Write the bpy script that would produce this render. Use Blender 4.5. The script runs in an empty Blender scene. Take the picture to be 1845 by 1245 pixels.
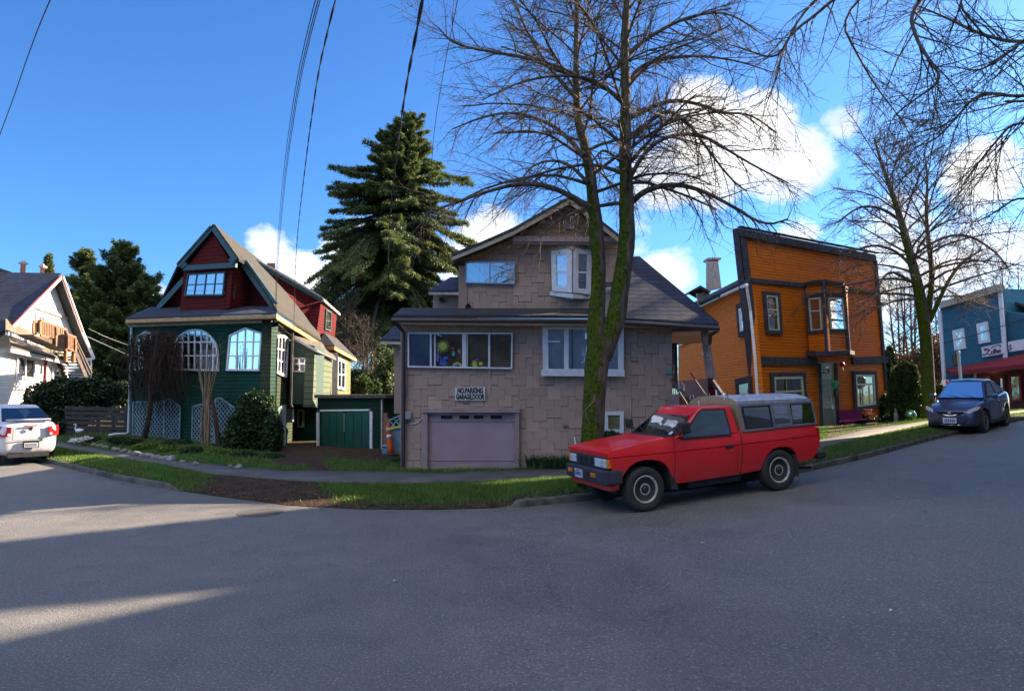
import bpy, math, random
import numpy as np
from mathutils import Vector, Matrix
V = Vector
R = math.radians
rnd = random.Random(7)
npr = np.random.default_rng(11)
scene = bpy.context.scene
COL = scene.collection

# ------------------------------------------------------------------ camera
FPX, CX, CY, EYE, PITCH = 1200.0, 922.5, 622.5, 1.85, R(4.0)
CAM = V((0, 0, EYE))
cd = bpy.data.cameras.new('camera'); cam = bpy.data.objects.new('camera', cd); COL.objects.link(cam)
cd.sensor_width = 36; cd.lens = 36 * FPX / 1845; cd.clip_end = 3000; cd.clip_start = 0.05
cam.location = CAM; cam.rotation_euler = (R(90) + PITCH, 0, 0)
scene.camera = cam
cp_, sp_ = math.cos(PITCH), math.sin(PITCH)

def ray(px, py):
    a = (px - CX) / FPX; b = (CY - py) / FPX
    return V((a, cp_ - b * sp_, sp_ + b * cp_))
def at(px, py, Y):                       # measured point of the place at distance Y ahead
    d = ray(px, py); return CAM + d * (Y / d.y)
def proj(p):
    d = V(p) - CAM; z = d.y * cp_ + d.z * sp_; y = -d.y * sp_ + d.z * cp_
    return (CX + FPX * d.x / z, CY - FPX * y / z)
TK = [(-60, 0), (-1, 0), (0, 0), (2, .045), (4.4, .25), (7, .44), (10, .56), (12.6, .67), (15, .87), (18, .97), (25, 1.0), (90, 1.0)]
def T(x):
    if x <= TK[0][0]: return 0.0
    for (a, za), (b, zb) in zip(TK, TK[1:]):
        if x <= b:
            return za + (zb - za) * (x - a) / (b - a)
    return TK[-1][1]
def Ts(x): return (T(x - .7) + T(x - .35) + T(x) + T(x + .35) + T(x + .7)) / 5
def G(px, py, h=0.0):                     # where that sight line meets the ground (h above it)
    d = ray(px, py); z = h
    for _ in range(25):
        t = (z - EYE) / d.z; p = CAM + d * t; z = 0.5 * z + 0.5 * (Ts(p.x) + h)
    return V((p.x, p.y, z))

# ------------------------------------------------------------------ materials
def new_mat(name):
    m = bpy.data.materials.new(name); m.use_nodes = True
    nt = m.node_tree; b = nt.nodes['Principled BSDF']; return m, nt, b
class NT:
    def __init__(s, nt): s.nt = nt
    def n(s, t, **k):
        o = s.nt.nodes.new(t)
        for a, v in k.items(): setattr(o, a, v)
        return o
    def l(s, a, b): s.nt.links.new(a, b)
    def math(s, op, a, b=None, c=None, clamp=False):
        o = s.n('ShaderNodeMath', operation=op, use_clamp=clamp)
        for i, v in enumerate((a, b, c)):
            if v is None: continue
            if isinstance(v, (int, float)): o.inputs[i].default_value = v
            else: s.l(v, o.inputs[i])
        return o.outputs[0]
    def pos(s):
        return s.n('ShaderNodeNewGeometry').outputs['Position']
    def noise(s, scale, detail=3, rough=.55, vec=None, mapping=None):
        o = s.n('ShaderNodeTexNoise'); o.inputs['Scale'].default_value = scale
        o.inputs['Detail'].default_value = detail; o.inputs['Roughness'].default_value = rough
        v = vec if vec is not None else s.pos()
        if mapping:
            mp = s.n('ShaderNodeMapping'); mp.inputs['Scale'].default_value = mapping; s.l(v, mp.inputs[0]); v = mp.outputs[0]
        s.l(v, o.inputs['Vector']); return o.outputs['Fac']
    def ramp(s, fac, stops):
        o = s.n('ShaderNodeValToRGB'); e = o.color_ramp.elements
        while len(e) < len(stops): e.new(.5)
        for i, (p, c) in enumerate(stops):
            e[i].position = p; e[i].color = (c, c, c, 1) if isinstance(c, (int, float)) else (*c, 1)
        s.l(fac, o.inputs[0]); return o.outputs[0]
    def mix(s, fac, a, b, blend='MIX'):
        o = s.n('ShaderNodeMix', data_type='RGBA', blend_type=blend)
        for i, v in ((0, fac), (6, a), (7, b)):
            if isinstance(v, (int, float)): o.inputs[i].default_value = v
            elif isinstance(v, tuple): o.inputs[i].default_value = (*v, 1)
            else: s.l(v, o.inputs[i])
        return o.outputs[2]
    def bump(s, h, strength=.5, dist=.01, prev=None):
        o = s.n('ShaderNodeBump'); o.inputs['Strength'].default_value = strength; o.inputs['Distance'].default_value = dist
        s.l(h, o.inputs['Height'])
        if prev is not None: s.l(prev, o.inputs['Normal'])
        return o.outputs[0]
    def attr(s, name):
        return s.n('ShaderNodeAttribute', attribute_name=name).outputs['Fac']
    def sep(s, v=None):
        o = s.n('ShaderNodeSeparateXYZ'); s.l(v if v is not None else s.pos(), o.inputs[0]); return o.outputs

def plain(name, c, rough=.6, c2=None, ns=6, bump=0, bs=40, metal=0, tint=False, spec=.4, coat=0):
    m, nt, b = new_mat(name); N = NT(nt)
    base = tuple(c)
    out = N.mix(N.ramp(N.noise(ns, 4), [(.35, 0.), (.65, 1.)]), base, tuple(c2) if c2 else tuple(x * .78 for x in c))
    if tint: out = N.mix(1.0, out, N.n('ShaderNodeCombineColor').outputs[0], 'MULTIPLY') if False else out
    if tint:
        cc = N.n('ShaderNodeCombineColor'); a = N.attr('tint')
        for i in range(3): N.l(a, cc.inputs[i])
        out = N.mix(1.0, out, cc.outputs[0], 'MULTIPLY')
    N.l(out, b.inputs['Base Color']); b.inputs['Roughness'].default_value = rough
    b.inputs['Metallic'].default_value = metal; b.inputs['Specular IOR Level'].default_value = spec
    b.inputs['Coat Weight'].default_value = coat; b.inputs['Coat Roughness'].default_value = .04
    if bump: N.l(N.bump(N.noise(bs, 4), bump, .01), b.inputs['Normal'])
    return m
def siding(name, c, c2=None, pitch=.12, rough=.6, gap=.35, wear=None, wearamt=.6):
    m, nt, b = new_mat(name); N = NT(nt)
    z = N.sep()[2]; f = N.math('FRACT', N.math('MULTIPLY', z, 1 / pitch))
    row = N.math('FLOOR', N.math('MULTIPLY', z, 1 / pitch))
    wn = N.n('ShaderNodeTexWhiteNoise', noise_dimensions='1D'); N.l(row, wn.inputs['W'])
    st = N.noise(3.0, 5, .6, mapping=(1, 1, 6))
    base = N.mix(N.ramp(st, [(.3, 0.), (.7, 1.)]), tuple(c), tuple(c2 or [x * .7 for x in c]))
    base = N.mix(N.math('MULTIPLY', wn.outputs['Value'], .25), base, tuple(x * .45 for x in c))
    if wear:
        w = N.ramp(N.noise(9, 6, .7, mapping=(1, 1, 3)), [(.56, 0.), (.68, wearamt)])
        base = N.mix(w, base, tuple(wear))
    groove = N.ramp(f, [(0., 1.), (.07, 1.), (.13, 0.)])
    base = N.mix(N.math('MULTIPLY', groove, gap), base, tuple(x * .15 for x in c))
    N.l(base, b.inputs['Base Color']); b.inputs['Roughness'].default_value = rough; b.inputs['Specular IOR Level'].default_value = .06
    h = N.math('SUBTRACT', N.ramp(f, [(0., 0.), (.1, 0.), (.16, 1.), (1., .45)]), 0)
    nb = N.bump(h, .8, .02); nb = N.bump(N.noise(60, 4, mapping=(1, 1, 5)), .25, .004, nb)
    N.l(nb, b.inputs['Normal']); return m
def roofmat(name, c, pitch=.11, c2=None, moss=None, rough=.85, ax='x'):
    m, nt, b = new_mat(name); N = NT(nt)
    s = N.sep(); row = N.math('FLOOR', N.math('MULTIPLY', s[2], 1 / pitch)); f = N.math('FRACT', N.math('MULTIPLY', s[2], 1 / pitch))
    a = N.math('ADD', N.math('MULTIPLY', N.math('ADD', s[0], N.math('MULTIPLY', s[1], .8)), 1 / .3), N.math('MULTIPLY', row, .5))
    cell = N.math('FLOOR', a); cf = N.math('FRACT', a)
    wn = N.n('ShaderNodeTexWhiteNoise', noise_dimensions='2D'); cmb = N.n('ShaderNodeCombineXYZ'); N.l(cell, cmb.inputs[0]); N.l(row, cmb.inputs[1]); N.l(cmb.outputs[0], wn.inputs['Vector'])
    base = N.mix(wn.outputs['Value'], tuple(c), tuple(c2 or [x * .6 for x in c]))
    if moss: base = N.mix(N.ramp(N.noise(2.2, 5), [(.48, 0.), (.62, .75)]), base, tuple(moss))
    base = N.mix(N.ramp(N.noise(90, 2), [(.45, 0.), (.6, .35)]), base, tuple(min(1, x * 2 + .01) for x in c))
    g = N.math('MAXIMUM', N.ramp(f, [(0., 1.), (.1, 1.), (.18, 0.)]), N.ramp(cf, [(0., .8), (.05, .8), (.08, 0.)]))
    base = N.mix(N.math('MULTIPLY', g, .6), base, tuple(x * .2 for x in c))
    N.l(base, b.inputs['Base Color']); b.inputs['Roughness'].default_value = rough; b.inputs['Specular IOR Level'].default_value = .3
    N.l(N.bump(N.math('SUBTRACT', 1.0, g), .6, .015), b.inputs['Normal']); return m
def glassmat(name, tint=(.02, .028, .035), see=.45, refl=.5, rough=.02):
    m, nt, b = new_mat(name); N = NT(nt); nt.nodes.remove(b)
    out = nt.nodes['Material Output']
    gl = N.n('ShaderNodeBsdfGlossy'); gl.inputs['Roughness'].default_value = rough; gl.inputs['Color'].default_value = (.9, .95, 1, 1)
    N.l(N.bump(N.noise(1.6, 2), .12, .02), gl.inputs['Normal'])
    tr = N.n('ShaderNodeBsdfTransparent'); tr.inputs['Color'].default_value = (see, see * 1.02, see * 1.04, 1)
    lw = N.n('ShaderNodeLayerWeight'); lw.inputs['Blend'].default_value = .3
    fac = N.math('MULTIPLY_ADD', lw.outputs['Fresnel'], 1 - refl, refl, clamp=True)
    mx = N.n('ShaderNodeMixShader'); N.l(fac, mx.inputs[0]); N.l(tr.outputs[0], mx.inputs[1]); N.l(gl.outputs[0], mx.inputs[2])
    N.l(mx.outputs[0], out.inputs[0]); return m
def leafmat(name, c, c2, trans=.35, rough=.5):
    m, nt, b = new_mat(name); N = NT(nt); out = nt.nodes['Material Output']
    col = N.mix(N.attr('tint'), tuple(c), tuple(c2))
    N.l(col, b.inputs['Base Color']); b.inputs['Roughness'].default_value = rough; b.inputs['Specular IOR Level'].default_value = .3
    t = N.n('ShaderNodeBsdfTranslucent'); N.l(col, t.inputs['Color'])
    mx = N.n('ShaderNodeMixShader'); mx.inputs[0].default_value = trans
    N.l(b.outputs[0], mx.inputs[1]); N.l(t.outputs[0], mx.inputs[2]); N.l(mx.outputs[0], out.inputs[0]); return m
def barkmat(name, c, moss=None, side=None, lo=.35, zfade=None):
    m, nt, b = new_mat(name); N = NT(nt)
    vn = N.noise(14, 6, .7, mapping=(1, 1, .18))
    base = N.mix(N.ramp(vn, [(.35, 0.), (.65, 1.)]), tuple(x * .35 for x in c), tuple(c))
    if moss:
        nx = N.sep(N.n('ShaderNodeNewGeometry').outputs['Normal'])[0]
        k = N.math('ADD', N.math('MULTIPLY', nx, -.55 if side == 'left' else .0), N.math('MULTIPLY', N.noise(5, 5, .65), 1.6))
        if zfade:
            k = N.math('SUBTRACT', k, N.math('MULTIPLY', N.math('MAXIMUM', N.math('SUBTRACT', N.sep()[2], zfade), 0), .09))
        mk = N.ramp(k, [(lo + .3, 0.), (min(1, lo + .42), 1.)])
        mcol = N.mix(N.ramp(N.noise(16, 6, .75), [(.35, 0.), (.65, 1.)]), tuple(x * .3 for x in moss), tuple(x * 1.7 for x in moss))
        base = N.mix(mk, base, mcol)
    N.l(base, b.inputs['Base Color']); b.inputs['Roughness'].default_value = .95; b.inputs['Specular IOR Level'].default_value = .15
    nb = N.bump(vn, 1.0, .05); nb = N.bump(N.noise(80, 3), .5, .01, nb)
    N.l(nb, b.inputs['Normal']); return m

def asphalt():
    m, nt, b = new_mat('asphalt'); N = NT(nt)
    sp = N.noise(48, 2, .85); big = N.noise(.35, 4, .6); med = N.noise(2.2, 5, .6); fine = N.noise(260, 1, .5)
    c = N.mix(N.ramp(big, [(.3, 0.), (.7, 1.)]), (.098, .098, .102), (.15, .147, .145))
    c = N.mix(N.ramp(med, [(.35, 0.), (.7, .45)]), c, (.06, .06, .066))
    c = N.mix(N.ramp(sp, [(.56, 0.), (.68, .9)]), c, (.32, .315, .31))
    c = N.mix(N.ramp(sp, [(.3, .75), (.42, 0.)]), c, (.018, .018, .02))
    # tar patches and an oil-dark lane close to the kerb
    vo = N.n('ShaderNodeTexVoronoi', feature='DISTANCE_TO_EDGE'); vo.inputs['Scale'].default_value = .28
    N.l(N.pos(), vo.inputs['Vector'])
    wob = N.math('ADD', vo.outputs['Distance'], N.math('MULTIPLY', N.noise(3, 5, .7), .035))
    crack = N.ramp(wob, [(.0, .8), (.010, .5), (.016, 0.)])
    c = N.mix(N.math('MULTIPLY', crack, N.ramp(N.noise(.5, 2), [(.5, 0.), (.62, .7)])), c, (.012, .012, .014))
    st = N.ramp(N.noise(.9, 5, .72, mapping=(1, 1, 1)), [(.60, 0.), (.75, .3)]); c = N.mix(st, c, (.022, .022, .025))
    pt = N.ramp(N.noise(.22, 1, .3), [(.545, 0.), (.56, .16)]); c = N.mix(pt, c, (.04, .04, .044))
    N.l(c, b.inputs['Base Color'])
    N.l(N.ramp(med, [(.3, .72), (.7, .55)]), b.inputs['Roughness'])
    b.inputs['Specular IOR Level'].default_value = .45
    nb = N.bump(sp, .9, .012); nb = N.bump(fine, .5, .003, nb); N.l(nb, b.inputs['Normal']); return m
def groundmat():
    m, nt, b = new_mat('verge_soil'); N = NT(nt)
    d = N.attr('dirt'); n = N.noise(2.6, 6, .7)
    k = N.ramp(N.math('ADD', d, N.math('MULTIPLY', N.math('SUBTRACT', n, .5), 1.9)), [(.42, 0.), (.58, 1.)])
    grass = N.mix(N.noise(22, 4), (.012, .04, .006), (.035, .085, .014))
    grass = N.mix(N.ramp(N.noise(1.3, 4), [(.45, 0.), (.7, .6)]), grass, (.07, .075, .02))
    soil = N.mix(N.ramp(N.noise(5, 6, .75), [(.35, 0.), (.65, 1.)]), (.016, .010, .007), (.075, .047, .030))
    soil = N.mix(N.ramp(N.noise(70, 3, .8), [(.58, 0.), (.72, .5)]), soil, (.09, .07, .055))
    N.l(N.mix(k, grass, soil), b.inputs['Base Color']); b.inputs['Roughness'].default_value = .95
    b.inputs['Specular IOR Level'].default_value = .15
    nb = N.bump(N.noise(14, 5, .7), .8, .05); nb = N.bump(N.noise(90, 3), .6, .01, nb); N.l(nb, b.inputs['Normal']); return m
def shinglemat():
    m, nt, b = new_mat('wall_shingle'); N = NT(nt)
    cc = N.n('ShaderNodeCombineColor'); a = N.attr('tint')
    for i in range(3): N.l(a, cc.inputs[i])
    base = N.mix(N.noise(1.4, 4), (.46, .325, .270), (.385, .27, .228))
    base = N.mix(N.ramp(N.noise(120, 2, .8), [(.45, 0.), (.65, .5)]), base, (.09, .065, .062))
    base = N.mix(N.ramp(N.noise(3, 6, .75, mapping=(1, 1, .4)), [(.6, 0.), (.75, .5)]), base, (.34, .27, .26))
    base = N.mix(1.0, base, cc.outputs[0], 'MULTIPLY')
    N.l(base, b.inputs['Base Color']); b.inputs['Roughness'].default_value = .9; b.inputs['Specular IOR Level'].default_value = .2
    N.l(N.bump(N.noise(160, 2), .6, .006), b.inputs['Normal']); return m
def paint(name, c, coat=.8, rough=.35, dirt=.0, metal=0, fade=None):
    m, nt, b = new_mat(name); N = NT(nt)
    n = N.noise(2.2, 5, .6)
    base = N.mix(N.ramp(n, [(.35, 0.), (.75, .6)]), tuple(c), tuple(fade or [x * .75 for x in c]))
    if dirt:
        z = N.sep(N.n('ShaderNodeTexCoord').outputs['Object'])[2]
        lowz = N.ramp(z, [(.30, 1.), (.75, 0.)]); k = N.math('MULTIPLY', N.ramp(N.noise(7, 6, .75), [(.35, 0.), (.7, 1.)]), N.math('MULTIPLY_ADD', lowz, .45, dirt))
        base = N.mix(k, base, (.12, .1, .08))
        N.l(N.math('MULTIPLY_ADD', k, .5, rough), b.inputs['Roughness'])
    else: b.inputs['Roughness'].default_value = rough
    N.l(base, b.inputs['Base Color']); b.inputs['Metallic'].default_value = metal
    b.inputs['Coat Weight'].default_value = coat; b.inputs['Coat Roughness'].default_value = .06
    N.l(N.bump(N.noise(3, 3), .04, .01), b.inputs['Normal']); return m

M = {}
M['asphalt'] = asphalt(); M['soil'] = groundmat(); M['shingle'] = shinglemat()
M['walk'] = plain('sidewalk_asphalt', (.10, .10, .105), .85, (.06, .062, .068), 1.5, .8, 90)
M['kerb'] = plain('kerb_concrete', (.12, .115, .105), .9, (.035, .038, .03), 3, .8, 30)
M['green'] = siding('green_siding', (.012, .06, .042), (.008, .042, .03), .115, .5, wear=(.06, .1, .09), wearamt=.35)
M['oldgreen'] = siding('faded_green_siding', (.052, .068, .042), (.032, .045, .03), .115, .6, wear=(.14, .15, .11), wearamt=.5)
M['sage'] = siding('sage_siding', (.13, .155, .105), (.095, .12, .085), .2, .6)
M['yellowgreen'] = siding('yellow_green_siding', (.165, .18, .095), (.125, .135, .07), .11, .6)
M['greengarage'] = siding('dark_green_boards', (.008, .038, .026), (.012, .03, .022), .14, .6, wear=(.05, .045, .04), wearamt=.6)
M['greendoor'] = plain('green_door_paint', (.007, .075, .055), .5, (.005, .055, .04), 3, .3, 20)
M['maroon'] = siding('maroon_shingles', (.105, .014, .016), (.07, .010, .012), .13, .7)
M['teal'] = plain('teal_trim', (.03, .085, .10), .5, (.02, .06, .075), 5, .2)
M['gold'] = plain('raw_timber_fascia', (.42, .26, .10), .6, (.30, .17, .07), 8, .3)
M['frieze'] = plain('weathered_frieze', (.42, .40, .36), .7, (.28, .25, .21), 5, .3)
M['navyroof'] = roofmat('blue_black_roofing', (.028, .036, .065), .10)
M['slateroof'] = roofmat('slate_blue_roofing', (.028, .038, .07), .12)
M['tanroof'] = roofmat('tan_grey_roofing', (.034, .032, .029), .13, (.024, .023, .021))
M['mossroof'] = roofmat('mossy_roofing', (.14, .12, .095), .12, moss=(.10, .095, .04))
M['darkroof'] = roofmat('charcoal_roofing', (.035, .037, .045), .12)
M['white'] = plain('white_paint', (.66, .68, .74), .45, (.55, .57, .62), 6, .15)
M['mauve'] = plain('mauve_trim', (.33, .24, .25), .55, (.25, .18, .19), 5, .2)
M['mauvedoor'] = plain('mauve_door_paint', (.36, .26, .30), .5, (.30, .21, .235), 1.6, .2, 12)
M['brownpipe'] = plain('brown_gutter_metal', (.055, .04, .045), .4, None, 5, .1)
M['beige'] = plain('beige_fascia', (.38, .33, .25), .6, (.27, .23, .18), 6, .2)
M['orange'] = siding('orange_siding', (.60, .15, .010), (.45, .10, .008), .115, .55, .55)
M['orangeside'] = siding('orange_side_siding', (.66, .20, .02), (.48, .13, .015), .115, .55, .6)
M['charcoal'] = plain('charcoal_blue_trim', (.055, .055, .075), .85, (.035, .036, .05), 5, .2, spec=.12)
M['cream'] = plain('cream_frame', (.40, .42, .33), .5, (.33, .35, .28), 5, .1)
M['blue'] = siding('blue_siding', (.045, .15, .235), (.035, .12, .19), .13, .55)
M['whitesiding'] = siding('white_siding', (.78, .78, .76), (.66, .66, .66), .11, .6, .3)
M['bluegrey'] = siding('blue_grey_siding', (.17, .22, .30), (.14, .18, .25), .13, .6)
M['redtrim'] = plain('dark_red_trim', (.25, .02, .025), .5, None, 5, .1)
M['awning'] = plain('maroon_awning', (.20, .012, .02), .7, (.15, .01, .016), 5, .2)
M['brick'] = plain('old_brick', (.33, .13, .08), .9, (.20, .09, .07), 14, .6, 30)
M['stucco'] = plain('grey_stucco', (.36, .33, .33), .9, (.26, .24, .24), 6, .5, 50)
M['darkwood'] = plain('dark_fence_boards', (.045, .038, .036), .9, (.028, .024, .024), 7, .6, 30)
M['timber'] = plain('cedar_deck_timber', (.23, .115, .065), .7, (.16, .08, .045), 9, .4)
M['oldwood'] = plain('weathered_wood', (.11, .085, .07), .85, (.05, .04, .035), 7, .6, 30)
M['metal'] = plain('galvanised_metal', (.42, .44, .46), .35, (.33, .34, .36), 6, .1, metal=.7)
M['chrome'] = plain('polished_trim', (.7, .72, .75), .15, None, 6, 0, metal=1)
M['alu'] = plain('dull_aluminium', (.5, .49, .5), .42, (.36, .35, .37), 9, .1, metal=.8)
M['rimgrey'] = plain('steel_wheel_paint', (.48, .47, .45), .4, (.30, .27, .24), 14, .1)
M['black'] = plain('black_plastic', (.018, .018, .02), .5, (.03, .03, .032), 9, .2)
M['rubber'] = plain('tyre_rubber', (.022, .022, .024), .8, (.035, .033, .032), 7, .4, 60)
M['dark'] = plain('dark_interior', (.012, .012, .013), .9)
M['room'] = plain('dim_room', (.16, .13, .11), .9, (.02, .018, .017), 1.3)
M['curtain'] = plain('grey_curtain', (.80, .82, .86), .85, (.62, .65, .72), 5)
M['greencurtain'] = plain('green_curtain', (.30, .45, .20), .85, (.18, .30, .12), 5)
M['glass'] = glassmat('window_glass', see=.92, refl=.30)
M['mirror'] = glassmat('reflecting_window_glass', see=.75, refl=.42)
M['carglass'] = glassmat('car_glass', see=.32, refl=.16)
M['red'] = paint('red_car_paint', (.72, .006, .012), .45, .4, .06, 0, (.60, .005, .010))
M['whitecar'] = paint('white_car_paint', (.60, .62, .70), .6, .35, .12)
M['greycar'] = paint('grey_car_paint', (.028, .045, .12), .9, .3, .05, .35)
M['lamp_clear'] = plain('clear_lamp_lens', (.55, .58, .62), .12, None, 9, .2, 60)
M['amber'] = plain('amber_lens', (.75, .20, .02), .2, None, 9, .2, 60)
M['redlens'] = plain('red_lens', (.45, .008, .01), .15, None, 9, .2, 60)
M['purple'] = plain('purple_bench_paint', (.030, .006, .034), .9, (.022, .005, .026), 4, .2, spec=0)
M['redpaper'] = plain('red_lantern_paper', (.55, .01, .015), .5)
M['yellow'] = plain('yellow_paint', (.7, .5, .03), .5)
M['coneorange'] = plain('orange_plastic', (.75, .09, .015), .45)
M['binblue'] = plain('pale_blue_plastic', (.20, .30, .42), .5)
M['stone'] = plain('garden_stone', (.22, .22, .23), .9, (.12, .12, .12), 6, .8, 20)
M['mailgreen'] = plain('green_mailbox', (.01, .30, .10), .5)
M['beigefront'] = plain('beige_fibreglass', (.40, .32, .19), .5, (.32, .25, .15), 5)
M['worntop'] = plain('worn_canopy_roof', (.20, .22, .30), .45, (.45, .45, .48), 12, .2, 30)
M['flower'] = plain('white_petals', (.75, .75, .78), .6, tint=False)
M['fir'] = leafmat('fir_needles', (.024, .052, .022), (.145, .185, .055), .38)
M['yew'] = leafmat('cypress_foliage', (.010, .028, .010), (.085, .14, .016), .28)
M['laurel'] = leafmat('laurel_leaves', (.006, .02, .008), (.03, .06, .02), .15)
M['ivy'] = leafmat('ivy_leaves', (.010, .032, .010), (.04, .085, .025), .2)
M['grass'] = leafmat('grass_blades', (.030, .095, .012), (.17, .26, .05), .3)
M['lowplant'] = leafmat('low_plant_leaves', (.03, .09, .015), (.24, .32, .04), .3)
M['dryleaf'] = leafmat('dry_leaves', (.06, .032, .016), (.20, .13, .07), .3)
M['bark'] = barkmat('mossy_bark', (.17, .135, .11), (.052, .074, .007), 'left', .34, 3.8)
M['twig'] = barkmat('twig_bark', (.10, .075, .065))
M['limb'] = barkmat('limb_bark', (.18, .145, .125), (.05, .055, .01), None, .62)
M['firbark'] = barkmat('fir_bark', (.17, .14, .13))
M['vine'] = barkmat('vine_stems', (.07, .05, .04))
M['palevine'] = barkmat('pale_stems', (.30, .22, .15))
M['wire'] = plain('black_wire', (.012, .012, .013), .6)

# ------------------------------------------------------------------ mesh helpers
class MB:
    def __init__(s): s.v = []; s.f = []; s.m = []; s.t = []; s.cur = 0; s.tint = 1.0
    def face(s, pts):
        n = len(s.v); s.v += [tuple(p) for p in pts]; s.f.append(tuple(range(n, n + len(pts)))); s.m.append(s.cur); s.t.append(s.tint)
    def grid(s, vs, fs):
        n = len(s.v); s.v += [tuple(p) for p in vs]
        for f in fs: s.f.append(tuple(i + n for i in f)); s.m.append(s.cur); s.t.append(s.tint)
    def prism(s, front, vec):               # closed solid: polygon swept along vec
        vec = V(vec); a = [V(p) for p in front]; b = [p + vec for p in a]; k = len(a)
        s.grid(a + b, [tuple(range(k)), tuple(range(2 * k - 1, k - 1, -1))] + [(i, i + k, (i + 1) % k + k, (i + 1) % k) for i in range(k)])
    def hexa(s, p):                          # 8 corners: 0-3 bottom loop, 4-7 top loop
        s.grid(p, [(0, 1, 2, 3), (7, 6, 5, 4), (0, 4, 5, 1), (1, 5, 6, 2), (2, 6, 7, 3), (3, 7, 4, 0)])
    def box(s, c, sx, sy, sz, rz=0):
        c = V(c); m = Matrix.Rotation(rz, 3, 'Z')
        s.hexa([c + m @ V((a * sx / 2, b * sy / 2, d * sz / 2)) for d in (-1, 1) for a, b in ((-1, -1), (1, -1), (1, 1), (-1, 1))])
    def bar(s, p, q, w, d, n):               # flat bar p to q, width w across, depth d along n, standing on p-q
        p, q, n = V(p), V(q), V(n).normalized(); a = (q - p).normalized(); c = a.cross(n).normalized() * (w / 2)
        s.prism([p - c, q - c, q + c, p + c], n * d)
    def tube(s, pts, rs, k=6, cap=True):
        pts = [V(p) for p in pts]; n0 = len(s.v); N_ = len(pts)
        if isinstance(rs, (int, float)): rs = [rs] * N_
        ref = V((0, 0, 1))
        for i, p in enumerate(pts):
            a = (pts[min(i + 1, N_ - 1)] - pts[max(i - 1, 0)])
            if a.length < 1e-9: a = V((0, 0, 1))
            a.normalize()
            if abs(a.dot(ref)) > .95: ref = V((1, 0, 0)) if abs(a.x) < .9 else V((0, 1, 0))
            u = a.cross(ref).normalized(); w = a.cross(u); ref = u.cross(a)
            for j in range(k):
                t = 2 * math.pi * j / k; q = p + (u * math.cos(t) + w * math.sin(t)) * rs[i]; s.v.append((q.x, q.y, q.z))
        for i in range(N_ - 1):
            for j in range(k):
                a = n0 + i * k + j; b = n0 + i * k + (j + 1) % k
                s.f.append((a, b, b + k, a + k)); s.m.append(s.cur); s.t.append(s.tint)
        if cap:
            s.f.append(tuple(range(n0 + k - 1, n0 - 1, -1))); s.m.append(s.cur); s.t.append(s.tint)
            s.f.append(tuple(range(n0 + (N_ - 1) * k, n0 + N_ * k))); s.m.append(s.cur); s.t.append(s.tint)
    def lathe(s, c, prof, k=20, ax=(0, 0, 1)):  # prof: (radius, offset along ax)
        ax = V(ax).normalized(); r_ = V((1, 0, 0)) if abs(ax.x) < .9 else V((0, 1, 0)); u = ax.cross(r_).normalized(); w = ax.cross(u)
        c = V(c); vs = []; fs = []
        for r, h in prof:
            for j in range(k):
                t = 2 * math.pi * j / k; vs.append(c + ax * h + (u * math.cos(t) + w * math.sin(t)) * r)
        for i in range(len(prof) - 1):
            for j in range(k): fs.append((i * k + j, i * k + (j + 1) % k, (i + 1) * k + (j + 1) % k, (i + 1) * k + j))
        fs.append(tuple(range(k - 1, -1, -1))); fs.append(tuple(range((len(prof) - 1) * k, len(prof) * k)))
        s.grid(vs, fs)
    def build(s, name, mat, parent=None, smooth=False, frame=None, bevel=0, seg=2, tint=False, sub=0, fix=True):
        root = parent
        while root is not None and root.parent is not None: root = root.parent
        off = root.location.copy() if root is not None else V((0, 0, 0))
        if frame is not None: s.v = [tuple(frame @ V(p)) for p in s.v]
        me = bpy.data.meshes.new(name)
        if root is None and s.v:
            a = np.array(s.v); off = V((float((a[:, 0].min() + a[:, 0].max()) / 2), float((a[:, 1].min() + a[:, 1].max()) / 2), float(a[:, 2].min())))
        a = np.array(s.v, dtype=float) - np.array(off)
        me.from_pydata(a.tolist(), [], s.f)
        for m in (mat if isinstance(mat, (list, tuple)) else [mat]): me.materials.append(m)
        if any(s.m): me.polygons.foreach_set('material_index', s.m)
        if smooth: me.polygons.foreach_set('use_smooth', [True] * len(s.f))
        if tint:
            at_ = me.attributes.new('tint', 'FLOAT', 'FACE'); at_.data.foreach_set('value', s.t)
        me.update()
        if fix:
            import bmesh
            bm = bmesh.new(); bm.from_mesh(me); bmesh.ops.recalc_face_normals(bm, faces=bm.faces); bm.to_mesh(me); bm.free()
        o = bpy.data.objects.new(name, me); COL.objects.link(o)
        if parent is not None: o.parent = parent
        else: o.location = off
        if bevel:
            b = o.modifiers.new('bevel', 'BEVEL'); b.width = bevel; b.segments = seg; b.limit_method = 'ANGLE'; b.angle_limit = R(35)
            me.polygons.foreach_set('use_smooth', [True] * len(s.f))
            w = o.modifiers.new('wn', 'WEIGHTED_NORMAL'); w.keep_sharp = True
        if sub:
            b = o.modifiers.new('sub', 'SUBSURF'); b.levels = sub; b.render_levels = sub
        return o
def tag(o, label=None, cat=None, group=None, kind=None):
    if label: o['label'] = label
    if cat: o['category'] = cat
    if group: o['group'] = group
    if kind: o['kind'] = kind
    return o
def thing(name, label, cat, loc=(0, 0, 0), group=None):
    o = bpy.data.objects.new(name, None); COL.objects.link(o); o.location = V(loc); o.empty_display_size = .2
    return tag(o, label, cat, group)
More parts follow.
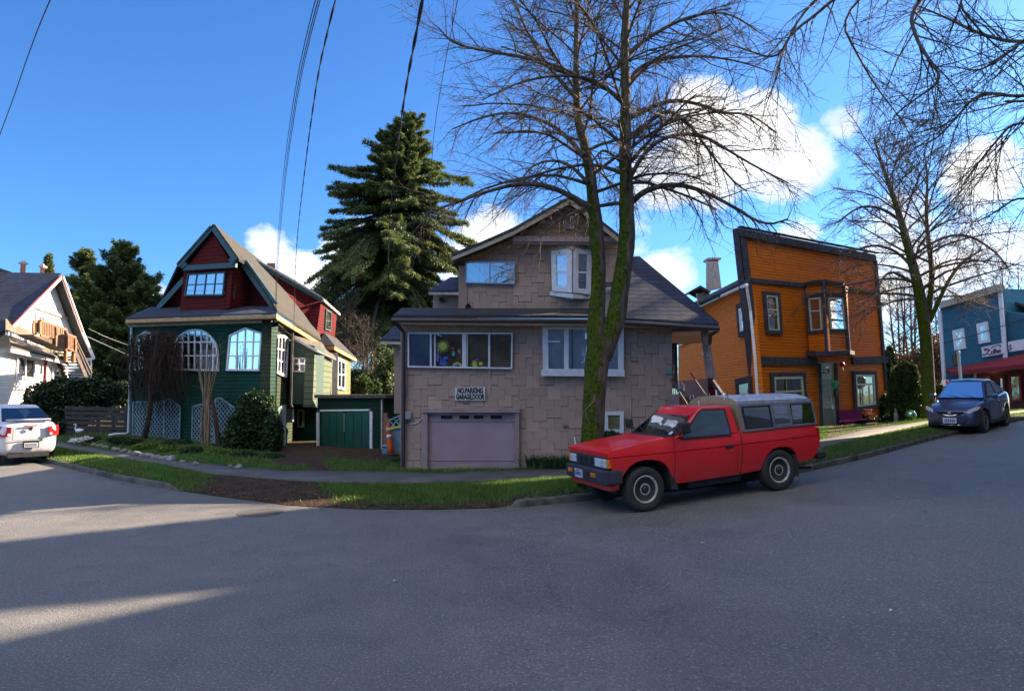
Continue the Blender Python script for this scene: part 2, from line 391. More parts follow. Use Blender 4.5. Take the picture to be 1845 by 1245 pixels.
def text(name, body, mat, parent, o, u, up, size, sx=1.0, ext=.004, bold=0, align='CENTER'):
    cu = bpy.data.curves.new(name, 'FONT'); cu.body = body; cu.size = size; cu.extrude = ext; cu.offset = bold; cu.align_x = align; cu.align_y = 'CENTER'
    cu.materials.append(mat); tmp = bpy.data.objects.new(name, cu); COL.objects.link(tmp)
    dg = bpy.context.evaluated_depsgraph_get(); dg.update(); me = bpy.data.meshes.new_from_object(tmp.evaluated_get(dg)); bpy.data.objects.remove(tmp)
    ob = bpy.data.objects.new(name, me); COL.objects.link(ob)
    root = parent
    while root.parent is not None: root = root.parent
    u = V(u).normalized(); up = V(up).normalized(); n = u.cross(up)
    m = Matrix((( u.x * sx, up.x, n.x, 0), (u.y * sx, up.y, n.y, 0), (u.z * sx, up.z, n.z, 0), (0, 0, 0, 1)))
    ob.parent = parent; ob.matrix_local = Matrix.Translation(V(o) - root.location) @ m
    return ob

class Face:                                   # a vertical plane of a building, from plan point a to plan point b
    def __init__(s, a, b):
        s.a = V((a[0], a[1], 0)); s.b = V((b[0], b[1], 0)); s.u = (s.b - s.a).normalized()
        n = V((s.u.y, -s.u.x, 0)); s.n = n if n.dot(CAM - s.a) > 0 else -n
    def at(s, px, py, off=0.0):
        d = ray(px, py); o = s.a + s.n * off; t = (o - CAM).dot(s.n) / d.dot(s.n); return CAM + d * t
    def poly(s, pts, off=0.0): return [s.at(x, y, off) for x, y in pts]
    def solid(s, mb, pts, d0, d1): mb.prism(s.poly(pts, d1), s.n * (d0 - d1))
    def strip(s, mb, p, q, w, d0, d1):        # board between two picked points, w metres wide
        P, Q = s.at(*p, d0), s.at(*q, d0); mb.bar(P, Q, w, d1 - d0, s.n)

def clip_seg(p, q, poly):                     # clip a segment to a convex polygon, 2D
    a = sum(poly[i][0] * poly[(i + 1) % len(poly)][1] - poly[(i + 1) % len(poly)][0] * poly[i][1] for i in range(len(poly)))
    t0, t1 = 0., 1.; dx, dy = q[0] - p[0], q[1] - p[1]
    for i in range(len(poly)):
        x0, y0 = poly[i]; x1, y1 = poly[(i + 1) % len(poly)]; nx, ny = (y0 - y1, x1 - x0)
        if a < 0: nx, ny = -nx, -ny
        num = (p[0] - x0) * nx + (p[1] - y0) * ny; den = dx * nx + dy * ny
        if abs(den) < 1e-9:
            if num < 0: return None
            continue
        t = -num / den
        if den > 0: t0 = max(t0, t)
        else: t1 = min(t1, t)
    if t0 >= t1: return None
    return (p[0] + dx * t0, p[1] + dy * t0), (p[0] + dx * t1, p[1] + dy * t1)
def gridlines(q, nx, ny):
    tl, tr, br, bl = q; L = []
    f = lambda a, b, t: (a[0] + (b[0] - a[0]) * t, a[1] + (b[1] - a[1]) * t)
    for i in range(1, nx): L.append((f(tl, tr, i / nx), f(bl, br, i / nx)))
    for j in range(1, ny): L.append((f(tl, bl, j / ny), f(tr, br, j / ny)))
    return L
def window(F, parent, outline, lines=(), fw=.05, mw=.025, mf='white', base=.02, depth=.06, glass='glass', curtain=None, label=None, name='window', back='room', parts=None):
    mb = MB(); k = len(outline)
    P3 = F.poly(outline, base)
    c = sum(P3, V((0, 0, 0))) / k
    inner = []
    for i in range(k):                        # frame: one mitred ring, no overlapping faces
        p, a, b = P3[i], P3[i - 1], P3[(i + 1) % k]
        e1 = (p - a).normalized(); e2 = (b - p).normalized()
        n1 = F.n.cross(e1); n1 = n1 if n1.dot(c - p) > 0 else -n1
        n2 = F.n.cross(e2); n2 = n2 if n2.dot(c - p) > 0 else -n2
        bs = (n1 + n2); bs.normalize(); inner.append(p + bs * (fw / max(.35, bs.dot(n1))))
    D = F.n * depth; vs = P3 + inner + [p + D for p in P3] + [p + D for p in inner]; fs = []
    for i in range(k):
        j = (i + 1) % k
        fs += [(i, j, j + 2 * k, i + 2 * k), (k + i, k + i + 2 * k, k + j + 2 * k, k + j), (i + 2 * k, j + 2 * k, j + 3 * k, i + 3 * k), (i, i + k, j + k, j)]
    mb.grid(vs, fs)
    for li, ln in enumerate(lines):
        w = ln[2] if len(ln) > 2 else mw
        cs = clip_seg(ln[0], ln[1], outline)
        if cs:
            p, q = F.at(*cs[0], base), F.at(*cs[1], base); a = (q - p).normalized() * fw * .5
            vert = abs(a.z) > .5 * a.length
            mb.bar(p + a, q - a, w, depth - (.006 if vert else .010) - .0007 * (li % 3), F.n)
    w = mb.build(name, M[mf], parent)
    if label: w['label'] = label
    g = MB(); g.face([p + F.n * depth * .55 for p in inner]); g.build('pane', M[glass], w)
    g = MB(); g.face([p + F.n * .006 for p in P3]); g.build('room', M[back], w)
    if curtain:
        q = inner; g = MB()
        a, b = curtain if isinstance(curtain, tuple) else (0, 1)
        tl, tr = min(range(k), key=lambda i: outline[i][0] * .2 + outline[i][1]), None
        xs = [p.dot(F.u) for p in q]; zs = [p.z for p in q]; x0, x1, z0, z1 = min(xs), max(xs), min(zs), max(zs); z1 = z0 + (z1 - z0) * (.5 if k > 8 else .78 if k > 4 else 1)
        org = q[0] - F.u * q[0].dot(F.u) - V((0, 0, q[0].z)); n = 26
        xa, xb = x0 + (x1 - x0) * a, x0 + (x1 - x0) * b; vs = []
        for i in range(n + 1):
            x = xa + (xb - xa) * i / n; dd = .012 + .008 * math.sin(i * 1.9) 
            for z in (z0, z1): vs.append(org + F.u * x + V((0, 0, z)) + F.n * dd)
        g.grid(vs, [(2 * i, 2 * i + 2, 2 * i + 3, 2 * i + 1) for i in range(n)])
        g.build('curtain', M[parts or 'curtain'], w, smooth=True, fix=False)
    return w

# numpy foliage: n small faces from arrays
def leaves(name, mat, parent, P, A, B, tint, tri=False):
    """P centres, A half-length vectors, B half-width vectors (n,3)."""
    n = len(P)
    if tri: vs = np.stack([P - A - B, P - A + B, P + A], 1)
    else: vs = np.stack([P - A, P - B, P + A, P + B], 1)
    k = vs.shape[1]; vs = vs.reshape(-1, 3)
    root = parent
    while root is not None and root.parent is not None: root = root.parent
    off = np.array(root.location) if root is not None else vs.mean(0) * np.array([1, 1, 0]) + np.array([0, 0, vs[:, 2].min()])
    me = bpy.data.meshes.new(name); me.vertices.add(n * k); me.vertices.foreach_set('co', (vs - off).ravel())
    me.loops.add(n * k); me.loops.foreach_set('vertex_index', np.arange(n * k, dtype=np.int32))
    me.polygons.add(n); me.polygons.foreach_set('loop_start', np.arange(0, n * k, k, dtype=np.int32)); me.polygons.foreach_set('loop_total', np.full(n, k, dtype=np.int32))
    me.materials.append(mat); a = me.attributes.new('tint', 'FLOAT', 'FACE'); a.data.foreach_set('value', np.clip(tint, 0, 1.6).astype(np.float32))
    me.update(calc_edges=True); me.validate()
    o = bpy.data.objects.new(name, me); COL.objects.link(o)
    if parent is not None: o.parent = parent
    else: o.location = V(off.tolist())
    return o
def unit(a): return a / np.maximum(np.linalg.norm(a, axis=1, keepdims=True), 1e-9)
def rvec(n): return unit(npr.normal(size=(n, 3)))
# ------------------------------------------------------------------ ground, road, kerb, sidewalk
def lerp(tab, x):
    if x <= tab[0][0]: return tab[0][1]
    for (a, za), (b, zb) in zip(tab, tab[1:]):
        if x <= b: return za + (zb - za) * (x - a) / (b - a)
    return tab[-1][1]
YK = [(-300, 783), (-60, 806), (20, 819), (88, 835), (210, 865), (300, 881), (372, 892), (520, 911), (643, 918), (780, 919), (930, 915), (1020, 906), (1100, 897), (1220, 884), (1301, 873), (1460, 849), (1564, 825), (1679, 793.6), (1760, 774), (1845, 757), (2000, 740)]
YN = [(-300, 776), (-60, 788), (20, 795), (109, 806), (210, 825), (313, 841), (378, 854), (520, 865), (605, 871), (750, 872), (850, 869), (1020, 859), (1250, 836), (1481, 807), (1564, 787), (1669, 764), (1760, 752), (1845, 743), (2000, 731)]
YF = [(-300, 768), (-60, 780), (20, 787), (109, 796), (210, 814), (313, 830), (426, 841), (520, 849), (562, 848), (779, 852), (1020, 844), (1250, 818), (1481, 793), (1550, 777), (1606, 768.5), (1669, 759), (1760, 747), (1845, 739), (2000, 728)]
HL = [(-300, 34, .3), (22, 30, .3), (140, 27, .35), (232, 22.6, .42), (330, 21.7, .32), (410, 20.9, .2), (482, 20.1, .1), (600, 20.0, .08), (690, 18.6, .06), (722, 16.1, .05), (760, 15.45, .06), (930, 15.45, .07), (1050, 15.6, .2), (1210, 16.3, .4), (1370, 22.6, .5), (1480, 24.6, .55), (1603, 27.5, .68), (1680, 30, .8), (1845, 34, .9), (2000, 40, 1)]
def kh(px):                                   # kerb height: dropped where the kerb is missing
    def s(a, b): t = min(1, max(0, (px - a) / (b - a))); return t * t * (3 - 2 * t)
    return .11 - .095 * (s(295, 330) - s(915, 935))
stations = list(range(-300, 2001, 10))
rows = []; dirts = []
def dirt_amount(px, k):                       # k 0 kerb .. 1 sidewalk
    d = 0.12
    if 290 < px < 720:
        e = min(.86, (px - 290) / 110 + k * -.3) if px < 430 else min(.86, max(0, (640 - px + 60 * (1 - k)) / 130))
        d = max(d, e)
    if 600 <= px < 960: d = max(d, .85 - k * 1.6)
    if px >= 930: d = max(d, .62 - k * 1.1)
    if px < 270: d = max(d, .5 - k * 2.2)
    if px > 1120: d = max(d, .35)
    if k > .9: d = max(d, .45)
    return d
NV = 9
kerb_line = []; verge_v = []; verge_d = []; swn = []; swf = []; yard_v = []; yard_d = []
for px in stations:
    h = kh(px); K = G(px, lerp(YK, px)); A = G(px, lerp(YN, px), .12); B = G(px, lerp(YF, px), .13)
    dirv = V((B.x - K.x, B.y - K.y, 0)).normalized()
    kt = K + dirv * (.02 + .14 * min(1, max(0, (h - .02) / .06))); kt.z = Ts(K.x) + h + (.0 if h > .05 else .0)
    kerb_line.append((K, kt, h)); col = []
    for i in range(NV + 1):
        t = i / NV; p = kt.lerp(A, t); z = kt.z * (1 - t) + A.z * t + math.sin(t * math.pi) * .025
        col.append(V((p.x, p.y, z - (.004 if i == 0 else 0)))); verge_d.append(dirt_amount(px, t))
    verge_v += col; swn.append(A); swf.append(B)
    Y = lerp([(a, b) for a, b, c in HL], px); z = lerp([(a, c) for a, b, c in HL], px)
    r = ray(px, 700); H = V((r.x / r.y * Y, Y, z))
    cols = []
    for i in range(8):
        t = i / 7; p = B.lerp(H, t); ss = t * t * (3 - 2 * t); p.z = B.z * (1 - ss) + H.z * ss; cols.append(p)
        dd = .15
        if 495 < px < 700:
            dd = .95 if (px < 590 and t > .25) or t > .62 else .3
            if abs(px - (585 - 60 * t)) < 22: dd = .9
        if 740 < px < 945: dd = .1
        if px < 495: dd = .45 if t > .3 else .2
        if 1480 < px < 1620: dd = .6
        yard_d.append(dd)
    for ext, zz in ((4, z), (20, max(z, .4)), (150, 1.2)):
        q = V((r.x / r.y * (Y + ext), Y + ext, zz)); cols.append(q); yard_d.append(.6)
    yard_v += cols
def gridmesh(name, vs, nc, mat, dirt=None, **kw):
    mb = MB(); nr = len(vs) // nc
    mb.grid(vs, [(i * nc + j, (i + 1) * nc + j, (i + 1) * nc + j + 1, i * nc + j + 1) for i in range(nr - 1) for j in range(nc - 1)])
    o = mb.build(name, mat, smooth=True, fix=False)
    if dirt is not None:
        a = o.data.attributes.new('dirt', 'FLOAT', 'POINT'); a.data.foreach_set('value', dirt)
    return tag(o, kind='structure', **kw)
gridmesh('verge', verge_v, NV + 1, M['soil'], verge_d)
gridmesh('yard', yard_v, 11, M['soil'], yard_d)
# sidewalk slab with a small step
sv = []
for A, B in zip(swn, swf):
    sv += [A + V((0, 0, -.05)), A + V((0, 0, .012)), A.lerp(B, .5) + V((0, 0, .02)), B + V((0, 0, .012)), B + V((0, 0, -.05))]
gridmesh('sidewalk', sv, 5, M['walk'])
# kerb: solid strip in two runs
def kerb_run(p0, p1):
    vs = []
    for px, (K, kt, h) in zip(stations, kerb_line):
        if p0 <= px <= p1:
            j = .006 * math.sin(px * .9); d = (kt - K); d.z = 0
            base = Ts(K.x)
            vs += [V((K.x, K.y, base - .1)), V((K.x, K.y, base + h - .02 + j)), V((K.x, K.y, base + h + .004 + j)) + d * .15, V((kt.x, kt.y, base + h + .006 + j)), V((kt.x, kt.y, base - .1)) + d * .05]
    return vs
gridmesh('kerb', kerb_run(-300, 330), 5, M['kerb'])
gridmesh('kerb', kerb_run(900, 2000), 5, M['kerb'])
# road sheet: from the kerb toward and past the camera
rv = []
NR = 34
for i, px in enumerate(stations):
    K = kerb_line[i][0]; K2 = kerb_line[i][1]
    r = V((K.x, K.y, 0)).normalized()
    d0 = V((K.x, K.y, 0)).length + .08
    for j in range(NR + 1):
        t = (j / NR) ** 1.5; d = d0 * (1 - t) + 0.02 * t; x, y = r.x * d, r.y * d
        rv.append(V((x, y, Ts(x) + .001)))
gridmesh('road', rv, NR + 1, M['asphalt'])
# the rest of the road behind the view, and the land under everything
mb = MB(); n = 160; vs = []
for j in range(n + 1):
    for i in range(n + 1):
        x = -60 + 120 * i / n; y = -22 + 60 * j / n; vs.append(V((x, y, Ts(x) - .006)))
infan = lambda p: p.y > .4 and -.98 * p.y + .4 < p.x < .86 * p.y - .4
keep = []
for j in range(n):
    for i in range(n):
        f = (j * (n + 1) + i, j * (n + 1) + i + 1, (j + 1) * (n + 1) + i + 1, (j + 1) * (n + 1) + i)
        if not all(infan(vs[k]) for k in f) and not (min(vs[k].y for k in f) > 14): keep.append(f)
mb.grid(vs, keep)
tag(mb.build('road', M['asphalt'], fix=False, smooth=True), kind='structure')
mb = MB(); mb.grid([V((-900, -900, -.4)), V((900, -900, -.4)), V((900, 900, -.4)), V((-900, 900, -.4))], [(0, 1, 2, 3)])
tag(mb.build('ground', M['soil'], fix=False), kind='structure')

# manhole cover and litter
def manhole():
    p = G(470, 924); mb = MB(); p.z = Ts(p.x) + .003
    mb.lathe(p, [(.34, 0), (.34, .004), (.29, .004), (.285, .008), (0.001, .009)], 28)
    tag(mb.build('manhole_cover', plain('cast_iron', (.085, .08, .08), .8, (.06, .055, .055), 20, .6, 60), smooth=False), 'round iron cover set in the asphalt near the bare earth', 'manhole cover')
manhole()

# grass blades as real geometry
def tri_sample(vs, nc, n, weight):
    A = np.array([tuple(v) for v in vs]).reshape(-1, nc, 3); a = A[:-1, :-1].reshape(-1, 3); b = A[1:, :-1].reshape(-1, 3); c = A[1:, 1:].reshape(-1, 3); d = A[:-1, 1:].reshape(-1, 3)
    area = np.linalg.norm(np.cross(c - a, d - b), axis=1); w = area * weight; idx = npr.choice(len(a), n, p=w / w.sum())
    u, v = npr.random(n)[:, None], npr.random(n)[:, None]
    return (a[idx] * (1 - u) + b[idx] * u) * (1 - v) + (d[idx] * (1 - u) + c[idx] * u) * v
def blades(name, vs, nc, dirt, n, hmin, hmax, mask=None):
    D = 1 - np.array(dirt).reshape(-1, nc); w = (D[:-1, :-1] + D[1:, 1:]) / 2; w = np.clip(w * 1.5 - .35, 0.02, 1) ** 1.5
    if mask is not None: w = w * mask
    A = np.array([tuple(v) for v in vs]).reshape(-1, nc, 3); dist = np.linalg.norm(A[:-1, :-1, :2], axis=2); w = w / np.maximum(dist / 11, .6) ** 2
    P = tri_sample(vs, nc, n, w.ravel())
    cl = np.sin(P[:, 0] * 5.1 + np.sin(P[:, 1] * 3.7) * 2) * np.sin(P[:, 1] * 4.3 + P[:, 0]) * .5 + .5
    h = (hmin + (hmax - hmin) * npr.random(n) * (.4 + .6 * cl))[:, None]
    a = npr.random(n) * 6.283; lean = np.stack([np.cos(a), np.sin(a), np.zeros(n)], 1) * .45
    A_ = (lean + np.array([0, 0, 1])) * h / 2; a2 = npr.random(n) * 6.283
    B = np.stack([np.cos(a2), np.sin(a2), np.zeros(n)], 1) * (.004 + .004 * npr.random(n))[:, None]
    o = leaves(name, M['grass'], None, P + A_ * .95, A_, B, npr.random(n) * .55 + cl * .3, tri=True)
    return tag(o, kind='stuff')
blades('grass', verge_v, NV + 1, verge_d, 95000, .03, .09)
ymask = np.zeros((len(stations) - 1, 10)); ymask[:, :7] = 1
blades('grass', yard_v, 11, yard_d, 45000, .04, .12, ymask)
# fallen leaves and twigs along the gutter and on bare soil
n = 5200
A_ = np.array([tuple(v) for v in verge_v]).reshape(-1, NV + 1, 3)
W = np.zeros((len(stations) - 1, NV)); 
for i, px in enumerate(stations[:-1]):
    for j in range(NV): W[i, j] = .08 + (1.0 if j < 2 else .12) * (1 if 100 < px < 1600 else .2) + (.15 if 330 < px < 640 else 0)
P = tri_sample(verge_v, NV + 1, n, W.ravel())
P[:, 2] += .008 + .02 * npr.random(n); q = rvec(n) * np.array([1, 1, .25]); q = unit(q); q2 = unit(np.cross(q, rvec(n) * np.array([.3, .3, 1])))
s = (.008 + .016 * npr.random(n))[:, None]
tag(leaves('fallen_leaves', M['dryleaf'], None, P, q * s, q2 * s * .6, npr.random(n)), kind='stuff')
n = 3200; px_ = npr.uniform(0, 1700, n); pts = []
for i in range(n):
    p = G(px_[i], lerp(YK, px_[i]) + abs(npr.normal()) * 5 + 1); p.z = Ts(p.x) + .008; pts.append(tuple(p))
for i in range(350):
    x = npr.uniform(-6, 9); y = npr.uniform(4, 10); pts.append((x, y, Ts(x) + .008))
P = np.array(pts); n = len(P); q = unit(rvec(n) * np.array([1, 1, .1])); q2 = unit(np.cross(q, np.array([[0, 0, 1.]])))
s = (.006 + .010 * npr.random(n))[:, None]
tag(leaves('gutter_litter', M['dryleaf'], None, P, q * s, q2 * s * .55, npr.random(n) * 1.3), kind='stuff')

# ================================================================== BROWN HOUSE
def shingle_wall(F, polys, holes, parent, z0, base=0.0, tw=.325, th=.245, name='wall'):
    """thick wall plus overlapping staggered asphalt tiles laid on it"""
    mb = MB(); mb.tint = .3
    for p in polys: F.solid(mb, p, base - .25, base)
    hs = []
    for h in holes:
        q = F.poly(h, base); us = [p.dot(F.u) for p in q]; zs = [p.z for p in q]; hs.append((min(us), max(us), min(zs), max(zs)))
    for p in polys:
        q = F.poly(p, base); P2 = [(a.dot(F.u), a.z) for a in q]; org = q[0] - F.u * q[0].dot(F.u) - V((0, 0, q[0].z))
        us = [a[0] for a in P2]; zs = [a[1] for a in P2]
        r = int((min(zs) - z0) / th) - 1
        while z0 + r * th < max(zs):
            off = (r % 2) * tw * .5; c = int((min(us) - off) / tw) - 1
            while off + c * tw < max(us):
                h1 = rnd.Random if False else None
                drop = .085 if (c + (r // 2)) % 2 else 0.0
                x0, x1 = off + c * tw + .005, off + (c + 1) * tw - .005; y0, y1 = z0 + r * th - drop, z0 + (r + 1) * th + .10
                y0 += rnd.uniform(-.016, .012)
                quad = [(x0, y0), (x1, y0), (x1, y1), (x0, y1)]
                quad = clip_poly(quad, P2); c += 1
                if len(quad) < 3: continue
                mx, my = sum(a[0] for a in quad) / len(quad), sum(a[1] for a in quad) / len(quad)
                if any(all(a[0] < x_ < a[1] and a[2] < y_ < a[3] for x_, y_ in quad) for a in hs): continue
                lift = .008 + .006 * rnd.random(); tilt = .012
                mb.tint = rnd.choice((.92, .97, 1.0, 1.0, 1.04, 1.09)) * rnd.uniform(.96, 1.04)
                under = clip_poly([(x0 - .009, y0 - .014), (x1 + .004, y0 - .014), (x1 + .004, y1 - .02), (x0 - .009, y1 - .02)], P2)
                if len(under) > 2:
                    tt_ = mb.tint; mb.tint = .42; mb.prism([org + F.u * a[0] + V((0, 0, a[1])) + F.n * (lift + tilt * .25) for a in under], F.n * -.02); mb.tint = tt_  # dark tint paints the shadow gap below and beside each tile
                ymin, ymax = y0, y1
                ft = [org + F.u * a[0] + V((0, 0, a[1])) + F.n * (lift + tilt * (1 - (a[1] - ymin) / (ymax - ymin))) for a in quad]
                mb.prism(ft, F.n * -.03)
            r += 1
    return mb.build(name, M['shingle'], parent, tint=True, fix=False)
def clip_poly(sub, clip):
    area = sum(clip[i][0] * clip[(i + 1) % len(clip)][1] - clip[(i + 1) % len(clip)][0] * clip[i][1] for i in range(len(clip)))
    out = sub
    for i in range(len(clip)):
        a, b = clip[i], clip[(i + 1) % len(clip)]
        if area < 0: a, b = b, a
        f = lambda p: (b[0] - a[0]) * (p[1] - a[1]) - (b[1] - a[1]) * (p[0] - a[0])
        inp, out = out, []
        for j in range(len(inp)):
            p, q = inp[j - 1], inp[j]; fp, fq = f(p), f(q)
            if (fp >= 0) != (fq >= 0):
                t = fp / (fp - fq); out.append((p[0] + (q[0] - p[0]) * t, p[1] + (q[1] - p[1]) * t))
            if fq >= 0: out.append(q)
        if not out: return []
    return out
YB = 15.5
bx0 = (722 - CX) / FPX * YB; bx1 = (1210 - CX) / FPX * YB
BF = Face((bx0, YB), (bx1, YB))
BU = Face((bx0, YB + 1.1), (bx1, YB + 1.1))
H1 = thing('brown_house', 'brown shingled house with a mauve garage door and white framed windows', 'house', ((bx0 + bx1) / 2, YB + 3, 0))
openings = [[(733, 596), (925, 597), (924, 667), (733, 664)], [(976, 583), (1124, 583), (1124, 677), (977, 677)], [(762, 736), (936, 736), (936, 845), (762, 845)], [(1087, 740), (1124, 740), (1124, 781), (1088, 781)]]
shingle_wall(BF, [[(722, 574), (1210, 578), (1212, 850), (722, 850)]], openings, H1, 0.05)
# side walls and rear body
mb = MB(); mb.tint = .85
p0, p1 = BF.at(722, 850, -.02), BF.at(1210, 850, -.02); zt = BF.at(900, 574).z
mb.hexa([V((p0.x, YB + .2, -.3)), V((p1.x, YB + .2, -.3)), V((p1.x, YB + 8, -.3)), V((p0.x, YB + 8, -.3)), V((p0.x, YB + .2, zt)), V((p1.x, YB + .2, zt)), V((p1.x, YB + 8, zt)), V((p0.x, YB + 8, zt))])
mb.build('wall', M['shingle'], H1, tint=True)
# upper storey front
up = [[(828, 484), (925, 437), (925, 566), (828, 566)], [(925, 437), (1122, 432), (1122, 566), (925, 566)]]
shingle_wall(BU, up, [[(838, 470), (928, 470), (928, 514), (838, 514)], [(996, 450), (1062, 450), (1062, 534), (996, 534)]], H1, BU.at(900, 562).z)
BG = Face((bx0, YB + .85), (bx1, YB + .85))
mb = MB(); BG.solid(mb, [(934, 429), (1027, 368), (1112, 429)], -.3, 0)
for k in range(7):                             # thin shingle courses in the gable
    y = 429 - k * 9; t = (429 - y) / 61.0
    a, b = (934 + 93 * t + 2, y), (1112 - 85 * t - 2, y); c = ((a[0] + 9), y - 8), ((b[0] - 9), y - 8)
    if b[0] - a[0] > 14: mb.prism([BG.at(*a, .03), BG.at(*b, .03), BG.at(*c[1], .012), BG.at(*c[0], .012)], BG.n * -.02)
mb.build('gable', plain('gable_shingles', (.27, .17, .12), .85, (.20, .125, .09), 5, .5), H1)
mb = MB(); mb2 = MB()
BG.strip(mb2, (924, 432.5), (1116, 434), .13, 0.01, .16); BG.strip(mb2, (924, 439), (1116, 441), .06, .01, .10)
mb2.build('belt_trim', M['mauve'], H1)
mb3 = MB(); BU.strip(mb3, (925, 445), (1118, 444), .10, .02, .06); mb3.build('trim_board', M['beige'], H1)
# upper roof: two slopes, front barge boards
def roof_slab(mb, pts_front, F, off, depth, th, back=None):
    """strip of roof running back from the front edge line pts_front"""
    fr = [F.at(x, y, off) for x, y in pts_front]
    for p, q in zip(fr, fr[1:]):
        B = F.n * -depth; t = V((0, 0, th)); mb.hexa([p, q, q + B, p + B, p + t, q + t, q + B + t, p + B + t])
mb = MB(); roof_slab(mb, [(813, 463), (870, 440), (925, 416), (1027, 358.5), (1118, 430)], BG, .35, 7.0, .08); mb.build('roof', M['darkroof'], H1)
mb = MB()
L = [(813, 464.5), (870, 442), (925, 418), (1027, 361), (1115, 431)]
for a, b in zip(L, L[1:]): BG.strip(mb, (a[0], a[1] + 2), (b[0], b[1] + 2), .11, .30, .34)
mb.build('barge_board', M['beige'], H1)
mb = MB()                                      # soffit boards inside the barge
L = [(816, 469), (872, 446), (927, 423), (1027, 366), (1112, 434)]
for a, b in zip(L, L[1:]): BG.strip(mb, (a[0], a[1] + 2), (b[0], b[1] + 2), .12, .06, .10)
mb.build('inner_barge', M['oldwood'], H1)
mb = MB(); a = BU.at(828, 480, 0); b = BU.at(828, 570, 0)
mb.hexa([V((a.x - .02, YB + 1.05, b.z)), V((a.x + .2, YB + 1.05, b.z)), V((a.x + .2, YB + 8, b.z)), V((a.x - .02, YB + 8, b.z)), V((a.x - .02, YB + 1.05, a.z)), V((a.x + .2, YB + 1.05, a.z)), V((a.x + .2, YB + 8, a.z)), V((a.x - .02, YB + 8, a.z))])
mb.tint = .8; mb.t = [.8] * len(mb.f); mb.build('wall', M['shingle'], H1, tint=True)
# skirt roof between storeys
mb = MB()
e0, e1 = BF.at(708, 573, .45), BF.at(1294, 589, .45); em = BF.at(1075, 574, .45)
t0, t1 = BU.at(724, 560, .03), BU.at(1130, 561, .03)
mb.prism([e0, em, t1, t0], (0, 0, .07))
mb.build('skirt_roof', M['darkroof'], H1)
mb = MB()                                      # big right hand roof face coming down to the porch eave
rp = [BU.at(1108, 467, -.1), BU.at(1152, 467, -.1), V((0, 0, 0)), V((0, 0, 0))]
A1 = BF.at(1075, 576, .452); A2 = BF.at(1294, 588, .452); R1 = BU.at(1104, 470, -1.2); R2 = BU.at(1151, 467, -1.2)
mb.prism([A1, A2, R2, R1], (0, .03, .08))
mb.prism([A2, A2 + V((0, 6.5, 0)), R2 + V((0, 3.0, 0)), R2], (.02, 0, .08))
mb.prism([R1, R2, R2 + V((0, 3, 0)), R1 + V((0, 3, 0))], (0, 0, .079))
mb.build('roof', M['slateroof'], H1)
mb = MB(); mb.tube([BF.at(706, 577, .52), BF.at(1075, 579, .52), BF.at(1296, 592, .52)], .055, 8); mb.build('gutter', M['brownpipe'], H1)
mb = MB(); BF.strip(mb, (722, 584), (1255, 590), .07, .06, .40); mb.build('soffit', M['beige'], H1)
mb = MB()
mb.tube([BF.at(713, 580, .48), BF.at(716, 586, .4), BF.at(727, 598, .12), BF.at(727, 700, .1), BF.at(726, 846, .1)], .05, 8); mb.build('downpipe', M['brownpipe'], H1)
mb = MB(); mb.tube([BF.at(1050, 845, .35), BF.at(1043, 828, .2), BF.at(1037, 800, .08), BF.at(1035, 788, .05)], .02, 6); mb.build('vent_pipe', M['white'], H1)
# corner frieze and windows
q = [(735, 599), (924, 600), (923, 665), (735, 662)]
window(BF, H1, q, [((776.5, 590), (776.5, 675), .04), ((784, 590), (784, 675), .03), ((836.5, 590), (836.5, 675), .09), ((842, 590), (842, 675), .02), ((881.5, 590), (881.5, 675), .045)], fw=.035, mf='white', glass='glass', label='wide sliding window with painted pictures on the glass', base=.05)
q = [(977, 584), (1123, 585), (1123, 676), (978, 675)]
wn = window(BF, H1, q, [((1020, 580), (1020, 690), .11), ((1089, 580), (1089, 690), .11), ((980, 616), (1014, 616), .035), ((1095, 616), (1120, 616), .035)], fw=.13, mf='white', curtain=(0, 1), base=.05, depth=.08)
mb = MB(); BF.strip(mb, (975, 672), (1125, 673), .14, .13, .18); mb.build('sill', M['white'], wn)
window(BU, H1, [(839, 472), (928, 472.5), (928, 513), (839, 511)], [((883, 460), (883, 520), .035)], fw=.03, mf='metal', curtain=(.05, 1), base=.05, glass='mirror')
wn = window(BF, H1, [(1088, 741), (1123, 741), (1123, 780), (1089, 780)], [], fw=.085, mf='white', curtain=(0, 1), parts='greencurtain', base=.05)
# bay window on the upper floor, angled in two faces
bay = MB(); tl, tm, tr = BU.at(994, 453, .05), BU.at(1032, 449, .28), BU.at(1064, 452, .05)
bl, bm_, br = BU.at(996, 527, .05), BU.at(1032, 529, .28), BU.at(1062, 531, .05)
Fa = Face((tl.x, tl.y), (tm.x, tm.y)); Fb = Face((tm.x, tm.y), (tr.x, tr.y))
bw = window(Fa, H1, [(994, 453), (1031.5, 448), (1031.5, 528), (996, 525)], [((995, 490), (1032, 491), .05)], fw=.13, mf='white', base=.0, depth=.06, curtain=(.1, 1), label='left face of the white angled bay window')
bw = window(Fb, H1, [(1032.5, 448), (1064, 452), (1062, 531), (1032.5, 528)], [((1032, 491), (1064, 492), .05)], fw=.12, mf='white', base=.0, depth=.06, curtain=(.1, 1))
mb = MB(); mb.prism([BU.at(990, 525, .02), BU.at(1032, 530, .36), BU.at(1066, 531, .02)], (0, 0, -.10)); mb.prism([BU.at(999, 530, .02), BU.at(1032, 536, .28), BU.at(1062, 537, .02)], (0, 0, -.05)); mb.build('sill', M['white'], bw)
mb = MB(); mb.prism([BU.at(990, 452, .02), BU.at(1032, 450, .36), BU.at(1067, 452, .02)], (0, 0, .10)); mb.build('bay_roof', M['beige'], H1)
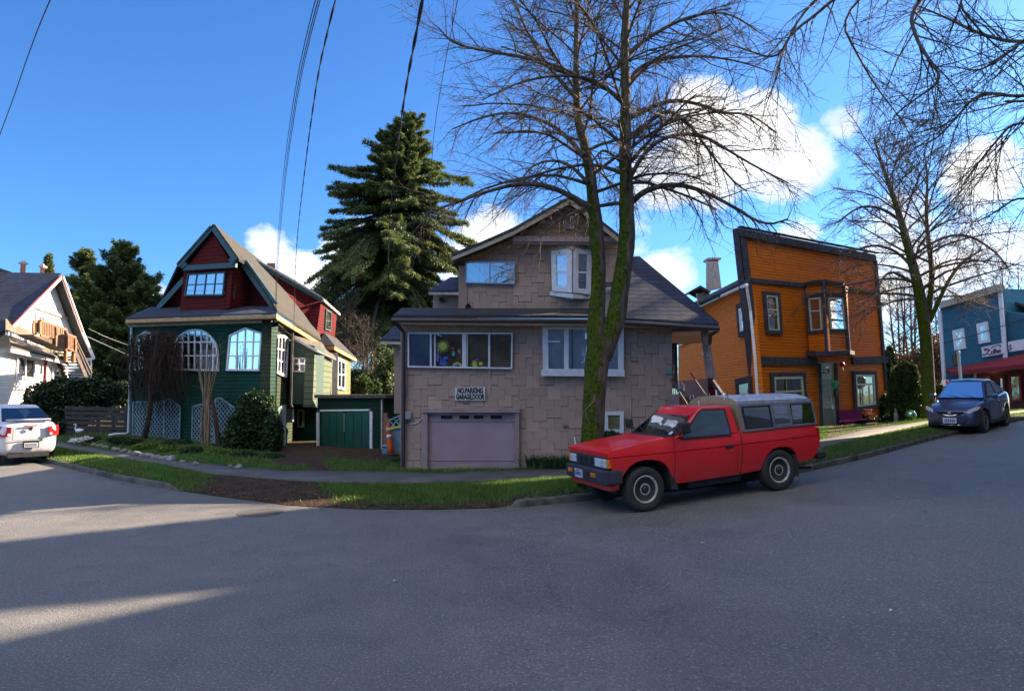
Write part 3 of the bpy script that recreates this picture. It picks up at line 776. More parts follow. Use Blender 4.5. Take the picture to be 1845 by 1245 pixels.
# gable vent
window(BG, H1, [(1018, 391), (1035, 391), (1035, 413), (1018, 413)], [((1018, 391 + k * 4.4), (1035, 391 + k * 4.4), .02) for k in range(1, 5)] + [((1026.5, 390), (1026.5, 414), .015)], fw=.035, mf='mauve', glass='glass', name='gable_vent', back='dark', base=.03)
# garage door
gm = MB(); BF.strip(gm, (762, 739.5), (937, 739.5), .09, .02, .16); BF.strip(gm, (766.5, 743), (766.5, 846), .12, .02, .12); BF.strip(gm, (931.5, 743), (931.5, 846), .10, .02, .12)
gd = MB(); BF.solid(gd, [(771, 743), (927, 743), (927, 846), (772, 846)], -.02, .02)
gd.build('garage_door', M['mauvedoor'], H1)
gdo = [o for o in H1.children if o.name.startswith('garage_door')][0]
gm.build('frame', M['mauve'], gdo)
pm = MB()
BF.strip(pm, (772, 758.5), (927, 758.5), .02, .022, .04); BF.strip(pm, (772, 829), (927, 829), .02, .022, .035); BF.strip(pm, (772, 745), (927, 745), .06, .022, .045)
pm.build('panel_rail', M['mauvedoor'], gdo)
for a, b in ((793, 817), (826, 847), (852, 873), (882, 906)):
    window(BF, gdo, [(a, 746.5), (b, 746.5), (b, 756.5), (a, 756.5)], [], fw=.02, mf='mauvedoor', base=.023, depth=.03, back='dark', name='window')
# sign
P = BF.at(847, 709.5, .06); us = BF.u if BF.u.x > 0 else -BF.u
sg = MB(); sg.box(P, 54 / FPX * YB, .02, 23.5 / FPX * YB); so = sg.build('no_parking_sign', plain('sign_white', (.62, .62, .62), .5, (.5, .5, .5), 12), None)
tag(so, 'small white board with black lettering reading NO PARKING GARAGE DOOR above the garage', 'sign')
blk = plain('sign_black', (.008, .008, .008), .5)
text('lettering', 'NO.PARKING', blk, so, BF.at(847, 704.2, .073), us, (0, 0, 1), .165, .60, .003, .008)
text('lettering', 'GARAGE.DOOR', blk, so, BF.at(847, 715.2, .073), us, (0, 0, 1), .165, .55, .003, .008)
# painted pictures on the window glass: sun, flowers, rainbow, boat
def blob(mb, px, py, rx, ry, F=BF, off=.088, k=14, jag=0):
    mb.face([F.at(px + rx * math.cos(6.283 * i / k) * (1 + (jag if i % 2 else -jag)), py + ry * math.sin(6.283 * i / k) * (1 + (jag if i % 2 else -jag)), off) for i in range(k)])
gw = [o for o in H1.children if o.get('label', '').startswith('wide sliding')][0]
cols = {'lime': (.42, .5, .06), 'blueink': (.03, .12, .5), 'redink': (.5, .04, .04), 'teal2': (.03, .35, .3), 'violet': (.2, .06, .4), 'rain': (.6, .3, .08)}
pm_ = {k: plain('window_' + k, v, .5) for k, v in cols.items()}
mb = MB(); blob(mb, 798, 623.5, 7.5, 7.5)
for i in range(16):
    a = 6.283 * i / 16; c, s_ = math.cos(a), math.sin(a)
    mb.face([BF.at(798 + c * 8.4 - s_ * .8, 623.5 + s_ * 8.4 + c * .8, .088), BF.at(798 + c * 8.4 + s_ * .8, 623.5 + s_ * 8.4 - c * .8, .088), BF.at(798 + c * 13, 623.5 + s_ * 13, .088)])
mb.build('painted_sun', pm_['lime'], gw, fix=False)
mb = MB(); blob(mb, 798, 655, 7, 3); blob(mb, 803, 645, 4, 3); blob(mb, 795, 648, 2, 4); mb.face([BF.at(791, 643, .088), BF.at(793, 642, .088), BF.at(808, 656, .088), BF.at(806, 657, .088)]); mb.build('painted_boat', pm_['blueink'], gw, fix=False)
mb = MB(); blob(mb, 788, 647, 2.5, 5, jag=.2); blob(mb, 860, 648, 4, 2, jag=.3); mb.build('painted_flower', pm_['violet'], gw, fix=False)
mb = MB(); blob(mb, 816, 628, 3, 3, jag=.35); blob(mb, 826, 630, 3, 2, jag=.35); blob(mb, 829, 636, 2, 2, jag=.3); blob(mb, 802, 661, 2, 3); mb.build('painted_flower', pm_['redink'], gw, fix=False)
mb = MB(); blob(mb, 827, 633, 2.5, 2.5, off=.089); blob(mb, 817, 637, 3, 5); mb.build('painted_flower', pm_['teal2'], gw, fix=False)
mb = MB(); blob(mb, 855, 656, 5, 7, jag=.35); blob(mb, 866, 655, 4, 4, jag=.4); blob(mb, 871, 662, 3, 2, jag=.3); mb.build('painted_plant', pm_['lime'], gw, fix=False)
for kk, (r_, mm) in enumerate(((10, 'rain'), (8.2, 'lime'), (6.4, 'teal2'), (4.6, 'violet'))):
    mb = MB(); o_ = .088 + kk * .0006
    for i in range(10):
        a, b = math.pi * i / 10, math.pi * (i + 1) / 10
        mb.face([BF.at(824 + r_ * math.cos(a), 662 - r_ * math.sin(a), o_), BF.at(824 + r_ * math.cos(b), 662 - r_ * math.sin(b), o_), BF.at(824 + (r_ - 1.5) * math.cos(b), 662 - (r_ - 1.5) * math.sin(b), o_), BF.at(824 + (r_ - 1.5) * math.cos(a), 662 - (r_ - 1.5) * math.sin(a), o_)])
    mb.build('painted_rainbow', pm_[mm], gw, fix=False)
# small left annex with its own roof, left eave and bay
mb = MB(); mb.tint = .95; BU.solid(mb, [(781, 528), (828, 528), (828, 568), (779, 568)], -2.0, -.3); mb.build('wall', M['shingle'], H1, tint=True)
mb = MB(); mb.prism([BU.at(772, 527, .0), BU.at(828, 527, .0), BU.at(828, 503, -1.8), BU.at(812, 503, -1.8)], (0, 0, .06)); mb.build('roof', M['slateroof'], H1)
mb = MB(); BU.strip(mb, (773, 529.5), (828, 530), .06, -.05, .02); mb.build('eave_trim', M['frieze'], H1)
mb = MB(); mb.lathe(BU.at(796, 541, -.3), [(.06, 0), (.06, .1), (.04, .1), (.04, .02)], 12, (0, -1, 0)); mb.lathe(BU.at(844, 553, .0), [(.07, 0), (.07, .1), (.05, .1), (.05, .02)], 12, (0, -1, 0)); mb.build('vent', M['black'], H1)
BL = Face((bx0 - .6, YB + 2.2), (bx0 + .2, YB + 2.2))
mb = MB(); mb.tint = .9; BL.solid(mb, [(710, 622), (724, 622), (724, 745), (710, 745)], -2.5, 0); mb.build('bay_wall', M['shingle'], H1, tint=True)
mb = MB(); mb.prism([BL.at(686, 615, .3), BL.at(726, 616, .3), BL.at(728, 590, -1.5), BL.at(712, 590, -1.5)], (0, 0, .06)); mb.build('roof', M['slateroof'], H1)
mb = MB(); BL.strip(mb, (686, 618), (724, 619), .07, .2, .3); mb.tube([BL.at(700, 620, .15), BL.at(722, 634, .05)], .02, 5); mb.build('bracket', M['frieze'], H1)
# meter box, wall tag
mb = MB(); mb.box(BF.at(736, 748, .08), .13, .12, .17); mb.tube([BF.at(736, 754, .06), BF.at(738, 764, .04), BF.at(752, 762, .03), BF.at(762, 752, .03)], .012, 5); mb.build('meter_box', M['metal'], H1)
mb = MB(); mb.box(BF.at(1018, 766, .05), .10, .05, .06); mb.build('wall_socket', M['metal'], H1)
mb = MB(); mb.tube([BF.at(1136, 715, .05), BF.at(1136, 800, .05)], .012, 5); mb.tube([BF.at(882, 667, .06), BF.at(882, 684, .06)], .01, 5); mb.build('conduit', M['frieze'], H1)
# porch at the right end
PX = YB + .1
def PB(px, py, Y): return at(px, py, Y)
mb = MB(); mb.box((at(1285, 670, 15.7) + at(1253, 585, 15.7)) / 2, 0.001, .001, .001)
mb = MB()
a, b = at(1262, 594, YB + .3), at(1290, 680, YB + .3)
mb.hexa([at(1272, 681, 15.8), at(1290, 681, 15.8), at(1290, 681, 16.05), at(1272, 681, 16.05), at(1262, 596, 15.8), at(1276, 596, 15.8), at(1276, 596, 16.05), at(1262, 596, 16.05)])
post = mb.build('porch_post', M['mauve'], H1)
mb = MB(); mb.hexa([at(1274, 650, 15.78), at(1282, 650, 15.78), at(1282, 650, 15.8), at(1274, 650, 15.8), at(1270, 620, 15.78), at(1278, 620, 15.78), at(1278, 620, 15.8), at(1270, 620, 15.8)]); np_ = mb.build('number_plate', M['frieze'], H1)
for ch, px, py in (('2', 1274, 624.5), ('7', 1275, 631), ('1', 1276.3, 638), ('8', 1277.5, 645)):
    text('numeral', ch, blk, np_, at(px, py, 15.77), (1, 0, 0), (0, 0, 1), .075, 1, .002, .001)
mb = MB(); mb.prism([at(1205, 598, 15.75), at(1285, 596, 15.75), at(1262, 618, 20.5), at(1212, 622, 20.5)], (0, 0, .05)); mb.build('porch_ceiling', M['mauve'], H1)
mb = MB(); mb.hexa([at(1222, 731, 16.2), at(1276, 731, 16.2), at(1276, 731, 16.32), at(1222, 731, 16.32), at(1222, 687, 16.2), at(1276, 681, 16.2), at(1276, 681, 16.32), at(1222, 687, 16.32)])
mb.build('porch_wall', M['mauvedoor'], H1)
mb = MB(); mb.hexa([at(1276, 731, 16.18), at(1300, 731, 16.18), at(1300, 731, 16.3), at(1276, 731, 16.3), at(1276, 684, 16.18), at(1279, 682, 16.18), at(1279, 682, 16.3), at(1276, 684, 16.3)])
mb.build('stair_cheek', M['maroon'], H1)
mb = MB(); mb.bar(at(1276, 681, 16.1), at(1312, 733, 15.2), .16, .09, V((.5, 0, 1))); mb.build('handrail', M['charcoal'], H1)
mb = MB(); mb.hexa([at(1206, 735, 15.9), at(1300, 735, 15.9), at(1300, 735, 19), at(1206, 735, 19), at(1206, 715, 15.9), at(1250, 715, 15.9), at(1250, 715, 19), at(1206, 715, 19)]); mb.build('porch_deck', M['oldwood'], H1)
mb = MB(); mb.hexa([at(1205, 700, 16.6), at(1222, 700, 16.6), at(1222, 700, 16.7), at(1205, 700, 16.7), at(1205, 618, 16.6), at(1220, 618, 16.6), at(1220, 618, 16.7), at(1205, 618, 16.7)]); dd = mb.build('door', M['charcoal'], H1)
mb = MB(); mb.hexa([at(1209, 690, 16.55), at(1215, 690, 16.55), at(1215, 690, 16.59), at(1209, 690, 16.59), at(1209, 628, 16.55), at(1215, 628, 16.55), at(1215, 628, 16.59), at(1209, 628, 16.59)]); mb.build('pane', M['mirror'], dd)
mb = MB(); mb.tube([at(1208, 682, 15.5), at(1240, 732, 15.0)], .025, 5); mb.tube([at(1244, 672, 15.8), at(1281, 726, 14.6)], .02, 5)
for k in range(5): mb.tube([at(1208 + k * 3, 684 + k * 4, 15.5), at(1208 + k * 3, 712 + k * 3, 15.5)], .012, 4)
mb.build('stair_rail', M['oldwood'], H1)
mb = MB(); mb.hexa([at(1203, 740, 15.3), at(1224, 740, 15.3), at(1224, 740, 15.6), at(1203, 740, 15.6), at(1208, 711, 15.3), at(1224, 711, 15.3), at(1224, 711, 15.6), at(1208, 711, 15.6)]); mb.build('stair_newel', M['mauve'], H1)
mb = MB(); mb.box(at(1206, 669, 15.4), .10, .08, .09); mb.build('wall_lamp', plain('aqua_enamel', (.06, .3, .33), .4), H1)
mb = MB(); mb.tube([at(1292, 597, 15.3), at(1280, 603, 15.6), at(1279, 620, 15.7)], .045, 7); mb.build('downpipe', M['brownpipe'], H1)
mb = MB()
for i in range(9):
    a = i * .8; mb.tube([at(1228, 700, 15.9) + V((.07 * math.cos(a + t * 5.5), .03 * math.sin(i), .07 * math.sin(a + t * 5.5) + .05 * (i % 4) - .1)) for t in (0, .2, .4, .6, .8, 1)], .008, 4)
tag(mb.build('coiled_rope', plain('blue_cord', (.03, .22, .42), .6)), 'tangle of blue cord hanging by the porch steps', 'rope')
# ================================================================== GREEN HOUSE
def pl(px, Y): return ((px - CX) / FPX * Y, Y)
def Pp(px, Y, z): x, y = pl(px, Y); return V((x, y, z))
gc = pl(488, 20.5); gl = pl(232, 23.0)
GF = Face(gl, gc); nrm = GF.n
def back(p, d): return (p[0] - nrm.x * d, p[1] - nrm.y * d)
gs = pl(584, 31.0)
GS = Face(gc, gs)                               # right side wall
sdir = V((gs[0] - gc[0], gs[1] - gc[1], 0)).normalized()
H2 = thing('green_house', 'dark green clapboard house with maroon gable, arched windows and white lattice', 'house', (*pl(380, 25), 0))
mb = MB(); GF.solid(mb, [(232, 583), (489, 573), (483, 830), (230, 800)], -.3, 0); mb.build('wall', M['green'], H2)
mb = MB(); GS.solid(mb, [(490, 566), (584, 612), (584, 800), (484, 826)], -.3, 0); mb.build('wall', M['oldgreen'], H2)
# frieze, fascia, skirt roof
mb = MB(); GF.strip(mb, (234, 584), (491, 575), .22, .01, .05); mb.build('frieze', M['frieze'], H2)
mb = MB(); GS.strip(mb, (492, 576), (530, 597), .2, .01, .05); mb.build('frieze', M['oldwood'], H2)
c0, c1 = GF.at(226, 576, .45), GF.at(498, 566.5, .45); c2 = GS.at(577, 617, .45)
mb = MB(); mb.prism([c0, c1, c1 + V((0, 0, -.13)), c0 + V((0, 0, -.13))], GF.n * -.05)
c1s = c1 + (c2 - c1) * .006
mb.prism([c1s, c2, c2 + V((0, 0, -.14)), c1s + V((0, 0, -.14))], GS.n * -.05); mb.build('fascia', M['gold'], H2)
mb = MB(); mb.prism([c0 + V((0, 0, -.14)), c1 + V((0, 0, -.14)), GF.at(489, 577, -.1), GF.at(232, 586, -.1)], (0, 0, .03)); mb.build('soffit', M['oldwood'], H2)
G1 = Face((gl[0] - nrm.x * 1.25, gl[1] - nrm.y * 1.25), (gc[0] - nrm.x * 1.25, gc[1] - nrm.y * 1.25))
t0, t1 = G1.at(270, 556, .02), G1.at(494, 553, .02)
mb = MB(); mb.prism([c0 + V((0, 0, .005)), c1 + V((0, 0, .005)), t1, t0], (0, 0, .05))
mb.build('skirt_roof', M['navyroof'], H2)
# main gable wall and roof slopes
mb = MB(); G1.solid(mb, [(283, 562), (383, 418), (496, 562)], -.3, 0); mb.build('gable_wall', M['maroon'], H2)
ap = G1.at(385, 408, .55)
ridge_back = ap + sdir * 6.6
eave_f = GS.at(500, 564, .5); eave_b = GS.at(572, 612, .5)
kink = G1.at(449, 487, .5)
mb = MB()
def slope(P):
    mb.prism(P, (0, 0, .08))
e1 = c1 + V((0, 0, .02)); e2 = c2 + V((0, 0, .02))
kb = kink + sdir * 8.3
m_f = G1.at(490, 549, .5); m_b = m_f + sdir * 9.0
mb.prism([ap, ridge_back, kb, kink], (.03, 0, .07)); mb.prism([kink, kb, m_b, m_f], (.03, 0, .069)); mb.prism([m_f, m_b, c2 + V((0, 0, .04)), c1 + V((-.0, 0, .04))], (.03, 0, .068))
mb.build('roof', M['tanroof'], H2)
mb = MB(); lk = G1.at(320, 480, .5); le = G1.at(283, 560, .3)
mb.prism([ap + V((0, 0, .001)), ridge_back, lk + sdir * 6.5, lk], (-.03, 0, .07)); mb.prism([lk + V((0, 0, -.05)), lk + sdir * 6.5, le + sdir * 6.5, le], (-.03, 0, .069)); mb.build('roof', M['navyroof'], H2)
mb = MB(); G1.strip(mb, (334, 503), (286, 556), .20, .30, .36); mb.build('barge_board', M['teal'], H2)
mb = MB(); G1.strip(mb, (441, 474), (496, 551), .30, .42, .48); mb.build('barge_board', M['teal'], H2)
mb = MB(); G1.strip(mb, (384, 411), (324, 479), .20, 1.02, 1.10); G1.strip(mb, (387, 411), (428, 470), .20, 1.02, 1.10)
mb.build('barge_board', M['teal'], H2)
GO = Face((G1.a.x + nrm.x * .95, G1.a.y + nrm.y * .95), (G1.b.x + nrm.x * .95, G1.b.y + nrm.y * .95))
mb = MB(); GO.solid(mb, [(338, 480), (383, 420), (417, 476)], -.25, 0); mb.build('upper_gable', M['maroon'], H2)
mb = MB(); ap2 = GO.at(385, 406.5, .16); l2 = GO.at(319, 479, .16); r2 = GO.at(430, 470, .16); dB = sdir * 1.0
mb.prism([ap2, ap2 + dB, r2 + dB, r2], (.02, 0, .06)); mb.prism([ap2, ap2 + dB, l2 + dB, l2], (-.02, 0, .06)); mb.build('gable_roof', M['tanroof'], H2)
mb = MB(); GO.strip(mb, (334, 484), (428, 478), .17, .01, .10); GO.strip(mb, (330, 479), (338, 473), .25, .02, .13); GO.strip(mb, (419, 474), (427, 466), .25, .02, .13); mb.build('belt_trim', M['teal'], H2)
# bay box with wide window
GB = Face((G1.a.x + nrm.x * .85, G1.a.y + nrm.y * .85), (G1.b.x + nrm.x * .85, G1.b.y + nrm.y * .85))
bf = GB.poly([(331, 487), (419, 482), (412, 559), (325, 561)])
mb = MB(); mb.prism(bf, GB.n * -.9); mb.build('bay_wall', M['maroon'], H2)
window(GB, H2, [(340, 494), (408, 490), (404, 533), (334, 534)], gridlines([(340, 494), (408, 490), (404, 533), (334, 534)], 4, 2), fw=.05, mw=.035, mf='teal', glass='mirror', curtain=(.55, 1), base=.02)
rb = G1.at(438, 484, 0); GR = Face((bf[1].x, bf[1].y), (rb.x, rb.y))
mb = MB(); GR.solid(mb, [(419.5, 484), (440, 480), (438, 548), (413, 556)], -.1, .004); mb.build('bay_wall', M['maroon'], H2)
window(GR, H2, [(424, 501), (436, 505), (434, 543), (420, 539)], gridlines([(424, 501), (436, 505), (434, 543), (420, 539)], 2, 3), fw=.025, mw=.02, mf='teal', glass='mirror', base=.01, depth=.03)
mb = MB(); GB.strip(mb, (327, 558.5), (411, 556.5), .07, .003, .06); mb.build('sill_trim', M['maroon'], H2)
# rear dormer
dp = [(463, 476), (578, 541), (572, 612), (500, 540)]
d0 = G1.at(463, 474, 0) + sdir * 5.6
D0, D1, D2 = ap + sdir * 6.55, GS.at(576, 546, .0), GS.at(569, 613, .0)
dz = at(465, 474, 27.0); D1 = at(579, 543, 29.3); D2 = at(571, 614, 29.3); D3 = at(480, 520, 26.0)
mb = MB(); mb.prism([dz, D1, D2, D3], (-.3, .5, 0)); mb.build('dormer_cheek', M['maroon'], H2)
DF = Face((D1.x, D1.y), (at(607, 560, 32.5).x, 32.5))
mb = MB(); DF.solid(mb, [(578, 546), (607, 566), (603, 610), (569, 612)], -.4, .01); mb.build('dormer_wall', M['maroon'], H2)
window(DF, H2, [(586, 557), (595.5, 562), (594, 597), (584, 594)], [((580, 577), (600, 580), .03)], fw=.07, mf='teal', glass='mirror', base=.02)
mb = MB(); mb.prism([at(462, 470.5, 26.8), at(581, 538, 29.1), at(612, 566, 33), at(520, 500, 33)], (0, 0, .07)); mb.build('dormer_roof', M['navyroof'], H2)
mb = MB(); mb.bar(at(462, 474.5, 26.7), at(581, 541.5, 29.0), .16, .07, V((0, -1, 0))); mb.build('dormer_fascia', M['teal'], H2)
mb = MB(); mb.bar(at(581, 541, 29.05), at(611, 567, 32.9), .10, .07, V((1, -.2, 0))); mb.build('dormer_fascia', M['frieze'], H2)
mb = MB(); c = at(489, 470, 33); mb.hexa([at(481, 500, 32.6), at(496, 500, 32.6), at(496, 500, 33.2), at(481, 500, 33.2), at(481, 474, 32.6), at(496, 474, 32.6), at(496, 474, 33.2), at(481, 474, 33.2)])
mb.build('chimney', M['brick'], H2)
# rear bay (lit) with hipped top
RB = Face(pl(598, 26.5), pl(634, 32)); RF = Face(pl(570, 27.2), pl(599, 26.5))
mb = MB(); RB.solid(mb, [(598, 628), (632, 648), (631, 718), (596, 718)], -.3, 0); mb.build('bay_wall', M['yellowgreen'], H2)
mb = MB(); RF.solid(mb, [(570, 627), (598, 627), (597, 716), (570, 716)], -.3, -.01); mb.build('bay_wall', M['charcoal'], H2)
mb = MB(); q0, q1, q2 = at(571, 624, 26.9), at(603, 624, 26.0), at(643, 647, 32.5)
mb.prism([q0, q1, q1 + V((0, 0, -.14)), q0 + V((0, 0, -.14))], (0, .05, 0)); mb.prism([q1, q2, q2 + V((0, 0, -.14)), q1 + V((0, 0, -.14))], (-.05, .02, 0)); mb.build('fascia', M['gold'], H2)
mb = MB(); tp = at(584, 600, 29.5); tp2 = at(606, 610, 33); mb.prism([q0, q1, tp], (0, 0, .03)); mb.prism([q1, q2, tp2, tp], (0, 0, .031)); mb.build('bay_roof', M['darkroof'], H2)
window(RB, H2, [(607, 645), (621, 651), (620, 703), (606, 700)], [((613.5, 640), (613.5, 705), .07), ((600, 674), (625, 676), .05)], fw=.1, mf='white', glass='mirror', base=.02, curtain=(0, .5))
# side bump-out
SF = Face(pl(527, 22.6), pl(567, 22.6)); SS = Face(pl(567, 22.6), pl(600, 26.6))
mb = MB(); SF.solid(mb, [(527, 612), (567, 624), (563, 733), (525, 729)], -1.2, 0); mb.build('bumpout_wall', plain('sage_board', (.035, .075, .065), .6, (.028, .06, .05), 4, .2), H2)
mb = MB(); SS.solid(mb, [(567, 632), (600, 646), (593, 736), (563, 733)], -.3, 0); mb.build('bumpout_wall', M['sage'], H2)
mb = MB(); mb.prism([at(527, 607, 22.4), at(570, 634, 22.3), at(605, 646, 26.5), at(585, 620, 28)], (0, 0, .05)); mb.build('bumpout_roof', M['oldwood'], H2)
mb = MB(); mb.tube([at(530, 610, 22.3), at(569, 632, 22.2), at(604, 648, 26.3)], .045, 6); mb.build('gutter', M['metal'], H2)
window(SF, H2, [(529, 644), (560, 645), (559, 671), (528, 670)], [((529, 657), (560, 658), .02)], fw=.05, mf='metal', glass='glass', curtain=(.4, .8), base=.02)
mb = MB(); mb.prism([at(525, 729, 22.6), at(563, 733, 22.6), at(595, 737, 26.6), at(560, 730, 26.6)], (0, 0, .04)); mb.build('bumpout_floor', M['oldwood'], H2)
mb = MB(); mb.box(at(574, 770, 22.7), .09, .09, 1.5); mb.build('post', M['frieze'], H2)
mb = MB(); mb.tube([at(527, 600, 21.0), at(524, 728, 21.0), at(527, 734, 21)], .035, 6); mb.build('downpipe', M['oldwood'], H2)
UF = Face(pl(500, 24.6), pl(600, 24.6)); mb = MB(); UF.solid(mb, [(505, 725), (590, 725), (590, 800), (505, 806)], -.3, 0); mb.build('lower_wall', M['green'], H2)
window(UF, H2, [(536, 738), (549, 738), (549, 770), (536, 770)], [], fw=.06, mf='frieze', glass='glass', back='dark', base=.02)
# arched windows on the front
def archpts(pts): return pts
W1 = [(244, 668), (246, 610), (267, 595), (291, 610), (293, 668)]
W1 = [(247, 607), (266, 595), (285, 606), (283, 668), (242, 668)]
def vl(xs, y0, y1, sl=0, w=.045): return [((x, y0), (x + sl, y1), w) for x in xs]
window(GF, H2, W1, vl((256, 266, 276), 590, 670, -1) + [((240, 623), (290, 622)), ((240, 645), (290, 645))], fw=.06, mw=.04, mf='white', glass='mirror', label='pointed window partly covered by the bare climber')
arc = []
for i in range(13):
    t = math.pi - math.pi * i / 12; arc.append((353 + 42 * math.cos(t), 640 - 47 * math.sin(t) + (-1 if i > 6 else 0)))
W2 = arc + [(395.5, 669), (310, 667)]
window(GF, H2, W2, vl((320, 331, 342, 353, 364.5, 375.5, 386.5), 588, 672, -1) + [((300, 617), (400, 616)), ((300, 641), (400, 641))], fw=.06, mw=.045, mf='white', glass='mirror', curtain=(.55, .95), label='wide round arched window with white muntins')
W3 = [(415, 604), (444, 590), (474.5, 600), (469, 668.5), (409, 668)]
window(GF, H2, W3, [((430, 590), (427, 670), .045), ((444, 588), (442, 670), .045), ((459, 590), (456, 670), .045), ((405, 617), (480, 616)), ((405, 641.5), (480, 641.5))], fw=.06, mw=.045, mf='white', glass='mirror', curtain=(.3, .8), label='pointed window near the right corner of the green front')
W4 = [(496, 603), (510, 604), (518, 611), (514, 681), (492, 671)]
window(GS, H2, W4, [((500, 600), (497, 675), .06), ((506, 600), (503, 680), .06), ((512, 600), (509, 682), .06), ((490, 627), (520, 633), .05), ((490, 646), (520, 656), .05)], fw=.09, mw=.05, mf='white', glass='mirror')
# lattice panels
def lattice(F, outline, parent, name='lattice', mat='white', off=.10, step=.16, w=.035, fr=True):
    q = F.poly(outline, off); org = q[0] - F.u * q[0].dot(F.u) - V((0, 0, q[0].z)); P2 = [(p.dot(F.u), p.z) for p in q]
    us = [p[0] for p in P2]; zs = [p[1] for p in P2]; mb = MB(); L = max(zs) - min(zs); x = min(us) - L
    while x < max(us) + L:
        for k, (a, b) in enumerate((((x, min(zs)), (x + L, max(zs))), ((x, max(zs)), (x + L, min(zs))))):
            c = clip_seg(a, b, P2)
            if c:
                p, r_ = [org + F.u * t[0] + V((0, 0, t[1])) + F.n * (.006 * k) for t in c]
                if (r_ - p).length > .05: mb.bar(p, r_, w, .005, F.n)
        x += step
    lo = mb.build(name, M[mat], parent)
    if fr:
        mb = MB(); n = len(q)
        for i in range(n): mb.bar(q[i] + F.n * (.013 + .001 * i), q[(i + 1) % n] + F.n * (.013 + .001 * i), .05, .02, F.n)
        mb.build('frame', M[mat if fr is True else fr], lo)
    return lo
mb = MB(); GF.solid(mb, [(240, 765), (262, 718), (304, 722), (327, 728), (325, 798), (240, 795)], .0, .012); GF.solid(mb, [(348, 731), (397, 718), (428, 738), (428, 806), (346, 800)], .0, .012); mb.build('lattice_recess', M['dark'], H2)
M['latt'] = plain('pale_blue_lattice', (.19, .30, .33), .6, (.11, .18, .19), 4, .2)
lattice(GF, [(241, 725), (297, 722), (296, 789), (240, 783)], H2, mat='latt')
lattice(GF, [(298, 722), (306, 718), (326, 733), (324, 792), (297, 789)], H2, mat='latt')
lattice(GF, [(348, 733), (388, 721), (387, 797), (347, 795)], H2, mat='latt')
lattice(GF, [(390, 719), (398, 717), (428, 738), (428, 802), (388, 799)], H2, mat='latt')
lattice(GS, [(499, 738), (506, 732), (506, 806), (500, 808)], H2, mat='latt')
mb = MB(); GS.strip(mb, (510, 730), (509, 803), .35, .05, .12); mb.build('corner_board', M['latt'], H2)
mb = MB(); GF.strip(mb, (239, 586), (236, 798), .12, .005, .035); mb.build('corner_board', M['greendoor'], H2)
mb = MB(); mb.tube([GF.at(229, 583, .4), GF.at(237, 590, .15), GF.at(236, 640, .12), GF.at(231, 778, .12), GF.at(228, 781, .2), GF.at(206, 782, .5), GF.at(196, 784, .55)], .035, 7); mb.build('downpipe', M['white'], H2)
mb = MB(); mb.box(GS.at(523, 748, .1), .2, .15, .45); mb.box(GS.at(525, 720, .1), .14, .12, .2); mb.build('meter_box', M['metal'], H2)

# green garage beside the house
GG = thing('green_garage', 'low dark green garage with double doors set back between the houses', 'garage', (*pl(630, 22), 0))
FG = Face(pl(572, 22.2), pl(691, 21.2))
mb = MB(); FG.solid(mb, [(572, 714), (692, 714), (692, 818), (573, 818)], -2.5, 0); mb.build('wall', M['greengarage'], GG)
mb = MB(); FG.solid(mb, [(566, 711), (695, 711), (695, 717), (566, 717)], -2.6, .12); mb.build('roof', M['oldwood'], GG)
for a, b in ((580, 620.5), (621.5, 667)):
    mb = MB(); FG.solid(mb, [(a, 742), (b, 741), (b, 815), (a, 815)], .0, .03); d = mb.build('door', M['greendoor'], GG)
    mb = MB()
    for k in (.33, .66): FG.strip(mb, (a + (b - a) * k, 743), (a + (b - a) * k, 812), .02, .031, .036)
    mb.build('plank_joint', M['greengarage'], d)
mb = MB(); FG.strip(mb, (574, 743), (574, 812), .09, .0, .06); FG.strip(mb, (670, 741), (670, 814), .09, .0, .06); FG.strip(mb, (578, 739.5), (667, 738.5), .05, .0, .05); mb.build('door_frame', M['white'], GG)
mb = MB(); FG.strip(mb, (689, 720), (689, 812), .05, .0, .05); mb.build('corner_board', M['frieze'], GG)
mb = MB(); FG.strip(mb, (621, 745), (621, 778), .03, .03, .06); mb.build('latch', M['metal'], GG)

# ================================================================== WHITE HOUSE (far left)
WF = Face(pl(22, 30), pl(165, 36.6))
WP = Face(pl(22, 28.5), pl(140, 33.8))
H3 = thing('white_house', 'white clapboard house with steep dark roof and cedar deck at the far left', 'house', (*pl(80, 34), 0))
mb = MB(); WF.solid(mb, [(-60, 640), (20, 597), (108, 503), (147, 598), (166, 640), (164, 760), (-60, 760)], -3, 0); mb.build('wall', M['whitesiding'], H3)
mb = MB()
rp = [WF.at(110, 496, .5), WF.at(55, 556, .5), WF.at(12, 596, .5), WF.at(-60, 640, .5)]
for p, q in zip(rp, rp[1:]): mb.prism([p, q, q - WF.n * 3, p - WF.n * 3], (0, 0, .1))
mb.build('roof', M['navyroof'], H3)
mb = MB(); rp = [WF.at(110, 496, .5), WF.at(147, 598, .5), WF.at(168, 645, .5)]
for p, q in zip(rp, rp[1:]): mb.prism([p, q, q - WF.n * 6, p - WF.n * 6], (0, 0, .1))
mb.build('roof', M['darkroof'], H3)
mb = MB()
for a, b in (((109, 499), (12, 598)), ((111, 499), (148, 600)), ((148, 600), (168, 646))): WF.strip(mb, a, b, .16, .48, .56)
mb.build('barge_board', M['white'], H3)
mb = MB()
for a, b in (((109, 497.5), (12, 596)), ((111.5, 497), (149, 599))): WF.strip(mb, a, b, .06, .57, .6)
mb.build('barge_trim', M['redtrim'], H3)
mb = MB(); WF.strip(mb, (53, 550), (137, 580), .12, .01, .08); mb.build('belt_trim', M['frieze'], H3)
mb = MB(); a, b = at(22, 488, 36), at(60, 508, 38); mb.prism([at(-40, 470, 36), at(20, 490, 36), at(62, 512, 38), at(22, 610, 33), at(-40, 640, 33)], (-1.5, .8, 0)); mb.build('roof', M['darkroof'], H3)
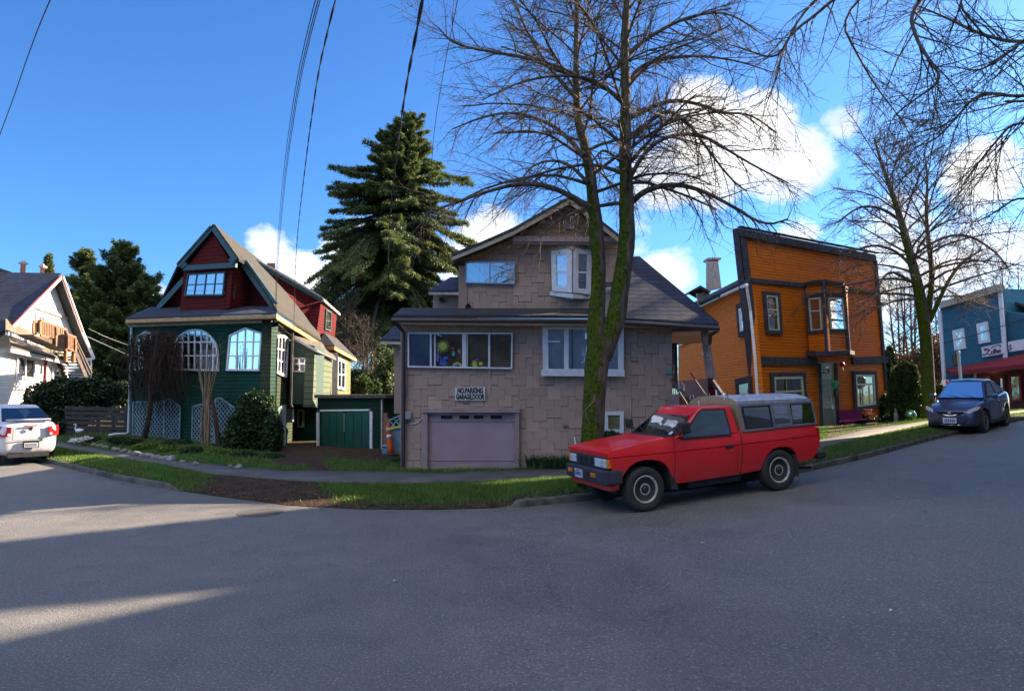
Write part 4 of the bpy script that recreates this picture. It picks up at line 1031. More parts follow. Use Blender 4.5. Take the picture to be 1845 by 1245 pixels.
for (x, y, w, hh, Y) in ((40, 476, 10, 26, 37), (75, 482, 9, 26, 35.5)):
    mb = MB(); mb.hexa([at(x - w / 2, y + hh, Y), at(x + w / 2, y + hh, Y), at(x + w / 2, y + hh, Y + .6), at(x - w / 2, y + hh, Y + .6), at(x - w / 2 + 2, y, Y), at(x + w / 2 + 2, y, Y), at(x + w / 2 + 2, y, Y + .6), at(x - w / 2 + 2, y, Y + .6)])
    ch = mb.build('chimney', M['brick'], H3); mb = MB(); mb.box(at(x + 2, y - 1, Y + .3), w / 1200 * Y * 1.08, .3, .1); mb.tube([at(x + 2, y - 2, Y + .3), at(x + 2, y - 6, Y + .3)], .09, 8); mb.build('chimney_cap', M['frieze'], ch)
# upper and lower lean-to roofs with lower walls
mb = MB(); mb.prism([WF.at(10, 577, .1), WF.at(60, 603, .1), WP.at(74, 622, .5), WP.at(10, 598, .5)], (0, 0, .08)); mb.build('porch_roof', M['mossroof'], H3)
mb = MB(); WP.strip(mb, (10, 600), (78, 625), .16, .42, .5); mb.build('fascia', M['white'], H3)
mb = MB(); mb.prism([WP.at(14, 606, .2), WP.at(100, 630, .2), WP.at(134, 654, 1.2), WP.at(20, 628, 1.2)], (0, 0, .08)); mb.build('porch_roof', M['mossroof'], H3)
mb = MB(); WP.strip(mb, (18, 631), (134, 657), .17, 1.12, 1.2); mb.build('fascia', M['white'], H3)
W5 = Face((WP.a.x + WP.n.x * .8, WP.a.y + WP.n.y * .8), (WP.b.x + WP.n.x * .8, WP.b.y + WP.n.y * .8))
mb = MB(); W5.solid(mb, [(-60, 620), (18, 630), (124, 659), (120, 740), (-60, 760)], -1.0, 0); mb.build('wall', M['whitesiding'], H3)
mb = MB(); WF.solid(mb, [(124, 655), (163, 650), (161, 720), (120, 720)], .02, .06); mb.build('wall', M['bluegrey'], H3)
window(W5, H3, [(30, 640), (62, 647), (60, 690), (28, 688)], [((45, 635), (44, 695), .08)], fw=.07, mf='white', glass='glass', back='dark')
lattice(W5, [(29, 676), (60, 682), (59, 700), (27, 698)], H3, mat='white', off=.15, step=.22, w=.05)
window(W5, H3, [(94, 661), (107, 664), (105, 692), (92, 689)], [((100, 655), (99, 675), .03), ((90, 668), (110, 671), .03), ((90, 674), (110, 677), .05)], fw=.08, mf='white', glass='glass', back='dark')
window(WF, H3, [(64, 566), (80, 571), (79, 590), (63, 586)], [((60, 577), (82, 581), .03)], fw=.08, mf='white', glass='mirror', curtain=(0, 1))
mb = MB(); mb.tube([W5.at(83, 650, .05), W5.at(80, 700, .05)], .05, 6); mb.build('downpipe', M['redtrim'], H3)
# cedar deck with railings and outside stair
DK = Face((WP.a.x + WP.n.x * 1.3, WP.a.y + WP.n.y * 1.3), (WP.b.x + WP.n.x * 1.3, WP.b.y + WP.n.y * 1.3))
DE = thing('cedar_deck', 'reddish cedar deck with slatted railings and a long outside stair on the white house', 'deck', DK.at(90, 640))
def rail(F, x0, y0, x1, y1, hpx, n, off):
    mb = MB(); F.strip(mb, (x0, y0), (x1, y1), .09, off, off + .06); F.strip(mb, (x0, y0 + hpx), (x1, y1 + hpx), .09, off, off + .06)
    for i in range(n + 1):
        t = i / n; x = x0 + (x1 - x0) * t; y = y0 + (y1 - y0) * t
        F.strip(mb, (x, y + 2), (x, y + hpx - 2), .07 if i not in (0, n) else .13, off + .065 if i in (0, n) else off + .01, off + .12 if i in (0, n) else off + .05)
    return mb.build('railing', M['timber'], DE)
rail(DK, 59, 580, 70, 578, 22, 3, 0); rail(DK, 71, 578, 101, 587, 26, 10, .1); rail(DK, 102, 588, 119, 594, 22, 5, .1); rail(DK, 100, 602, 119, 606, 24, 6, .6); rail(DK, 119, 602, 135, 608, 25, 6, .6)
mb = MB(); mb.prism(DK.poly([(60, 603), (101, 614), (136, 634), (118, 630), (62, 606)], .6), DK.n * -.6); mb.build('deck_floor', M['oldwood'], DE)
for x in (116, 130): mb = MB(); mb.bar(DK.at(x, 632, .5), DK.at(x - 1, 652, .5), .14, .12, DK.n); mb.build('deck_post', M['timber'], DE)
mb = MB(); s0, s1 = DK.at(134, 634, .4), DK.at(158, 690, .4)
mb.bar(s0, s1, .22, .06, DK.n); mb.bar(s0 - DK.n * .9, s1 - DK.n * .9, .22, .06, DK.n); mb.bar(DK.at(135, 611, .45), DK.at(164, 672, .45), .07, .06, DK.n); mb.bar(DK.at(136, 620, .45), DK.at(162, 680, .45), .07, .05, DK.n); mb.build('stair_stringer', M['oldwood'], DE)
for i in range(10):
    t = (i + .5) / 10; p = s0.lerp(s1, t) - DK.n * .42; mb = MB(); mb.box(p, .3, .85, .05, math.atan2(DK.n.y, DK.n.x) + math.pi / 2); mb.build('tread', M['oldwood'], DE)

# ================================================================== ORANGE BUILDING
oc = pl(1352, 24.0); orr = pl(1590, 28.0)
OF = Face(oc, orr); OS = Face(pl(1352, 24.0), pl(1226, 33.5))
H4 = thing('orange_building', 'orange clapboard false front building with charcoal trim and a projecting bay', 'building', (*pl(1480, 28), .4))
mb = MB(); OF.solid(mb, [(1328, 411), (1578, 459), (1604, 768), (1371, 790)], -.12, 0); mb.build('wall', M['orange'], H4)
mb = MB(); OS.solid(mb, [(1345, 512), (1222, 572), (1222, 735), (1369, 790)], -.3, -.02); mb.build('wall', M['orangeside'], H4)
mb = MB(); r0 = OF.at(1350, 506, -.4); r1 = OF.at(1592, 545, -.4); r2 = OS.at(1222, 566, 0); mb.prism([r0, r1, r1 + V((0, 9, 0)), r2], (0, 0, -.1)); mb.prism([OS.at(1347, 508, .25), OS.at(1222, 566, .25), OS.at(1222, 562, -1.2), OS.at(1347, 500, -1.2)], (0, 0, .1)); mb.build('roof', M['darkroof'], H4)
mb = MB(); mb.tube([OS.at(1346, 513, .3), OS.at(1300, 534, .3)], .06, 6); mb.tube([OS.at(1345, 514, .35), OS.at(1352, 560, .12), OS.at(1360, 640, .1), OS.at(1365, 720, .1), OS.at(1366, 775, .1)], .05, 7); mb.build('downpipe', M['white'], H4)
mb = MB(); mb.tube([OS.at(1296, 537, .3), OS.at(1228, 569, .3)], .05, 6); mb.build('gutter', M['metal'], H4)
mb = MB()
def tr(a, b, w, d0=.0, d1=.06): OF.strip(mb, a, b, w, d0, d1)
OF.solid(mb, [(1330, 411), (1578, 459), (1580, 472), (1333, 425)], .003, .13)
OF.solid(mb, [(1328, 411), (1330, 411), (1372, 791), (1370, 791)], -.13, .092)
tr((1335, 418), (1376, 784), .32, .0, .09); tr((1576, 470), (1601, 762), .16, .0, .07)
tr((1352, 505), (1452, 515), .16, .003, .075); tr((1528, 524), (1585, 530), .14, .003, .075)
tr((1367, 650), (1470, 651), .30, .003, .085); tr((1534, 650), (1598, 648), .28, .003, .085)
tr((1449, 512), (1461, 648), .06, .001, .05)
mb.build('trim', M['charcoal'], H4)
mb = MB(); OF.strip(mb, (1329, 409.5), (1579, 457), .05, .0, .15); mb.build('parapet_cap', M['darkroof'], H4)
# bay
bl_, bc_, bR = (1448, 508), (1482, 507), (1521, 513)
O0 = OF.at(1452, 600, 0); Om = OF.at(1484, 600, .75); On = OF.at(1518, 600, .75); Oe = OF.at(1531, 600, 0)
FA, FB, FC = Face((O0.x, O0.y), (Om.x, Om.y)), Face((Om.x, Om.y), (On.x, On.y)), Face((On.x, On.y), (Oe.x, Oe.y))
mb = MB()
def bayring(y0, y1, grow=0.0):
    pts = [(1447, 1457, O0), (1481, 1490, Om), (1517, 1524, On), (1529, 1535, Oe)]
    T_, B_ = [], []
    for F, (px0, px1) in ((FA, (1448, 1459)), (FB, (1481, 1490)), (FC, (1518, 1524))): pass
    return pts
def quadface(F, q, name, mat, d0=-.2, d1=0): 
    m_ = MB(); F.solid(m_, q, d0, d1); return m_.build(name, M[mat], H4)
quadface(FA, [(1448, 513), (1482, 507), (1491, 640), (1459, 643)], 'bay_wall', 'orange')
quadface(FB, [(1482, 507), (1519, 512), (1529, 640), (1491, 640)], 'bay_wall', 'orange')
quadface(FC, [(1519, 512), (1528, 522), (1538, 640), (1529, 640)], 'bay_wall', 'orange')
mb = MB()
FA.strip(mb, (1448, 512), (1481, 506.5), .12, .002, .06); FB.strip(mb, (1482, 507), (1518, 512), .12, .002, .06)
FA.strip(mb, (1483, 508), (1491.5, 642), .11, .004, .07); FB.strip(mb, (1483.5, 508), (1492, 642), .11, .004, .07); FB.strip(mb, (1518, 513), (1528, 640), .13, .004, .07); FC.strip(mb, (1520, 514), (1530, 640), .09, .004, .07)
FA.strip(mb, (1451, 534), (1485, 531), .13, .005, .075); FB.strip(mb, (1485, 531), (1521, 533), .13, .005, .075)
FA.strip(mb, (1457, 599), (1489, 596), .10, .005, .075); FB.strip(mb, (1489, 596), (1526, 596), .10, .005, .075)
FA.strip(mb, (1455, 536), (1459, 598), .12, .003, .072)
mb.build('bay_trim', M['charcoal'], H4)
mb = MB(); mb.prism([OF.at(1452, 640, 0), OF.at(1470, 641, .6), OF.at(1494, 640, .95), OF.at(1532, 638, .95), OF.at(1541, 640, 0)], (0, 0, .16)); mb.build('bay_base', M['charcoal'], H4)
mb = MB(); mb.prism([OF.at(1446, 514, 0), OF.at(1480, 509, .85), OF.at(1520, 514, .85), OF.at(1530, 523, 0)], (0, 0, .08)); mb.build('bay_roof', M['darkroof'], H4)
window(FA, H4, [(1457, 538), (1479, 535.5), (1483, 595), (1462, 597)], [((1455, 561), (1485, 560), .05)], fw=.06, mf='cream', glass='mirror', base=.01, depth=.05)
window(FB, H4, [(1491, 536), (1517, 537), (1522, 595), (1496, 595)], [((1488, 561), (1522, 562), .05)], fw=.06, mf='cream', glass='mirror', base=.01, depth=.05)
wn = window(OF, H4, [(1378, 532), (1399, 534), (1403, 596), (1383, 595)], [((1376, 558), (1405, 559), .05)], fw=.05, mf='cream', glass='mirror', base=.02, depth=.06)
def casing(F, q, w, parent, mat='charcoal', sill=0):
    m_ = MB(); P3 = F.poly(q, .012); c = sum(P3, V((0, 0, 0))) / 4; out = []
    for i in range(4):
        p, a, b = P3[i], P3[i - 1], P3[(i + 1) % 4]; out.append(p + ((p - a).normalized() + (p - b).normalized()) * w)
    D = F.n * .075; vs = P3 + out + [p + D for p in P3] + [p + D for p in out]; fs = []
    for i in range(4):
        j = (i + 1) % 4; fs += [(i, j, j + 8, i + 8), (4 + i, 4 + i + 8, 4 + j + 8, 4 + j), (i + 8, j + 8, j + 12, i + 12), (i, i + 4, j + 4, j)]
    m_.grid(vs, fs); return m_.build('casing', M[mat], parent)
casing(OF, [(1378, 532), (1399, 534), (1403, 596), (1383, 595)], .14, wn)
q = [(1392, 679), (1444, 678), (1449, 740), (1396, 742)]
wn = window(OF, H4, q, [((1390, 706), (1450, 704), .06), ((1411, 706), (1412, 745), .05), ((1431, 705), (1433, 745), .05)], fw=.09, mf='cream', base=.02, curtain=(0, .35), depth=.06); casing(OF, q, .16, wn)
q = [(1539, 675), (1573, 675), (1576, 729), (1542, 733)]
wn = window(OF, H4, q, [((1535, 693), (1580, 692), .08), ((1552, 694), (1554, 735), .06), ((1564, 693), (1566, 735), .06)], fw=.09, mf='cream', base=.02, curtain=(.5, 1), depth=.06); casing(OF, q, .15, wn)
q = [(1333, 557), (1346, 551), (1349, 594), (1336, 598)]
wn = window(OS, H4, q, [((1330, 577), (1350, 573), .04)], fw=.12, mf='white', glass='glass', base=.02); casing(OS, q, .2, wn)
q = [(1225, 612), (1240, 606), (1240, 618), (1225, 624)]
window(OS, H4, q, [], fw=.12, mf='white', glass='glass', base=.02)
q = [(1331, 692), (1351, 688), (1353, 726), (1333, 726)]
wn = window(OS, H4, q, [], fw=.03, mf='charcoal', glass='glass', back='dark', base=.02); casing(OS, q, .2, wn)
# door
q = [(1477, 683), (1499, 683), (1503, 770), (1480, 771)]
mb = MB(); OF.solid(mb, [(1474, 654), (1503, 654), (1508, 774), (1478, 775)], .0, .03); dr = mb.build('door_frame', M['cream'], H4)
mb = MB(); OF.solid(mb, q, .03, .06); dd = mb.build('door', plain('sage_door', (.20, .22, .17), .5, (.16, .18, .14), 5, .1), H4)
window(OF, dd, [(1480, 690), (1496, 690), (1498, 735), (1482, 736)], gridlines([(1480, 690), (1496, 690), (1498, 735), (1482, 736)], 3, 4), fw=.04, mf='cream', glass='glass', base=.062, depth=.03, curtain=(0, 1))
window(OF, dr, [(1477, 659), (1494, 659), (1495, 674), (1478, 675)], [], fw=.05, mf='cream', glass='glass', base=.032, depth=.04, back='dark', name='transom')
ub = OF.u if OF.u.x > 0 else -OF.u
text('numeral', '252', M['white'], dr, OF.at(1485.5, 666.5, .09), ub, (0, 0, 1), .26, 1, .003, .006)
mb = MB(); OF.strip(mb, (1475, 655), (1479, 776), .12, .031, .1); OF.strip(mb, (1504, 655), (1509, 774), .14, .031, .1); mb.build('door_casing', M['charcoal'], H4)
mb = MB(); mb.box(OF.at(1500, 733, .1), .06, .06, .16); mb.build('handle', M['white'], dd)
mb = MB(); mb.box(OF.at(1492, 776, .35), 1.3, .8, .16, math.atan2(OF.u.y, OF.u.x)); mb.build('doorstep', M['kerb'], H4)
mb = MB(); mb.box(OF.at(1504, 694, .2), .14, .12, .22, math.atan2(OF.u.y, OF.u.x)); mb.lathe(OF.at(1504, 690, .14), [(.07, 0), (.07, .12)], 12, tuple(OF.n)); tag(mb.build('mailbox', M['mailgreen']), 'small bright green mailbox beside the pale door', 'mailbox')
mb = MB(); mb.box(OF.at(1506, 708, .18), .14, .10, .26, math.atan2(OF.u.y, OF.u.x)); mb.box(OF.at(1506, 702.5, .19), .16, .13, .03, math.atan2(OF.u.y, OF.u.x)); tag(mb.build('letter_box', M['black']), 'black letter box under the green mailbox', 'letter box')
# house stack behind
mb = MB(); mb.hexa([at(1272, 526, 31), at(1300, 520, 31), at(1300, 520, 31.8), at(1272, 526, 31.8), at(1272, 470, 31), at(1294, 471, 31), at(1294, 471, 31.8), at(1272, 470, 31.8)]); cmn = mb.build('chimney', M['stucco'], H4)
mb = MB(); mb.box(at(1283, 469, 31.4), .62, .8, .1); mb.build('chimney_cap', M['frieze'], cmn)
mb = MB(); mb.hexa([at(1256, 545, 31), at(1280, 532, 31), at(1280, 532, 33), at(1256, 545, 33), at(1256, 530, 31), at(1275, 525, 31), at(1275, 520, 33), at(1256, 526, 33)]); mb.build('stair_turret', M['stucco'], H4)
mb = MB(); mb.prism([at(1239, 528, 30.6), at(1262, 514, 30.6), at(1282, 526, 30.6), at(1278, 528, 30.6), at(1262, 519, 30.6)], (0, 2, 0)); mb.build('turret_roof', M['charcoal'], H4)
mb = MB(); mb.tube([OS.at(1256, 530, .4), OS.at(1260, 552, .25), OS.at(1266, 568, .15), OS.at(1268, 640, .12)], .05, 6); mb.build('vent_pipe', M['metal'], H4)

# ================================================================== BLUE COFFEE SHOP
SH = Face(pl(1695, 41), pl(1822, 36.5))
H5 = thing('coffee_shop', 'blue false front shop with white windows and a maroon awning at the far corner', 'shop', (*pl(1760, 39), 0))
SX = Face((SH.b.x, SH.b.y), (SH.b.x + 4, SH.b.y + 6))
mb = MB(); SH.solid(mb, [(1693, 548), (1802, 516), (1813, 700), (1815, 760), (1705, 760)], -.3, 0); mb.build('wall', M['blue'], H5)
mb = MB(); SH.solid(mb, [(1802, 560), (1900, 575), (1900, 760), (1812, 760)], -2.3, -.31); SH.solid(mb, [(1804, 520), (1811, 545), (1815, 700), (1806, 700)], -3, -.32); mb.build('wall', M['blue'], H5)
mb = MB(); SH.solid(mb, [(1690, 545), (1801, 511), (1803, 524), (1692, 556)], .003, .25); mb.build('cornice', M['frieze'], H5)
mb = MB(); SH.strip(mb, (1694, 560), (1706, 745), .22, .0, .08); mb.build('corner_board', M['white'], H5); mb = MB(); SH.strip(mb, (1803, 524), (1813, 648), .22, .0, .08); mb.build('corner_board', M['white'], H5)
mb = MB(); mb.prism([SH.at(1803, 540, -1), SH.at(1900, 572, -1), SH.at(1900, 560, -6), SH.at(1803, 548, -6)], (0, 0, .15)); mb.build('roof', M['darkroof'], H5)
window(SH, H5, [(1717, 596), (1737, 591), (1741, 628), (1721, 632)], [((1715, 612), (1742, 607), .07)], fw=.16, mf='white', glass='mirror', curtain=(0, 1), label='white window with pale blind')
window(SH, H5, [(1760, 584), (1780, 579), (1785, 616), (1765, 620)], [((1757, 599), (1785, 594), .07)], fw=.16, mf='white', glass='glass', curtain=(0, .4), label='white window with a dark right half')
mb = MB(); SH.solid(mb, [(1715, 640), (1728, 637), (1729, 657), (1716, 660)], .0, .05); mb.build('patch_panel', M['oldwood'], H5)
mb = MB(); mb.prism([SH.at(1704, 667, .02), SH.at(1900, 628, .02), SH.at(1900, 652, 1.6), SH.at(1713, 671, 1.3)], (0, 0, .05)); mb.prism([SH.at(1713, 671, 1.3), SH.at(1900, 652, 1.6), SH.at(1900, 659, 1.6), SH.at(1713, 677, 1.3)], SH.n * -.04); mb.build('awning', M['awning'], H5)
mb = MB(); SH.solid(mb, [(1759, 674), (1900, 660), (1900, 742), (1762, 744)], .01, .06); sf = mb.build('shop_front', plain('red_brown_shopfront', (.06, .010, .010), .5), H5)
ww = window(SH, sf, [(1765, 680), (1786, 677), (1788, 722), (1767, 724)], [], fw=.12, mf='redtrim', glass='glass', base=.07, back='room', label='lit shop window')
mb = MB(); mb.lathe(SH.at(1781, 668, .3), [(.02, 0), (.09, .05), (.09, .12), (.02, .16)], 10); lm = new_mat('lamp_glow')[0]; lm.node_tree.nodes['Principled BSDF'].inputs['Emission Color'].default_value = (1, .55, .2, 1); lm.node_tree.nodes['Principled BSDF'].inputs['Emission Strength'].default_value = 3; mb.build('shop_lamp', lm, H5)
window(SH, sf, [(1798, 678), (1811, 676), (1815, 728), (1801, 730)], [((1795, 700), (1820, 698), .05)], fw=.14, mf='awning', glass='glass', base=.07, back='room', name='shop_door')
window(SH, sf, [(1818, 676), (1840, 674), (1843, 722), (1821, 726)], [], fw=.12, mf='redtrim', glass='glass', base=.07, back='room')
mb = MB(); SH.strip(mb, (1757, 673), (1760, 744), .14, .07, .1); mb.build('trim', M['white'], H5)
mb = MB(); SH.solid(mb, [(1768, 626), (1806, 618), (1808, 637), (1770, 644)], .08, .15); sb = mb.build('coffee_sign', M['white']); tag(sb, 'white board with plum lettering reading Coffee above the awning', 'sign')
M['plum'] = plain('plum_lettering', (.09, .01, .08), .5)
ush = SH.u if SH.u.x > 0 else -SH.u
_a, _b = SH.at(1770, 640, .16), SH.at(1806, 632.5, .16); su = (_b - _a).normalized(); supv = V((-su.z * ush.x, -su.z * ush.y, math.hypot(su.x, su.y)))
text('lettering', 'Coffee', M['plum'], sb, SH.at(1791, 633.8, .16), su, supv, .40, .78, .01, .008)
text('lettering', "Bibi's", M['plum'], sb, SH.at(1777, 629.5, .16), su, supv, .17, .9, .01, .003)
mb = MB(); mb.tube([SH.at(x, y, .17) for x, y in ((1785, 627.5), (1789, 624.8), (1794, 623), (1799, 621.3), (1802.5, 621.8), (1803.2, 624), (1801, 624.6))], .02, 5); mb.tube([SH.at(x, y, .17) for x, y in ((1778, 636), (1775, 639), (1772, 640.5), (1770.5, 639), (1771.5, 637.5))], .025, 5); mb.build('flourish', M['plum'], sb)
mb = MB(); SH.solid(mb, [(1816, 616), (1850, 610), (1852, 629), (1818, 634)], .08, .15); sb2 = mb.build('shop_sign', M['white']); tag(sb2, 'white sign cut off at the right edge beside the coffee board', 'sign')
mb = MB(); mb.tube([SH.at(x, y, .17) for x, y in ((1822, 622), (1819.5, 621), (1820, 626), (1823, 628), (1819, 631))], .03, 5); mb.build('flourish', M['charcoal'], sb2)
mb = MB(); SH.solid(mb, [(1704, 664), (1714, 662), (1714, 666), (1704, 668)], .05, .1); mb.build('fascia', M['awning'], H5)

# grey house far behind between the tree and the shop
H6 = thing('grey_house', 'small grey blue house with white window frames behind the street tree', 'house', (*pl(1665, 46), 0))
FH = Face(pl(1560, 47), pl(1705, 45))
mb = MB(); FH.solid(mb, [(1590, 672), (1707, 672), (1707, 755), (1590, 755)], -4, 0); mb.build('wall', M['bluegrey'], H6)
mb = MB(); mb.prism([FH.at(1580, 675, .5), FH.at(1712, 675, .5), FH.at(1700, 640, -3), FH.at(1600, 640, -3)], (0, 0, .15)); mb.build('roof', M['darkroof'], H6)
for x0, x1 in ((1663, 1671), (1683, 1690), (1694, 1700)): window(FH, H6, [(x0, 685), (x1, 685), (x1, 703 if x0 > 1670 else 697), (x0, 703 if x0 > 1670 else 697)], [], fw=.12, mf='white', glass='glass', back='dark')
# gabled house for unseen spots: added shade blocks at right, houses behind the viewer
def gabled_house(name, label, x, y, w, d, h, rh, rz, wall, roof, nwin=3):
    t = thing(name, label, 'house', (x, y, 0)); m = Matrix.Translation((x, y, 0)) @ Matrix.Rotation(rz, 4, 'Z')
    mb = MB(); mb.hexa([m @ V(p) for p in ((-w / 2, -d / 2, -.5), (w / 2, -d / 2, -.5), (w / 2, d / 2, -.5), (-w / 2, d / 2, -.5), (-w / 2, -d / 2, h), (w / 2, -d / 2, h), (w / 2, d / 2, h), (-w / 2, d / 2, h))])
    for s in (-1, 1): mb.prism([m @ V((-w / 2, s * d / 2, h)), m @ V((w / 2, s * d / 2, h)), m @ V((0, s * d / 2, h + rh))], (m.to_3x3() @ V((0, -s * .2, 0))))
    mb.build('wall', wall, t)
    mb = MB(); o = .4
    for s in (-1, 1): mb.prism([m @ V((0, -d / 2 - o, h + rh)), m @ V((0, d / 2 + o, h + rh)), m @ V((s * (w / 2 + o), d / 2 + o, h - o * rh / w * 2)), m @ V((s * (w / 2 + o), -d / 2 - o, h - o * rh / w * 2))], (0, 0, .12))
    mb.build('roof', roof, t)
    for s in (-1, 1):
        for k in range(nwin):
            for zz in (1.2, 3.9):
                if zz + 1.3 > h: continue
                yy = -d / 2 + d * (k + .5) / nwin; mb = MB(); mb.box(m @ V((s * (w / 2 + .02), yy, zz + .6)), .06, 1.1, 1.3, rz); f = mb.build('window', M['white'], t)
                mb = MB(); mb.box(m @ V((s * (w / 2 + .05), yy, zz + .6)), .03, .9, 1.1, rz); mb.build('pane', M['mirror'], f)
    return t
# ================================================================== TREES
def arc_limb(mb, p, d, L, r0, r1, droop, segs, k, up=0.0, jit=.08):
    """one branch as a bent tapering tube; returns its points"""
    pts = [V(p)]; d = V(d).normalized(); s = L / segs
    for i in range(segs):
        t = i / segs
        d = (d + V((rnd.gauss(0, jit), rnd.gauss(0, jit), rnd.gauss(0, jit) - droop * s * (1 - t * up)))).normalized()
        if up and t > .7: d = (d + V((0, 0, .12 * up))).normalized()
        pts.append(pts[-1] + d * s)
    rs = [r0 + (r1 - r0) * (i / segs) ** .8 for i in range(segs + 1)]
    mb.tube(pts, rs, k, cap=False); return pts, rs
def frames(pts, t):
    x = t * (len(pts) - 1); i = min(int(x), len(pts) - 2); f = x - i; return pts[i].lerp(pts[i + 1], f), (pts[i + 1] - pts[i]).normalized()
def twigs(mb, pts, rs, L, n, lvl, droop, t0=.2, fine=.0035):
    out = V((pts[-1].x - pts[0].x, pts[-1].y - pts[0].y, 0))
    for i in range(n):
        t = t0 + (1 - t0) * (i + rnd.random()) / n; p, d = frames(pts, t); r = rs[min(int(t * (len(rs) - 1)), len(rs) - 1)]
        side = V((rnd.gauss(0, 1), rnd.gauss(0, 1), rnd.gauss(0, .7))); side = (side - d * side.dot(d)); side.normalize()
        dd = d * rnd.uniform(.5, 1.1) + side * rnd.uniform(.5, 1.0); l = L * rnd.uniform(.55, 1.15) * (1.15 - .5 * t)
        if lvl >= 1:
            q, qr = arc_limb(mb, p, dd, l, min(r * .6, .016 if lvl == 1 else .03), fine, droop, 5 if lvl > 1 else 4, 4 if lvl > 1 else 3, up=.8, jit=.11)
            twigs(mb, q, qr, l * (.48 if lvl > 1 else .5), 6 if lvl > 1 else 10, lvl - 1, droop * 1.1, .15, fine)
        else:
            arc_limb(mb, p, dd, l, fine * 1.15, fine * .6, droop, 3, 3, up=1, jit=.12)
def crown_limbs(mb, stem, srs, zs, n, Lf, droop, fine, sub=8, az0=0, lvl=1, rf=.34):
    for i in range(n):
        z = zs[0] + (zs[1] - zs[0]) * ((i + rnd.random() * .6) / n)
        k = min(range(len(stem) - 1), key=lambda j: abs((stem[j].z + stem[j + 1].z) / 2 - z)); a, b = stem[k], stem[k + 1]
        t = min(1, max(0, (z - a.z) / max(.01, b.z - a.z))); p = a.lerp(b, t); r = srs[k] * (1 - t) + srs[k + 1] * t
        az = az0 + i * 2.399 + rnd.uniform(-.4, .4); f = (z - zs[0]) / (zs[1] - zs[0]); el = .35 + .75 * f + rnd.uniform(-.12, .15)
        d = V((math.cos(az) * math.cos(el), math.sin(az) * math.cos(el), math.sin(el))); L = Lf(f) * rnd.uniform(.8, 1.12)
        pts, rs = arc_limb(mb, p, d, L, r * rf, .012, droop * (1.1 - .6 * f), 9, 6, up=.35, jit=.07)
        twigs(mb, pts, rs, L * .42, sub, lvl, droop * .9, .18, fine)

def px_stem(spec, Y, dz=None):                # spec: (px, py, width px)
    return [at(a, b, Y + (dz or 0) * i) for i, (a, b, c) in enumerate(spec)], [c * .5 / FPX * Y for a, b, c in spec]
# main street tree: one bole that forks in two
YT = 12.0
TR = thing('street_tree', 'large bare street tree with a forked mossy trunk behind the red pickup', 'tree', (*pl(1067, YT), .1), group='bare street trees')
bole = [(1066, 868, 62), (1066, 845, 50), (1067, 812, 43), (1069, 760, 40), (1072, 700, 40), (1076, 650, 44), (1083, 610, 46)]
ls = [(1076, 640, 30), (1073, 590, 34), (1076, 552, 28), (1080, 486, 26), (1075, 430, 27), (1071, 370, 22), (1059, 285, 19), (1041, 218, 15), (1037, 126, 12), (1040, 20, 10), (1036, -120, 5)]
rs_ = [(1084, 645, 34), (1097, 612, 34), (1112, 568, 33), (1120, 502, 32), (1130, 440, 30), (1129, 350, 25), (1126, 267, 22), (1128, 179, 18), (1124, 91, 15), (1130, 0, 11), (1136, -140, 5)]
def smooth_stem(P, Rr, n=3):
    for _ in range(n - 1):
        Q, S = [P[0]], [Rr[0]]
        for a, b, c, d in zip(P, P[1:], Rr, Rr[1:]): Q += [a.lerp(b, .25), a.lerp(b, .75)]; S += [c * .75 + d * .25, c * .25 + d * .75]
        Q.append(P[-1]); S.append(Rr[-1]); P, Rr = Q, S
    return P, Rr
mb = MB(); stems = []
for spec, dz in ((bole, 0), (ls, .03), (rs_, -.03)):
    P, Rr = px_stem(spec, YT, dz); P, Rr = smooth_stem(P, Rr)
    if spec is bole: 
        P = [p + V((0, 0, 0)) for p in P]
    n0 = len(mb.v); mb.tube(P, Rr, 18)
    for i in range(n0, len(mb.v)):             # knobbly bark
        x, y, z = mb.v[i]; k = 1; c = math.sin(x * 31 + z * 3.1) * math.sin(y * 27 + z * 4.7); mb.v[i] = (x + c * .012, y + math.cos(z * 9 + x * 14) * .01, z)
    stems.append((P, Rr))
mb.build('trunk', M['bark'], TR, smooth=True)
mb = MB(); 
def explicit(spec, Y0, Y1, w0, w1, droop=.2, n=9, fine=.0032, L=1.4):
    k = len(spec); P = [at(a, b, Y0 + (Y1 - Y0) * i / (k - 1)) for i, (a, b) in enumerate(spec)]; Rr = [(w0 + (w1 - w0) * i / (k - 1)) * .5 / FPX * Y0 for i in range(k)]
    P, Rr = smooth_stem(P, Rr); mb.tube(P, Rr, 7, cap=False); twigs(mb, P, Rr, L, int(n * 1.5), 1, droop, .15, fine)
explicit([(1062, 374), (1027, 352), (985, 334), (932, 331), (872, 347), (820, 366), (770, 384)], YT, YT - .8, 12, 3, .45, 14)
explicit([(1052, 280), (1006, 232), (967, 213), (921, 202), (868, 211), (815, 233)], YT, YT + .8, 9, 2.5, .35, 13)
explicit([(1060, 330), (1027, 296), (992, 288), (955, 300), (930, 340)], YT, YT + 1.2, 8, 2, .5, 10)
explicit([(1040, 140), (956, 105), (886, 94), (815, 80), (790, 50)], YT, YT - .5, 9, 2, .2, 13)
explicit([(1040, 180), (990, 125), (950, 60), (930, 10), (905, -30)], YT, YT + .6, 8, 2, .15, 12)
explicit([(1136, 366), (1165, 341), (1216, 331), (1262, 342), (1310, 366), (1378, 408), (1420, 395)], YT, YT - .8, 12, 3, .5, 15)
explicit([(1130, 215), (1180, 190), (1216, 180), (1265, 189), (1300, 205), (1350, 204), (1400, 240)], YT, YT + .9, 10, 2.5, .4, 14)
explicit([(1130, 250), (1175, 215), (1205, 197), (1244, 225), (1275, 270), (1318, 325), (1345, 345)], YT, YT + .2, 9, 2.5, .45, 14)
